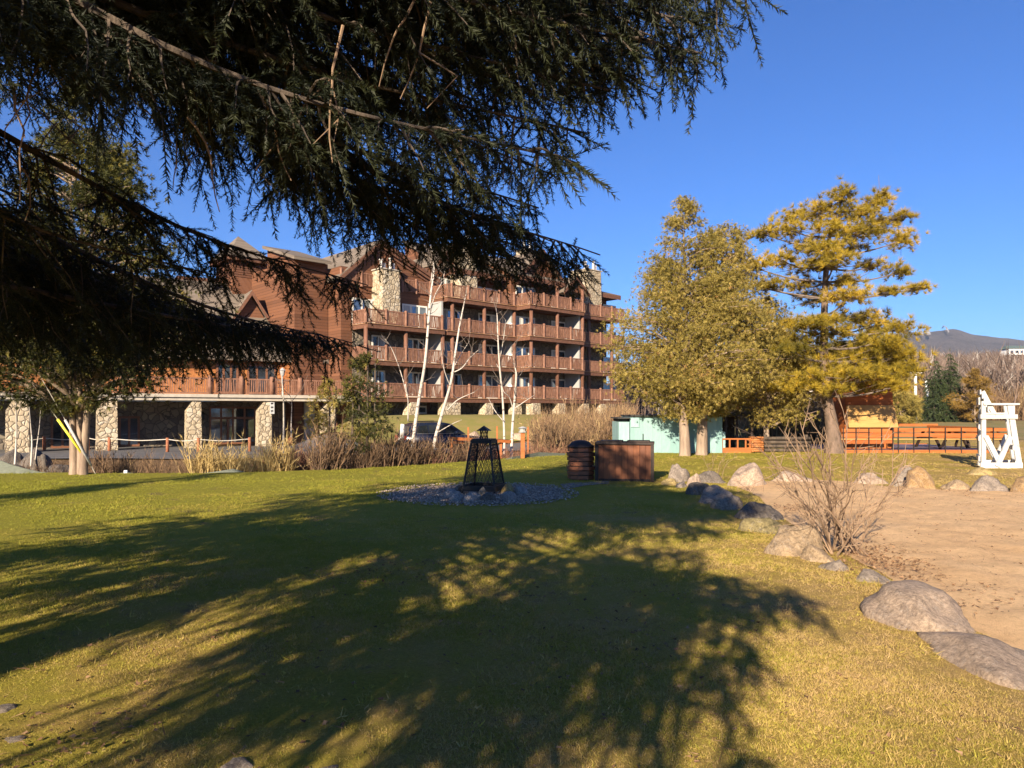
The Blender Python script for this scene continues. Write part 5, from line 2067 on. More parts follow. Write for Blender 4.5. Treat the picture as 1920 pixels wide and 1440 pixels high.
def limb(path, wood, twigs, rg, r0=0.04, sec=0.16, seclen=1.0, twl=0.17, hang=0.25, start=0.12, dense=1.0, fat=1.0, min_d=1.3):
    """one spruce bough: main axis, side branchlets in a drooping spray, twigs along them"""
    pts = catmull(path, 26)
    seg = np.linalg.norm(np.diff(pts, axis=0), axis=1)
    cum = np.concatenate([[0], np.cumsum(seg)])
    L = cum[-1]
    rad = 0.005 + (r0 - 0.005) * (1 - np.linspace(0, 1, len(pts))) ** 1.7
    wood.tube(pts, list(rad), 6)
    n = int(L * (1 - start) / sec * 2)
    ph = rg.uniform(0, 6.28)
    for i in range(n):
        if math.sin(i * 0.42 + ph) + rg.normal() * 0.45 < -0.45:
            continue
        t = start + (1 - start) * (i + rg.random() * 0.8) / n
        s = t * L
        k = min(np.searchsorted(cum, s), len(pts) - 1)
        k0 = max(k - 1, 0)
        u = (s - cum[k0]) / max(cum[k] - cum[k0], 1e-6)
        p = pts[k0] * (1 - u) + pts[k] * u
        tan = unit(pts[k] - pts[k0]) if k != k0 else unit(pts[1] - pts[0])
        side = np.cross(tan, (0, 0, 1.0))
        side = unit(side) * (1 if i % 2 else -1)
        shape = min(1, (t - start) / 0.18 + 0.30) * (1 - t) ** 0.55 * 1.15 + 0.16
        ln = seclen * shape * rg.uniform(0.40, 1.25)
        d = unit(side * rg.uniform(0.3, 1.0) + tan * rg.uniform(-0.05, 0.65) + np.array([0, 0, rg.uniform(-0.95, 0.10)]))
        m = 6
        q = [p]
        dd = d.copy()
        for j in range(m - 1):
            dd = unit(dd + np.array([0, 0, -hang * rg.uniform(0.1, 1.5) * 0.42]) + rg.normal(size=3) * np.array([0.16, 0.16, 0.10]) + tan * 0.04)
            q.append(q[-1] + dd * ln / (m - 1))
        q = np.array(q)
        if np.min(np.hypot(q[:, 1], q[:, 0])) < min_d and np.any(q[:, 2] < 3.0) and q[-1][1] > -0.5:
            continue
        wood.tube(q, list(np.linspace(0.007, 0.002, m)), 4, cap=False)
        # twigs
        nt = max(3, int(ln / 0.030 * dense))
        tt = (np.arange(nt) + rg.random(nt)) / nt * 0.98 + 0.02
        f = tt * (m - 1)
        i0 = np.minimum(f.astype(int), m - 2)
        fr = (f - i0)[:, None]
        pos = q[i0] * (1 - fr) + q[i0 + 1] * fr
        tg = unit(q[i0 + 1] - q[i0])
        sd = unit(np.cross(tg, (0, 0, 1.0))) * np.where(np.arange(nt) % 2, 1, -1)[:, None]
        dr = unit(tg * rg.uniform(0.2, 0.9, (nt, 1)) + rg.normal(size=(nt, 3)) * 0.28 + sd * rg.uniform(0.25, 1.0, (nt, 1)) + np.stack([np.zeros(nt), np.zeros(nt), rg.uniform(-hang * 2.2, 0.18, nt)], 1))
        sc = twl * rg.uniform(0.6, 1.25, nt) * (0.65 + 0.35 * (1 - tt))
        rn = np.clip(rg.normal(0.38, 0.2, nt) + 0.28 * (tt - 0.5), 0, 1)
        pos = np.vstack([pos, q[-1:]])
        dr = np.vstack([dr, unit(q[-1] - q[-2])[None]])
        sc = np.append(sc, twl * 1.1 * fat)
        rn = np.append(rn, 0.6)
        twigs.append((pos, dr, sc, rn))


def flush_twigs(twigs, name, mat, parent, rg, force=None):
    S = Scatter()
    pos = np.concatenate([a[0] for a in twigs])
    dr = np.concatenate([a[1] for a in twigs])
    sc = np.concatenate([a[2] for a in twigs])
    rn = np.concatenate([a[3] for a in twigs])
    up = unit(rg.normal(size=(len(pos), 3)) * 0.35 + np.array([0, 0, 1.0]))
    rot = frames(dr, up)
    dist = np.linalg.norm(pos - np.array([0, 0, EYE]), axis=1)
    yy = np.maximum(pos[:, 1], 1e-3)
    vis = (pos[:, 1] > 0.3) & (np.abs(pos[:, 0] / yy) < 1.3) & ((pos[:, 2] - EYE) / yy < 0.85)
    if force is not None:
        cls = np.full(len(pos), force)
    else:
        cls = np.where(vis, np.where(dist < 7, 0, np.where(dist < 16, 1, 2)), 2)
    pick = rg.integers(0, 1000, len(pos))
    for c, T in enumerate((SPR_NEAR, SPR_MID, SPR_FAR)):
        for k, (tv, tf) in enumerate(T):
            m = (cls == c) & (pick % len(T) == k)
            S.put(tv, tf, pos[m], rot[m], sc[m] * (1.0 if c < 2 else 1.15), rn[m])
    print(name, 'twigs', len(pos), 'near', int((cls == 0).sum()))
    return S.build(name, M[mat], parent)


# ---------------------------------------------------------------- the big spruce overhead
rg = np.random.default_rng(5)
T1 = np.array([-4.4, 1.6, 0.0])
spruce = empty('spruce_tree', (T1[0], T1[1], 0), 'huge dark spruce whose boughs hang across the top left of the picture', 'tree')
q = MB()
q.tube([(T1[0], T1[1], -0.1), (T1[0], T1[1], 0.6), (T1[0] + 0.05, T1[1], 5), (T1[0], T1[1] + 0.05, 7.5), (T1[0], T1[1], 9.6)], [0.42, 0.32, 0.24, 0.13, 0.02], 12)
q.build('trunk', M['bark'], spruce, True)
wood, twigs = MB(), []


def from_trunk(tip, mid=None, rise=0.35, z0=None, **kw):
    """bough from the trunk to a tip, sagging and lifting again at its end"""
    tip = np.array(tip, float)
    hz = tip[:2] - T1[:2]
    L = np.linalg.norm(hz)
    zb = z0 if z0 is not None else tip[2] + rise * L
    a = np.array([T1[0], T1[1], zb])
    pts = [a, a + np.array([*(hz * 0.35), -(zb - tip[2]) * 0.30]), a + np.array([*(hz * 0.70), -(zb - tip[2]) * 0.85]), tip]
    limb(pts, wood, twigs, rg, r0=0.022 + 0.006 * L, **kw)


# boughs that make the outline in the picture (their tips, seen from the camera's side of the tree)
TIPS = [
    (1490, -15, 3.15), (1400, 100, 3.3), (1285, 150, 3.7), (1100, 250, 3.6), (1062, 300, 3.0), (1125, 478, 5.2),
    (1010, 390, 4.4), (940, 430, 5.2), (690, 535, 5.8), (860, 180, 4.2), (1180, 40, 3.6),
    (520, 630, 7.4), (650, 640, 7.2), (700, 40, 4.4), (1000, -30, 3.6), (1320, -60, 3.0), (1440, 60, 3.5), (1340, 120, 3.9), (1230, 170, 3.4), (1420, -20, 3.6),
]
for (px, py, dd) in TIPS:
    if px > 1200:
        px -= 85
    from_trunk(P(px, py, dd), rise=0.30 if px > 850 and py > 280 else rg.uniform(0.10, 0.22), seclen=0.50 if px > 1000 else 0.66, sec=0.075, hang=0.40, start=0.16, dense=1.35, fat=1.2)
# fuller layers behind them
for (px, py, dd, rs) in [(1380, 0, 3.9, .2), (1300, 70, 4.1, .2), (1180, 150, 4.4, .2), (1050, 100, 4.6, .2), (1060, 200, 4.7, .2), (960, 290, 5.4, .2), (1040, 455, 5.7, .14), (985, 490, 5.9, .13), (900, 350, 5.8, .18), (830, 200, 5.6, .2),
                         (740, 90, 5.6, .15), (600, 120, 6.2, .15), (500, 60, 6.0, .15), (350, 120, 6.6, .12), (250, 40, 6.8, .1), (230, 200, 7.6, .1), (40, 190, 7.4, .1), (110, 100, 7.0, .1), (30, 90, 6.6, .12), (150, 240, 7.8, .09), 
                         (400, 600, 8.0, .06), (480, 610, 7.8, .05), (560, 625, 7.4, .04), (330, 560, 7.6, .06), (620, 640, 7.1, .03),
                         (440, 650, 7.6, .02), (260, 640, 8.2, .03), (330, 660, 7.9, .03),
                         (900, 40, 5.0, .2), (1150, -40, 4.2, .2), (820, 10, 4.9, .2), (1240, 0, 4.2, .2), (620, -30, 5.2, .15), (1090, 500, 5.4, .12), (1010, 505, 5.6, .12), (950, 120, 4.6, .2), (1120, 90, 4.2, .2), (1000, 170, 4.0, .2),
                         (1330, 20, 4.4, .2), (1200, 100, 4.9, .2), (1100, 170, 5.0, .2), (1260, 60, 4.6, .2), (880, 270, 4.9, .2), (780, 260, 5.6, .2), (940, 210, 5.0, .2), (1040, 330, 5.0, .18), (1450, -30, 4.1, .2)]:
    if px > 850 and py > 280:
        rs = 0.32
    if px > 1200:
        px -= 70
    from_trunk(P(px, py, dd), rise=rs + rg.uniform(-0.02, 0.05), seclen=0.58, sec=0.10, hang=0.38, start=0.2, dense=1.1)
# boughs over and behind the camera; each is set by the spot on the lawn that its tip shades
for (px, py, h) in [(1540, 1130, 2.9), (1490, 1170, 3.0), (1410, 1090, 3.2), (1320, 1190, 3.0), (1260, 1290, 2.8), (1010, 1310, 2.8), (740, 1270, 3.0),
                    (1120, 1390, 2.7), (900, 1390, 2.8), (520, 1370, 2.8), (1450, 1430, 2.6), (1430, 955, 4.2), (1390, 1000, 4.0), (1310, 950, 4.4), (1330, 1050, 3.7), 
                    (640, 1330, 3.0), (380, 1410, 2.9), (1350, 1240, 2.9), (760, 1400, 2.8), (1230, 1190, 3.5), (1010, 1420, 2.7), (1450, 1130, 3.1), (1380, 1140, 3.0), (1300, 1110, 3.4), (1500, 1110, 3.0), (1420, 1210, 2.8), (1180, 1260, 2.9), (1380, 1300, 2.7),
                    (100, 1100, 2.6), (250, 1080, 2.8), (400, 1060, 3.0), (60, 1180, 2.4), (300, 1150, 2.7), (500, 1030, 3.4), (150, 1040, 3.0), (350, 1000, 3.5), (600, 1010, 3.8), (50, 1030, 2.9), (450, 1120, 3.0), (700, 990, 4.2)]:
    g0 = GP(px, py)
    from_trunk((g0.x - 0.887 * h, g0.y - 2.31 * h, h), rise=rg.uniform(0.05, 0.18), seclen=0.75, sec=0.125 if px > 1000 else 0.17, hang=0.25, start=0.58 if px > 1000 else (0.1 if py < 1200 and px < 720 else 0.3), dense=1.0 if px > 1000 else 0.75, twl=0.21, min_d=0.9)
# the rest of the crown, whorl after whorl, kept off the camera
ring = 0
for z in np.arange(2.6, 9.2, 0.40):
    f = (9.6 - z) / 7.0
    nb = 9 if z < 9 else 7
    for j in range(nb):
        a = 2 * PI * (j + 0.37 * ring) / nb + rg.uniform(-0.2, 0.2)
        r = (5.3 * f ** 0.8 + 0.3) * rg.uniform(0.8, 1.08)
        ca, sa = math.cos(a), math.sin(a)
        # shorter towards the open sky on the right
        if ca > 0.2 and sa > -0.6:
            r *= 0.80
        tipx, tipy = T1[0] + r * ca, T1[1] + r * sa
        tz = z - 0.12 * r + rg.uniform(-0.2, 0.2)
        if tz < 2.7 and math.hypot(tipx, tipy) < 2.4:
            continue
        if z < 3.4 and ca > 0.3 and sa < 0.5:
            continue
        vis_ = visible((tipx, tipy, tz), 0.25)
        if vis_ and rg.random() < 0.66:
            continue
        if sa < 0.0 and ca > -0.6 and rg.random() < 0.5:
            continue
        from_trunk((tipx, tipy, tz), z0=z + 0.10 * r, sec=0.13 if vis_ else 0.24, seclen=0.70,
                   dense=0.85 if vis_ else 0.45, twl=0.17 if vis_ else 0.26, hang=0.3, start=0.12)
    ring += 1
wood.build('branches', M['bark'], spruce, fix=False)
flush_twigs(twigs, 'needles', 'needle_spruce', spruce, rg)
# bare dead twigs hanging in the sun
for i in range(40):
    q = MB()
    px, py = rg.uniform(20, 1000), rg.uniform(-30, 330)
    dd = rg.uniform(2.6, 6.0)
    p0 = np.array(P(px, py, dd))
    pts = [p0]
    d = unit(np.array([rg.normal() * 0.5, rg.normal() * 0.3, -0.6]))
    for j in range(6):
        d = unit(d + np.array([rg.normal() * 0.28, rg.normal() * 0.2, -0.12]))
        pts.append(pts[-1] + d * rg.uniform(0.04, 0.10))
    q.tube(pts, list(np.linspace(0.006, 0.002, 7)), 5)
    if rg.random() < 0.6:
        b = pts[3]
        q.tube([b, b + np.array([rg.normal() * 0.08, rg.normal() * 0.05, -0.10]), b + np.array([rg.normal() * 0.10, 0, -0.22])], [0.004, 0.003, 0.0015], 4)
    q.build('dead_twig', M['twig'], spruce, fix=False)


# ---------------------------------------------------------------- other conifers
def conifer(base, h, r, label, mat, name='spruce_tree', zb=1.6, nw=None, per=8, seed=1, force=None, group=None, twl=0.3, bark='bark', sec=0.25, droop=0.2, pw=0.85, seclen=0.9, dense=0.6, trunk_r=None):
    rg = np.random.default_rng(seed)
    root = empty(name, base, label, 'tree', group)
    b = np.array(base, float)
    q = MB()
    tr = trunk_r or h * 0.022
    q.tube([b - np.array([0, 0, 0.3]), b + np.array([0, 0, h * 0.3]), b + np.array([0, 0, h * 0.97])], [tr * 1.2, tr * 0.9, 0.01], 8)
    q.build('trunk', M[bark], root, True)
    wd, tw = MB(), []
    k = 0
    for z in np.arange(zb, h - 0.15, (h - zb) / (nw or int((h - zb) / 0.45))):
        f = (h - z) / (h - zb)
        for j in range(per if f > 0.3 else max(4, per - 3)):
            a = 2 * PI * (j + 0.38 * k) / per + rg.uniform(-0.25, 0.25)
            rr = (r * f ** pw + 0.12) * rg.uniform(0.72, 1.12)
            hz = np.array([math.cos(a), math.sin(a)]) * rr
            z0 = z + droop * rr * 0.6
            pts = [b + np.array([0, 0, z0]), b + np.array([*(hz * 0.4), z0 - droop * rr * 0.35]), b + np.array([*(hz * 0.75), z0 - droop * rr * 0.85]), b + np.array([*hz, z0 - droop * rr * 0.8])]
            limb(pts, wd, tw, rg, r0=0.012 + 0.006 * rr, sec=sec, seclen=min(seclen, rr * 0.5), twl=twl, hang=0.3, start=0.15, dense=dense, min_d=0)
        k += 1
    # leader
    tw.append((b[None] + np.array([[0, 0, h - 0.3]]), np.array([[0, 0, 1.0]]), np.array([0.4]), np.array([0.6])))
    wd.build('branches', M[bark], root, fix=False)
    flush_twigs(tw, 'needles', mat, root, rg, force)
    return root


conifer((-15.3, -3.2, 0), 12.0, 1.25, 'spruce standing behind the camera at left, known by its long shadow', 'needle_spruce_far', zb=2.0, seed=22, force=2, twl=0.40, sec=0.4)
c0 = GP(1770, 780)
for (px, top, dd, r, sd, lb) in ((1752, 668, 74, 1.9, 31, 'left of two dark green spruces on the lawn before the hillside'), (1781, 655, 76, 2.3, 32, 'taller right one of two dark green spruces before the hillside')):
    x = (px - 960) / FPX * dd
    z = gz_at(x, dd)
    conifer((x, dd, z), EYE + (HZ - top) / FPX * dd - z, r, lb, 'needle_spruce_far', zb=0.4, per=7, seed=sd, force=2, twl=0.48, sec=0.34, group='dark spruces before the hillside', dense=0.4, pw=1.0, seclen=0.6)


def blade_fan(n, spread, wid, ln=1.0, jit=0.25):
    it = []
    for i in range(n):
        a = (i / (n - 1) - 0.5) * spread
        it.append(((0, 0.05 * RNG.random(), 0), (math.sin(a), math.cos(a), RNG.normal() * jit), ln * RNG.uniform(0.6, 1.0), wid))
    return t_blades(it)


FANS = [blade_fan(12, 2.3, 0.11, 1.0, 0.4) for _ in range(6)]


def cedar(base, h, prof, label, mat, name='cedar_tree', trunks=((0, 0, 0.3),), zb=1.4, n=2600, seed=1, size=0.30, lean=(0, 0), squash=1.0, bark='bark_light', group=None, gaps=0.25, cat='tree'):
    """arborvitae: crown of drooping fans; prof = [(z, radius)]"""
    rg = np.random.default_rng(seed)
    root = empty(name, base, label, cat, group)
    b = np.array(base, float)
    for (dx, dy, r) in trunks:
        q = MB()
        wob = rg.normal(size=(5, 2)) * r * 0.25
        pts = [b + np.array([dx * (1 + 0.5 * t) + wob[i, 0] + lean[0] * t, dy + wob[i, 1] + lean[1] * t, -0.25 + t * h * 0.9]) for i, t in enumerate((0, 0.06, 0.3, 0.6, 1.0))]
        q.tube(catmull(pts, 14), list(np.interp(np.linspace(0, 1, 14), [0, 0.08, 0.25, 1], [r * 1.45, r, r * 0.8, 0.02])), 12)
        q.build('trunk', M[bark], root, True)
    zs = np.array([p[0] for p in prof])
    rs = np.array([p[1] for p in prof])
    wd = MB()
    S = Scatter()
    # branches: each carries a plume of fans
    mm_ = 64 if n > 5000 else 28
    nb = n // mm_
    wgt = np.interp(np.linspace(zb, h, 200), zs, rs)
    cdf = np.cumsum(wgt + 0.15)
    cdf /= cdf[-1]
    P_, D_, Sc, Rn = [], [], [], []
    for i in range(nb):
        z = np.interp(rg.random(), cdf, np.linspace(zb, h, 200))
        a = rg.uniform(0, 2 * PI)
        lump = 1 + 0.55 * noise.noise(Vector((math.cos(a) * 1.6, math.sin(a) * 1.6, z * 0.8 + seed * 5)))
        rr = np.interp(z, zs, rs) * lump * (1 - gaps * rg.random() ** 2)
        t = (z - 0) / h
        ax = b + np.array([lean[0] * t, lean[1] * t, 0])
        end = ax + np.array([math.cos(a) * rr, math.sin(a) * rr * squash, z])
        st = ax + np.array([math.cos(a) * rr * 0.1, math.sin(a) * rr * 0.1, z - rr * 0.25])
        mid = (st + end) / 2 + np.array([0, 0, 0.10 * rr])
        pts = catmull([st, mid, end], 7)
        wd.tube(pts, list(np.linspace(0.02 + 0.01 * rr, 0.006, 7)), 4, cap=False)
        m = mm_
        tone = rg.normal() * 0.13
        tt = 1.04 - 0.62 * rg.random(m) ** 1.2
        k = tt * 6
        i0 = np.minimum(k.astype(int), 5)
        fr = np.minimum(k - i0, 1.0)[:, None]
        pp = pts[i0] * (1 - fr) + pts[i0 + 1] * fr
        sp = 0.07 + 0.115 * rr ** 0.5
        pp = pp + rg.normal(size=(m, 3)) * np.array([sp, sp, sp * 0.8])
        out = unit(end - st)
        dd = unit(out * rg.uniform(0.2, 0.9, (m, 1)) + rg.normal(size=(m, 3)) * 0.45 + np.array([0, 0, -0.30]))
        P_.append(pp)
        D_.append(dd)
        Sc.append(size * rg.uniform(0.6, 1.25, m))
        Rn.append(np.clip(rg.normal(0.45, 0.2, m) + tone, 0, 1))
    P_, D_, Sc, Rn = np.concatenate(P_), np.concatenate(D_), np.concatenate(Sc), np.concatenate(Rn)
    rot = frames(D_, unit(rg.normal(size=(len(P_), 3))))
    pick = rg.integers(0, len(FANS), len(P_))
    for k, (tv, tf) in enumerate(FANS):
        m = pick == k
        S.put(tv, tf, P_[m], rot[m], Sc[m], Rn[m])
    wd.build('branches', M[bark], root, fix=False)
    S.build('crown', M[mat], root)
    return root


# two cedars in front of the turquoise shed
d = 25.6


def ZZ(py, dd):
    return EYE + (HZ - py) / FPX * dd


cedar((X(1285, 24.6), 24.6, 0), ZZ(378, 25), [(1.4, 0.4), (1.9, 1.4), (2.6, 2.35), (3.6, 2.5), (5.0, 1.95), (6.6, 1.35), (7.7, 0.75), (8.6, 0.42), (9.0, 0.1)],
      'tall golden green cedar with a pointed top, the left one before the turquoise shed', 'cedar_leaf', trunks=((0.0, 0, 0.24),), zb=1.4, n=18000, seed=41, size=0.155, squash=0.68)
cedar((X(1318, 25.4), 25.4, 0), ZZ(420, 25.6), [(1.5, 0.4), (2.1, 1.5), (2.8, 2.2), (3.6, 2.3), (5.0, 1.9), (6.4, 1.35), (7.6, 0.8), (8.4, 0.1)],
      'second golden green cedar, its top just right of the pointed one', 'cedar_leaf', trunks=((-0.12, 0, 0.26),), zb=1.5, n=15000, seed=42, size=0.155, squash=0.7, lean=(0.9, 0))
cedar((X(1440, 27.5), 27.5, 0), ZZ(560, 27.5), [(0.9, 0.9), (1.8, 1.9), (3.0, 1.8), (4.2, 1.2), (5.4, 0.5), (5.9, 0.1)],
      'lower golden cedar filling the gap between the tall cedars and the pine', 'cedar_leaf', trunks=((0, 0, 0.16),), zb=1.25, n=10000, seed=43, size=0.155)
cedar((X(1640, 35), 35, 0), ZZ(610, 35), [(1.2, 0.8), (2.6, 1.5), (3.8, 1.6), (4.8, 1.0), (5.8, 0.3)],
      'golden cedar behind the right side of the pine, above the kiosk', 'cedar_leaf', trunks=((0.1, 0, 0.14),), zb=2.0, n=6500, seed=44, size=0.16)
# cedar clump at far left
cedar((X(150, 17.6), 17.6, 0), 9.8, [(1.7, 0.5), (2.1, 1.9), (2.7, 2.9), (3.8, 3.0), (5.2, 2.4), (7.0, 1.6), (9.6, 0.2)],
      'three stemmed cedar at the left edge of the lawn', 'cedar_leaf_dark', trunks=((-0.17, 0.0, 0.12), (0.0, 0.05, 0.10), (0.16, -0.02, 0.12)), zb=1.72, n=18000, seed=45, size=0.18, squash=0.65)
# thin dark cedar saplings in front of the birches
for (px, dd, top, r, sd, nn, lb) in ((662, 20.5, 655, 0.62, 46, 520, 'left thin dark stemmed cedar sapling left of the car'), (690, 20.2, 640, 0.62, 47, 650, 'right thin dark stemmed cedar sapling left of the car'), (617, 22.0, 690, 0.75, 48, 560, 'bushy yellowish cedar sapling before the terrace end')):
    x = X(px, dd)
    z = -0.2
    h = ZZ(top, dd) - z
    cedar((x, dd, z), h, [(0.5, r * 0.7), (h * 0.35, r), (h * 0.65, r * 0.75), (h * 0.9, r * 0.3), (h, 0.05)], lb, 'cedar_leaf_dark' if px > 640 else 'cedar_leaf', trunks=((0, 0, 0.07), (0.13, 0.05, 0.05)), zb=0.5, n=nn, seed=sd, size=0.17, gaps=0.75, bark='bark', group='thin cedar saplings')

# ---------------------------------------------------------------- the pine
PINE_T = []
for _ in range(4):
    it = []
    for i in range(38):
        v = RNG.normal(size=3)
        v[1] = abs(v[1]) * 0.9 + 0.35
        it.append(((0, 0.02 * i / 38, 0), v, RNG.uniform(0.75, 1.05), 0.062))
    PINE_T.append(t_blades(it))
d = FPX * EYE / (851 - HZ)
rg = np.random.default_rng(61)
pb_ = np.array([X(1560, d), d, 0.0])
pine = empty('pine_tree', tuple(pb_), 'tall open pine with yellow-green needle tufts in front of the kiosk', 'tree')
q = MB()
tp = [P(1565, 862, d), P(1560, 800, d), P(1549, 730, d), P(1545, 640, d), P(1548, 520, d), P(1556, 440, d), P(1575, 385, d)]
tpa = catmull(tp, 24)
q.tube(tpa, list(np.interp(np.linspace(0, 1, 24), [0, 0.12, 0.3, 1], [0.40, 0.25, 0.18, 0.03])), 12)
q.build('trunk', M['bark_pine'], pine, True)
pads = [(1575, 372, 22, 30), (1650, 378, 20, 34), (1500, 408, 40, 20), (1535, 398, 35, 22), (1605, 402, 40, 26), (1690, 408, 20, 12), (1432, 440, 30, 14), (1478, 430, 35, 20),
        (1560, 432, 35, 20), (1612, 438, 40, 20), (1645, 425, 28, 20), (1690, 452, 25, 22), (1460, 488, 36, 16), (1505, 462, 30, 18), (1408, 500, 30, 16), (1368, 520, 26, 16), (1520, 500, 40, 18),
        (1565, 490, 35, 20), (1640, 500, 30, 14), (1688, 512, 24, 14), (1722, 541, 22, 12), (1440, 538, 45, 16), (1536, 560, 45, 20), (1592, 555, 42, 20), (1668, 548, 25, 10),
        (1480, 610, 40, 18), (1610, 596, 45, 20), (1545, 600, 36, 16), (1690, 618, 34, 20), (1655, 640, 40, 18), (1505, 642, 40, 18), (1440, 650, 36, 16), (1575, 655, 45, 20),
        (1630, 668, 45, 20), (1692, 668, 30, 26), (1470, 690, 40, 16), (1540, 690, 45, 22), (1600, 700, 45, 20), (1660, 700, 42, 22), (1500, 724, 36, 16), (1462, 728, 28, 12), (1565, 730, 30, 12),
        (1620, 730, 30, 14), (1680, 725, 26, 14), (1520, 610, 40, 18), (1570, 625, 40, 18), (1640, 610, 36, 16), (1530, 665, 40, 18), (1480, 655, 36, 16), (1660, 660, 40, 18), (1590, 675, 40, 16), (1520, 705, 40, 16), (1690, 695, 30, 16), (1640, 700, 36, 14), (1585, 530, 34, 14), (1500, 535, 34, 14), (1545, 465, 36, 16), (1590, 465, 34, 16)]
wd = MB()
P_, D_, Sc, Rn = [], [], [], []
for (px, py, hw, hh) in pads:
    dx = abs(px - 1550)
    dd = d + rg.uniform(-1, 1) * max(0.4, 2.1 - dx * 0.010)
    c = np.array(P(px, py, dd))
    kx = dd / FPX
    att = int(np.clip(np.searchsorted(-np.array([p[2] for p in tpa])[::-1] * -1, c[2] - 0.25), 0, 23))
    j = int(np.argmin(np.abs(tpa[:, 2] - (c[2] - 0.12 - 0.10 * np.linalg.norm(c[:2] - tpa[12, :2])))))
    st = tpa[j]
    mid = (st + c) / 2 + np.array([0, 0, -0.12])
    wd.tube(catmull([st, mid, c], 8), list(np.linspace(0.05, 0.016, 8)), 5, cap=False)
    nbr = 6
    for b in range(nbr):
        e = c + rg.normal(size=3) * np.array([hw * kx * 0.8, hw * kx * 0.8, hh * kx * 0.55])
        wd.tube([mid * 0.35 + c * 0.65, (c + e) / 2, e], [0.014, 0.010, 0.006], 4, cap=False)
    m = int(26 + hw * hh * 0.085)
    off = rg.normal(size=(m, 3)) * np.array([hw * kx * 0.50, hw * kx * 0.6, hh * kx * 0.36])
    pp = c + off
    P_.append(pp)
    D_.append(unit(off * np.array([0.7, 0.7, 0.5]) + rg.normal(size=(m, 3)) * 0.12 + np.array([0, 0, 0.30])))
    Sc.append(rg.uniform(0.20, 0.30, m))
    Rn.append(np.clip(rg.normal(0.5, 0.2, m) + 0.12 * rg.normal() + 0.0, 0, 1))
P_, D_, Sc, Rn = np.concatenate(P_), np.concatenate(D_), np.concatenate(Sc), np.concatenate(Rn)
S = Scatter()
rot = frames(D_, unit(rg.normal(size=(len(P_), 3))))
pick = rg.integers(0, 4, len(P_))
for k, (tv, tf) in enumerate(PINE_T):
    m = pick == k
    S.put(tv, tf, P_[m], rot[m], Sc[m], Rn[m])
# bare dead branches inside the crown
for i in range(70):
    j = rg.integers(6, 20)
    a = rg.uniform(0, 2 * PI)
    L = rg.uniform(0.6, 2.0)
    e = tpa[j] + np.array([math.cos(a) * L, math.sin(a) * L, rg.uniform(-0.1, 0.5)])
    wd.tube([tpa[j], (tpa[j] + e) / 2 + np.array([0, 0, -0.08]), e], [0.02, 0.013, 0.004], 4, cap=False)
wd.build('branches', M['twig_grey'], pine, fix=False)
S.build('needles', M['pine_needle'], pine)


# ---------------------------------------------------------------- birches
def birch(name, label, stems, dd, group='white birches by the lawn edge', zg=None, mat='birch'):
    """stems: list of [(px, py, radius m)...] traced trunks and limbs"""
    b = P(stems[0][0][0], stems[0][0][1], dd)
    root = empty(name, b, label, 'tree', group)
    for i, st in enumerate(stems):
        q = MB()
        pts = [P(x, y, dd + 0.25 * math.sin(k * 1.3 + i * 2)) for k, (x, y, r) in enumerate(st)]
        n = max(8, 4 * len(pts))
        path = catmull(pts, n)
        rads = np.interp(np.linspace(0, 1, n), np.linspace(0, 1, len(st)), [s[2] for s in st])
        rads = rads * 0.54
        q.tube(path, list(rads), 8 if rads[0] > 0.04 else 5)
        q.build('trunk' if i == 0 or (st[0][2] > 0.085) else 'limb', M[mat], root, True)
    # fine twigs
    rg = np.random.default_rng(int(b.x * 100) % 1000 + 7)
    q = MB()
    for st in stems:
        for k in range(len(st) - 1):
            if st[k][1] > 760:
                continue
            for u in range(3):
                t = rg.random()
                x = st[k][0] * (1 - t) + st[k + 1][0] * t
                y = st[k][1] * (1 - t) + st[k + 1][1] * t
                p0 = np.array(P(x, y, dd))
                v = unit(np.array([rg.normal() * 0.8, rg.normal() * 0.6, 0.7]))
                L = rg.uniform(0.3, 1.0)
                p1 = p0 + v * L * 0.5
                p2 = p1 + unit(v + np.array([0, 0, 0.35]) + rg.normal(size=3) * 0.2) * L * 0.5
                q.tube([p0, p1, p2], [0.012, 0.008, 0.003], 4, cap=False)
                q.tube([p1, p1 + unit(v + rg.normal(size=3) * 0.6) * L * 0.3], [0.006, 0.002], 3, cap=False)
    q.build('twigs', M['twig_grey'], root, fix=False)
    return root


birch('birch_tree', 'tall white birch, leftmost of the big ones, in front of the car', [
    [(770, 868, .13), (778, 800, .125), (787, 740, .115), (797, 680, .10), (803, 610, .085), (808, 550, .07), (814, 500, .05), (806, 450, .025), (800, 440, .01)],
    [(806, 590, .045), (815, 555, .035), (828, 530, .022), (835, 505, .01)],
    [(808, 530, .04), (812, 500, .03), (818, 480, .012)],
    [(765, 750, .035), (752, 700, .03), (735, 655, .025), (722, 635, .012)], [(765, 790, .05), (765, 750, .04), (760, 720, .03)]], 26.0)
birch('birch_tree', 'leaning white birch in front of the car bonnet', [
    [(806, 872, .14), (818, 815, .13), (832, 765, .11), (846, 715, .095), (854, 660, .08), (862, 610, .06), (872, 560, .03), (876, 538, .012)],
    [(838, 770, .05), (858, 750, .04), (890, 735, .012)], [(846, 700, .045), (866, 690, .035), (882, 670, .025), (898, 655, .010)],
    [(850, 690, .035), (866, 662, .025), (880, 640, .012)], [(822, 810, .04), (848, 795, .025), (866, 787, .012)], [(842, 720, .03), (832, 690, .02), (826, 650, .01)]], 26.6)
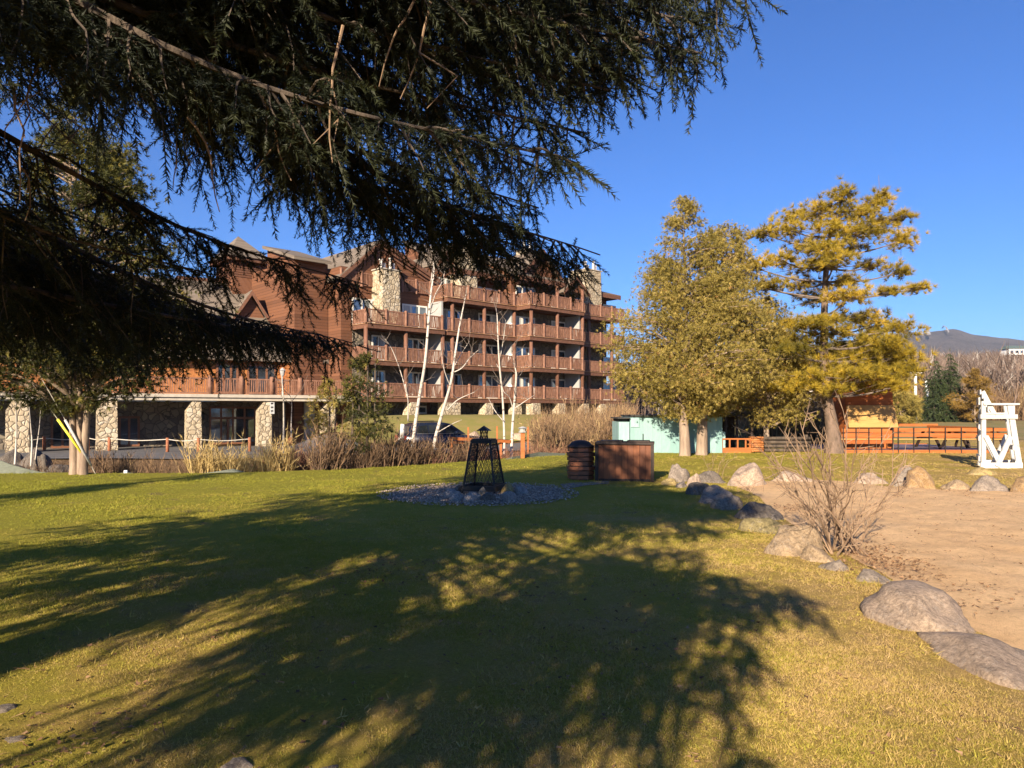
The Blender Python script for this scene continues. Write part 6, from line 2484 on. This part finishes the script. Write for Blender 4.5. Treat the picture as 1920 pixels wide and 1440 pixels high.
birch('birch_tree', 'slim white birch right of the fire pit, third from the left', [
    [(946, 868, .09), (945, 800, .085), (942, 740, .075), (937, 690, .065), (934, 640, .05), (932, 590, .03), (930, 575, .012)],
    [(938, 670, .035), (945, 630, .03), (948, 600, .012)], [(944, 790, .04), (928, 770, .03), (915, 745, .012)], [(940, 700, .025), (930, 680, .012)]], 27.4)
birch('birch_tree', 'white birch with a broken top, rightmost of the group', [
    [(958, 872, .11), (961, 800, .105), (965, 750, .09), (968, 705, .075), (966, 690, .03)],
    [(963, 770, .045), (955, 745, .035), (945, 735, .025), (940, 720, .012)], [(966, 765, .04), (985, 752, .028), (1003, 740, .012)], [(968, 712, .03), (978, 700, .012)], [(967, 700, .03), (962, 670, .018), (958, 650, .008)]], 27.2)
for (lb, st) in (('tallest birch sapling at far left before the stone pier', [(27, 884, .055), (30, 840, .05), (31, 800, .04), (30, 760, .02), (28, 735, .008)]),
                 ('middle birch sapling at far left', [(58, 876, .05), (60, 830, .045), (58, 800, .035), (55, 765, .018), (54, 745, .008)]),
                 ('thin bent birch sapling right of the other two at far left', [(66, 862, .03), (70, 830, .028), (74, 800, .02), (76, 770, .010)])):
    birch('birch_sapling', lb, [st], 20.5, 'birch saplings at far left')
for (lb, st, dd) in (('slim birch before the right stone pier of the arcade', [(530, 880, .07), (531, 840, .06), (532, 790, .05), (531, 740, .035), (527, 700, .015)], 19.6),
                     ('thin birch pole just right of the slim arcade birch', [(546, 820, .03), (546, 790, .028), (547, 760, .02), (544, 740, .008)], 20.0)):
    birch('birch_sapling', lb, [st], dd, 'birch saplings by the arcade')


# ---------------------------------------------------------------- shrubs
def bare_shrub(base, label, stems, name='bare_shrub', mat='twig', seed=1, bud=False, group=None, sub=5, twig_r=0.004):
    """stems: list of (tip world point, base radius)"""
    rg = np.random.default_rng(seed)
    root = empty(name, base, label, 'shrub', group)
    q = MB()
    b = np.array(base, float)
    buds = []
    for tip, r in stems:
        tip = np.array(tip, float)
        s0 = b + np.array([rg.normal() * 0.13, rg.normal() * 0.12, -0.03])
        mid = s0 * 0.5 + tip * 0.5 + np.array([rg.normal() * 0.05, rg.normal() * 0.05, 0.06])
        pts = catmull([s0, s0 * 0.75 + mid * 0.25 + rg.normal(size=3) * 0.02, mid, mid * 0.5 + tip * 0.5 + rg.normal(size=3) * 0.035, tip], 14)
        q.tube(pts, list(np.linspace(r, r * 0.25, 14)), 6, cap=False)
        L = np.linalg.norm(tip - s0)
        for k in range(sub):
            j = rg.integers(3, 13)
            tan = unit(pts[j] - pts[j - 1])
            v = unit(tan + rg.normal(size=3) * 0.42 + np.array([0, 0, 0.10]))
            ln = L * rg.uniform(0.14, 0.38)
            a = pts[j]
            m1 = a + v * ln * 0.5 + rg.normal(size=3) * 0.015
            e = m1 + unit(v + rg.normal(size=3) * 0.25 + np.array([0, 0, 0.12])) * ln * 0.5
            q.tube([a, m1, e], [r * 0.42, r * 0.3, twig_r * 0.5], 4, cap=False)
            buds.append(e)
            for u in range(2):
                w_ = a * 0.4 + m1 * 0.6 if u else m1
                e2 = w_ + unit(v + rg.normal(size=3) * 0.7) * ln * rg.uniform(0.2, 0.4)
                q.tube([w_, e2], [twig_r, twig_r * 0.5], 3, cap=False)
                buds.append(e2)
    q.build('stems', M[mat], root, fix=False)
    if bud:
        qb = MB()
        for e in buds:
            if rg.random() < 0.10:
                qb.lathe(Vector(e) + Vector((0, 0, -0.012)), [(0.003, 0), (0.010, 0.008), (0.010, 0.018), (0.003, 0.026)], 6)
        if qb.v:
            qb.build('dry_buds', M['bark'], root)
    return root


sb = GP(1572, 1040)
tips = [(1440, 870, 7.2), (1405, 830, 7.6), (1425, 815, 8.0), (1460, 800, 7.4), (1482, 845, 7.8), (1500, 790, 7.6), (1520, 815, 7.0), (1545, 800, 8.2), (1560, 830, 7.4), (1590, 790, 7.8),
        (1612, 800, 7.1), (1640, 840, 7.6), (1660, 815, 8.0), (1690, 880, 7.2), (1705, 905, 7.6), (1665, 945, 7.0), (1625, 880, 8.2), (1535, 870, 6.9), (1500, 880, 8.4), (1470, 920, 7.0),
        (1580, 860, 7.0), (1600, 915, 6.9), (1655, 880, 8.3), (1450, 900, 8.2), (1550, 920, 8.4), (1700, 860, 7.9), (1610, 950, 7.6), (1490, 940, 7.9)]
rg = np.random.default_rng(9)
bare_shrub((sb.x, sb.y, 0.03), 'large leafless shrub with many thin stems at the edge of the sand', [(P(x, y, dd), rg.uniform(0.007, 0.013)) for x, y, dd in tips], seed=3, sub=6)
for (px, py, sd, lb, tp_) in ((1345, 905, 5, 'small dry shrub growing between the dark and the big round boulders', [(1320, 862), (1335, 850), (1342, 858), (1360, 845), (1370, 860), (1380, 852), (1352, 870), (1328, 875)]),
                              (1400, 925, 6, 'sparse dry weed stalks at the foot of the big round boulder', [(1385, 898), (1398, 890), (1408, 900), (1415, 905), (1392, 910)])):
    g0 = GP(px, py)
    bare_shrub((g0.x, g0.y, 0.03), lb, [(P(x, y, g0.y + rg.normal() * 0.2), 0.006) for x, y in tp_], seed=sd, sub=4)

# ---------------------------------------------------------------- thickets beyond the lawn (uncountable stems)
WISP = []
for _ in range(6):
    it = [((0, 0, 0), (RNG.normal() * 0.05, 1, RNG.normal() * 0.05), 1.0, 0.022)]
    for i in range(9):
        t = RNG.uniform(0.2, 0.85)
        it.append(((0, t, 0), (RNG.normal() * 0.5, 1, RNG.normal() * 0.5), RNG.uniform(0.15, 0.4) * (1.15 - t), 0.013))
    WISP.append(t_blades(it))


def thicket(name, mat, n, sampler, label, cat, lean=0.25, seed=1, bias=0.45, tmpl=None, w=1.0):
    rg = np.random.default_rng(seed)
    x, y, h = sampler(rg, n)
    z = ground_z(x, y) - 0.08
    dr = unit(np.stack([rg.normal(size=n) * lean, rg.normal(size=n) * lean, np.ones(n)], 1))
    rot = frames(dr, unit(rg.normal(size=(n, 3))))
    S = Scatter()
    T = tmpl or WISP
    pick = rg.integers(0, len(T), n)
    rn = np.clip(rg.normal(bias, 0.22, n), 0, 1)
    for k, (tv, tf) in enumerate(T):
        m = pick == k
        S.put(tv * np.array([w, 1, w]), tf, np.stack([x[m], y[m], z[m]], 1), rot[m], h[m], rn[m])
    o = S.build(name, M[mat])
    return stuff(o, label, cat)


def band(x0, x1, d0, d1, h0, h1, clump=0.0):
    """sample positions in a strip behind the lawn edge, between two picture columns"""
    def f(rg, n):
        px = rg.uniform(x0, x1, n)
        if clump:
            px = px + clump * np.sin(px * 0.09) + rg.normal(size=n) * 4
        dd = d0 + (d1 - d0) * rg.random(n)
        r = (px - 960) / FPX
        # distance behind the lawn edge along this column
        yy = np.full(n, 20.0)
        for _ in range(4):
            yy = lawn_edge(r * yy)
        y = yy + dd
        x = r * y
        h = rg.uniform(h0, h1, n) * (0.7 + 0.5 * np.array([noise.noise(Vector((a * 0.8, b * 0.8, 3))) for a, b in zip(x, y)]))
        return x, y, np.maximum(h, 0.15)
    return f


thicket('red_twig_thicket', 'red_twig', 5200, band(495, 640, 1.5, 9, 1.3, 2.6), 'thicket of reddish bare twigs before the entrance arcade', 'thicket', 0.16, 1, 0.5)
thicket('reed_bed', 'reed', 2600, band(360, 545, 0.6, 5, 0.8, 2.1), 'yellow dry reeds growing at the edge of the lawn', 'reeds', 0.22, 2, 0.55, w=1.3)
thicket('brown_thicket', 'brush', 5200, band(165, 420, 0.8, 8, 0.7, 1.7), 'low brown brush in the ditch left of the reeds', 'thicket', 0.35, 3, 0.5)
thicket('brown_thicket', 'brush', 8000, band(590, 905, 0.4, 6.5, 0.9, 2.0), 'dense brown brush beneath the birches', 'thicket', 0.28, 4, 0.40)
thicket('red_brown_thicket', 'red_twig', 5200, band(800, 1080, 0.5, 7, 0.5, 1.35), 'low red-brown brush behind the fire pit', 'thicket', 0.35, 5, 0.25)
thicket('tall_thicket', 'brush', 6000, band(1000, 1185, 8, 24, 1.0, 3.3), 'tall bare bushes before the right end of the lodge', 'thicket', 0.24, 6, 0.66)
thicket('leafy_thicket', 'gold_leaf', 1500, band(1060, 1180, 3, 9, 0.4, 1.2), 'low bushes with rusty leaves left of the turquoise shed', 'thicket', 0.5, 7, 0.6)
thicket('dark_thicket', 'brush', 1800, band(0, 140, 1.0, 8, 0.5, 1.5), 'dark scrub on the boulder bank at far left', 'thicket', 0.4, 8, 0.2)


def flat_band(x0, x1, y0, y1, h0, h1):
    def f(rg, n):
        y = rg.uniform(y0, y1, n)
        x = (rg.uniform(x0, x1, n) - 960) / FPX * y
        return x, y, rg.uniform(h0, h1, n)
    return f


thicket('far_brush', 'brush', 7000, flat_band(1400, 1990, 84, 105, 2.0, 5.5), 'brown bare brush along the foot of the hillside', 'thicket', 0.16, 9, 0.6, w=0.8)
thicket('mid_brush', 'brush', 2200, flat_band(1395, 1560, 33, 44, 1.4, 3.0), 'pale bare bushes behind the shelter and the pine', 'thicket', 0.2, 10, 0.85, w=1.2)

# clipped hedge and golden larch before the hillside
cedar((X(1688, 66), 66, gz_at(X(1688, 66), 66)), 3.0, [(0, 1.5), (1.2, 2.0), (2.4, 1.4), (3.0, 0.3)], 'rounded yellow-green bush right of the kiosk', 'cedar_leaf', 'green_bush', ((0, 0, 0.1),), 0.2, 1500, 71, 0.45, cat='bush')
cedar((X(1828, 72), 72, gz_at(X(1828, 72), 72)), 5.4, [(0.3, 1.5), (2.0, 2.2), (3.6, 1.6), (5.4, 0.3)], 'golden brown larch right of the dark spruces', 'gold_leaf', 'larch_tree', ((0, 0, 0.12),), 0.4, 1500, 72, 0.42, gaps=0.6)

# ---------------------------------------------------------------- bare trees of the hillside
def bare_tree_template(seed, h=1.0):
    rg = np.random.default_rng(seed)
    q = MB()

    def grow(p, d, ln, r, lvl):
        pts = [p]
        dd = d
        for j in range(3):
            dd = unit(dd + rg.normal(size=3) * 0.10 + np.array([0, 0, 0.08]))
            pts.append(pts[-1] + dd * ln / 3)
        q.tube(pts, list(np.linspace(r, r * 0.55, 4)), 4 if lvl < 2 else 3, cap=False)
        if lvl < 3:
            for k in range(4 if lvl == 0 else 3):
                t = rg.uniform(0.35, 1.0)
                j = min(int(t * 3), 2)
                a = pts[j] + (pts[j + 1] - pts[j]) * (t * 3 - j)
                grow(a, unit(dd + rg.normal(size=3) * 0.42), ln * rg.uniform(0.45, 0.65), r * 0.45, lvl + 1)
    grow(np.array([0, 0, -0.02]), np.array([0, 0, 1.0]), 0.62, 0.009, 0)
    return q


rg = np.random.default_rng(77)
M['trunk_pale'] = plain('pale_trunk', (0.46, 0.39, 0.33), (0.30, 0.245, 0.20), 6, 0.85, 0.2)
protos = []
for i in range(4):
    o = bare_tree_template(200 + i).build('bare_tree', M['trunk_pale' if i % 2 == 0 else 'twig_grey'], None, fix=False)
    protos.append(o)
used = set()
n_t = 0
for i in range(64):
    px = rg.uniform(1695, 1935)
    dd = rg.uniform(88, 170)
    x = (px - 960) / FPX * dd
    z = float(np.ravel(hill_z(np.array([x]), np.array([dd])))[0]) if dd > 84 else gz_at(x, dd)
    k = i % 4
    o = protos[k] if k not in used else protos[k].copy()
    if k in used:
        C.objects.link(o)
    used.add(k)
    s = rg.uniform(6.5, 11)
    o.location = (x, dd, max(z, 0) - 0.3)
    o.rotation_euler = (0, 0, rg.uniform(0, 6.28))
    o.scale = (s, s, s)
    tag(o, 'pale bare slender tree standing in the hillside wood' if k % 2 == 0 else 'grey-brown bare tree standing in the hillside wood', 'tree', 'bare trees of the hillside wood')
# the uncountable wood further up
WT = []
for sd in range(5):
    it = [((0, 0, 0), (RNG.normal() * 0.03, 1, RNG.normal() * 0.03), 1.0, 0.020)]
    for i in range(22):
        t = RNG.uniform(0.25, 0.85)
        it.append(((0, t, 0), (RNG.normal() * 0.55, 1, RNG.normal() * 0.55), RNG.uniform(0.18, 0.40), 0.017))
    WT.append(t_blades(it))


def hill_sampler(rg, n):
    y = 84 + (440 - 84) * rg.random(n) ** 0.8
    x = (rg.uniform(1150, 2250, n) - 960) / FPX * y
    return x, y, rg.uniform(6, 10.5, n)


rgw = np.random.default_rng(78)
x, y, h = hill_sampler(rgw, 12000)
z = hill_z(x, y) - 0.3
dr = unit(np.stack([rgw.normal(size=12000) * 0.05, rgw.normal(size=12000) * 0.05, np.ones(12000)], 1))
rot = frames(dr, unit(rgw.normal(size=(12000, 3))))
S = Scatter()
pk = rgw.integers(0, 5, 12000)
rn = np.clip(rgw.beta(2, 3.2, 12000), 0, 1)
rn[rgw.random(12000) < 0.05] = 1.0
for k, (tv, tf) in enumerate(WT):
    m = pk == k
    S.put(tv, tf, np.stack([x[m], y[m], z[m]], 1), rot[m], h[m], rn[m])
stuff(S.build('hillside_wood', M['wood_far']), 'bare purple-brown wood covering the hillside', 'wood')

# ski runs: pale cleared strips lying on the mountain side
M['snow'] = plain('thin_snow', (0.34, 0.33, 0.33), (0.20, 0.175, 0.16), 0.02, 0.9, 0.0, mid=(0.42, 0.60))


def mz(px, f):
    y = MD * f
    x = (px - 960) / FPX * y
    return x, y, float(mount_z(np.array([x]), np.array([y]))[0])


for lb, line in (('narrow pale ski run at the left of the mountain', [(1718, 0.985, 5), (1720, 0.94, 6), (1724, 0.89, 6), (1728, 0.83, 5)]),
                 ('broad snowy ski run in the middle of the mountain', [(1736, 0.985, 7), (1742, 0.93, 9), (1737, 0.89, 8), (1739, 0.83, 8)]),
                 ('curving ski run under the summit', [(1764, 0.985, 4), (1768, 0.95, 5), (1766, 0.90, 4), (1776, 0.84, 4)]),
                 ('short pale ski run along the right shoulder', [(1786, 0.95, 3), (1800, 0.94, 3), (1812, 0.93, 2)])):
    q = MB()
    L_ = []
    for j in np.linspace(0, len(line) - 1, 40):
        i0 = min(int(j), len(line) - 2)
        u = j - i0
        px = line[i0][0] * (1 - u) + line[i0 + 1][0] * u
        f_ = line[i0][1] * (1 - u) + line[i0 + 1][1] * u
        wd_ = (line[i0][2] * (1 - u) + line[i0 + 1][2] * u) * (0.7 + 0.5 * noise.noise(Vector((j * 0.6, px, 0))))
        for s_ in (-1, 0, 1):
            a = mz(px + s_ * wd_ * 0.5, f_)
            L_.append((a[0], a[1] - 8, a[2] + 15.0))
    fs = []
    for j in range(39):
        for s_ in range(2):
            b0 = j * 3 + s_
            fs.append((b0, b0 + 1, b0 + 4, b0 + 3))
    q.add(L_, fs)
    struct(q.build('ski_run', M['snow'], None))

# house high on the hill, utility poles
dd = 330
hx, hzz = X(1903, dd), EYE + (HZ - 664) / FPX * dd
hs = empty('hill_house', (hx, dd, hzz), 'white house with a green roof high on the wooded hill at right', 'house')
q = MB()
q.box((hx, dd, hzz + 0.9), (9.6, 6, 2.8))
q.build('wall', M['white_cover'], hs)
q = MB()
q.prism([(hx - 5.4, dd - 3.4, hzz + 2.3), (hx - 5.4, dd + 3.4, hzz + 2.3), (hx - 4.2, dd, hzz + 3.9)], (10.8, 0, 0))
q.build('roof', M['far_roof'], hs)
for i in range(4):
    q = MB()
    q.box((hx - 3.4 + i * 2.2, dd - 3.02, hzz + 0.9), (1.3, 0.08, 1.2))
    q.build('window', M['glass'], hs)
for (px, y0, y1, dd, arm, lb) in ((1716.5, 697, 790, 84, True, 'pale utility pole with a cross arm left of the dark spruces'), (1737, 714, 790, 80, False, 'pale leaning utility pole in front of the dark spruces')):
    b = P(px + 6 if not arm else px, y1, dd)
    tp_ = P(px, y0, dd)
    r = empty('utility_pole', (b.x, b.y, gz_at(b.x, b.y)), lb, 'pole', 'utility poles')
    q = MB()
    q.tube([Vector((b.x, b.y, gz_at(b.x, b.y) - 0.3)), tp_], [0.19, 0.14], 8)
    q.build('pole', M['white_cover'], r, True)
    if arm:
        q = MB()
        q.beam(tp_ + Vector((-0.75, 0, -0.12)), tp_ + Vector((0.75, 0, -0.12)), 0.12, 0.14)
        q.build('cross_arm', M['white_cover'], r)

# ---------------------------------------------------------------- grass blades and litter
BL = []
for _ in range(8):
    it = []
    for i in range(7):
        it.append(((RNG.normal() * 0.8, 0, RNG.normal() * 0.8), (RNG.normal() * 0.8, 1, RNG.normal() * 0.8), RNG.uniform(0.5, 1.3), 0.17))
    BL.append(t_blades(it))


def lawn_samples(rg, n, d0, d1, u0=-0.80, u1=0.80):
    y = np.sqrt(rg.uniform(d0 ** 2, d1 ** 2, n))
    x = rg.uniform(u0, u1, n) * y
    k = in_poly(x, y, LAWN) & ~in_poly(x, y, SAND) & ~in_poly(x, y, GR)
    return x[k], y[k]


rg = np.random.default_rng(91)
S = Scatter()
for (n, d0, d1, sc) in ((95000, 2.6, 5.5, 0.021), (62000, 5.5, 9, 0.027), (44000, 9, 16, 0.036), (30000, 16, 30, 0.045)):
    x, y = lawn_samples(rg, n, d0, d1)
    thin = np.array([noise.noise(Vector((a * 0.9, b * 0.9, 7.7))) for a, b in zip(x, y)])
    k = rg.random(len(x)) < np.clip(0.80 + 0.9 * thin, 0.22, 1)
    x, y, thin = x[k], y[k], thin[k]
    z = lawn_z(x, y) - 0.004
    m = len(x)
    dr = unit(np.stack([rg.normal(size=m) * 0.25, rg.normal(size=m) * 0.25, np.ones(m)], 1))
    rot = frames(dr, unit(rg.normal(size=(m, 3))))
    pk = rg.integers(0, 8, m)
    s = sc * rg.uniform(0.6, 1.25, m) * (0.9 + 0.4 * thin)
    rn = rg.random(m)
    for i, (tv, tf) in enumerate(BL):
        q_ = pk == i
        S.put(tv, tf, np.stack([x[q_], y[q_], z[q_]], 1), rot[q_], s[q_], rn[q_])
x, y = lawn_samples(rg, 9000, 2.7, 12)
k = np.array([noise.noise(Vector((a * 1.6, b * 1.6, 2.2))) for a, b in zip(x, y)]) > 0.08
x, y = x[k], y[k]
m = len(x)
dr = unit(np.stack([rg.normal(size=m) * 0.55, rg.normal(size=m) * 0.55, np.ones(m)], 1))
rot = frames(dr, unit(rg.normal(size=(m, 3))))
pk = rg.integers(0, 8, m)
s = rg.uniform(0.025, 0.055, m)
rn = rg.random(m)
for i, (tv, tf) in enumerate(BL):
    q_ = pk == i
    S.put(tv * np.array([0.7, 1, 0.7]), tf, np.stack([x[q_], y[q_], lawn_z(x[q_], y[q_]) - 0.004], 1), rot[q_], s[q_], rn[q_])
g_ = stuff(S.build('grass', M['grass_blade']), 'short mown grass, part green and part straw', 'grass')
# dead leaves and twigs lying about
LT = [t_blades([((0, 0, 0), (0.25, 1, 0.15), 1.0, 0.7), ((0, 0.1, 0), (-0.3, 1, 0.05), 0.8, 0.55)]), t_blades([((0, 0, 0), (0, 1, 0.1), 2.6, 0.16)])]
S = Scatter()
cl = [(GP(1625, 1045), 0.75, 900), (GP(1660, 1075), 0.6, 500), (GP(1740, 1120), 0.7, 260), (GP(1560, 1000), 0.6, 350), (GP(1480, 960), 0.6, 300), (GP(1780, 930), 2.0, 500), (GP(1600, 915), 2.2, 400),
      (GP(200, 1290), 1.2, 160), (GP(1000, 1300), 1.6, 260), (GP(1500, 1250), 1.6, 220), (GP(120, 1400), 0.5, 160), (GP(1700, 1000), 2.2, 260), (GP(600, 1100), 2.5, 240), (GP(1800, 1000), 3.0, 700), (GP(1880, 1100), 1.5, 260), (GP(700, 1075), 0.7, 300), (GP(1150, 1150), 1.2, 240)]
for c, r, n in cl:
    a, rr = rg.uniform(0, 2 * PI, n), r * rg.random(n) ** 0.6
    x, y = c.x + rr * np.cos(a), c.y + rr * np.sin(a)
    z = lawn_z(x, y) + np.where(in_poly(x, y, SAND), 0.03, 0.012)
    dr = unit(np.stack([rg.normal(size=n), rg.normal(size=n), rg.normal(size=n) * 0.22], 1))
    rot = frames(dr, unit(rg.normal(size=(n, 3)) * 0.4 + np.array([0, 0, 1.0])))
    s = rg.uniform(0.015, 0.038, n)
    pk = rg.random(n) < 0.45
    rn = rg.random(n)
    for i, (tv, tf) in enumerate(LT):
        q_ = pk == bool(i)
        S.put(tv, tf, np.stack([x[q_], y[q_], z[q_]], 1), rot[q_], s[q_], rn[q_])
stuff(S.build('leaf_litter', M['dead_leaf']), 'brown dead leaves and twigs scattered on grass and sand', 'leaf litter')

# ---------------------------------------------------------------- the air between here and the mountain
m = bpy.data.materials.new('haze')
m.use_nodes = True
t = m.node_tree
t.nodes.remove(t.nodes['Principled BSDF'])
v = t.nodes.new('ShaderNodeVolumePrincipled')
v.inputs['Color'].default_value = (0.62, 0.76, 1.0, 1)
v.inputs['Density'].default_value = 0.00009
v.inputs['Anisotropy'].default_value = 0.0
t.links.new(v.outputs[0], t.nodes['Material Output'].inputs['Volume'])
q = MB()
q.box((0, 3000, 190), (12400, 12400, 420))
hz_ = q.build('haze', m)
hz_['kind'] = 'stuff'
hz_['label'] = 'thin bluish autumn haze in the air before the mountain'
hz_['category'] = 'haze'
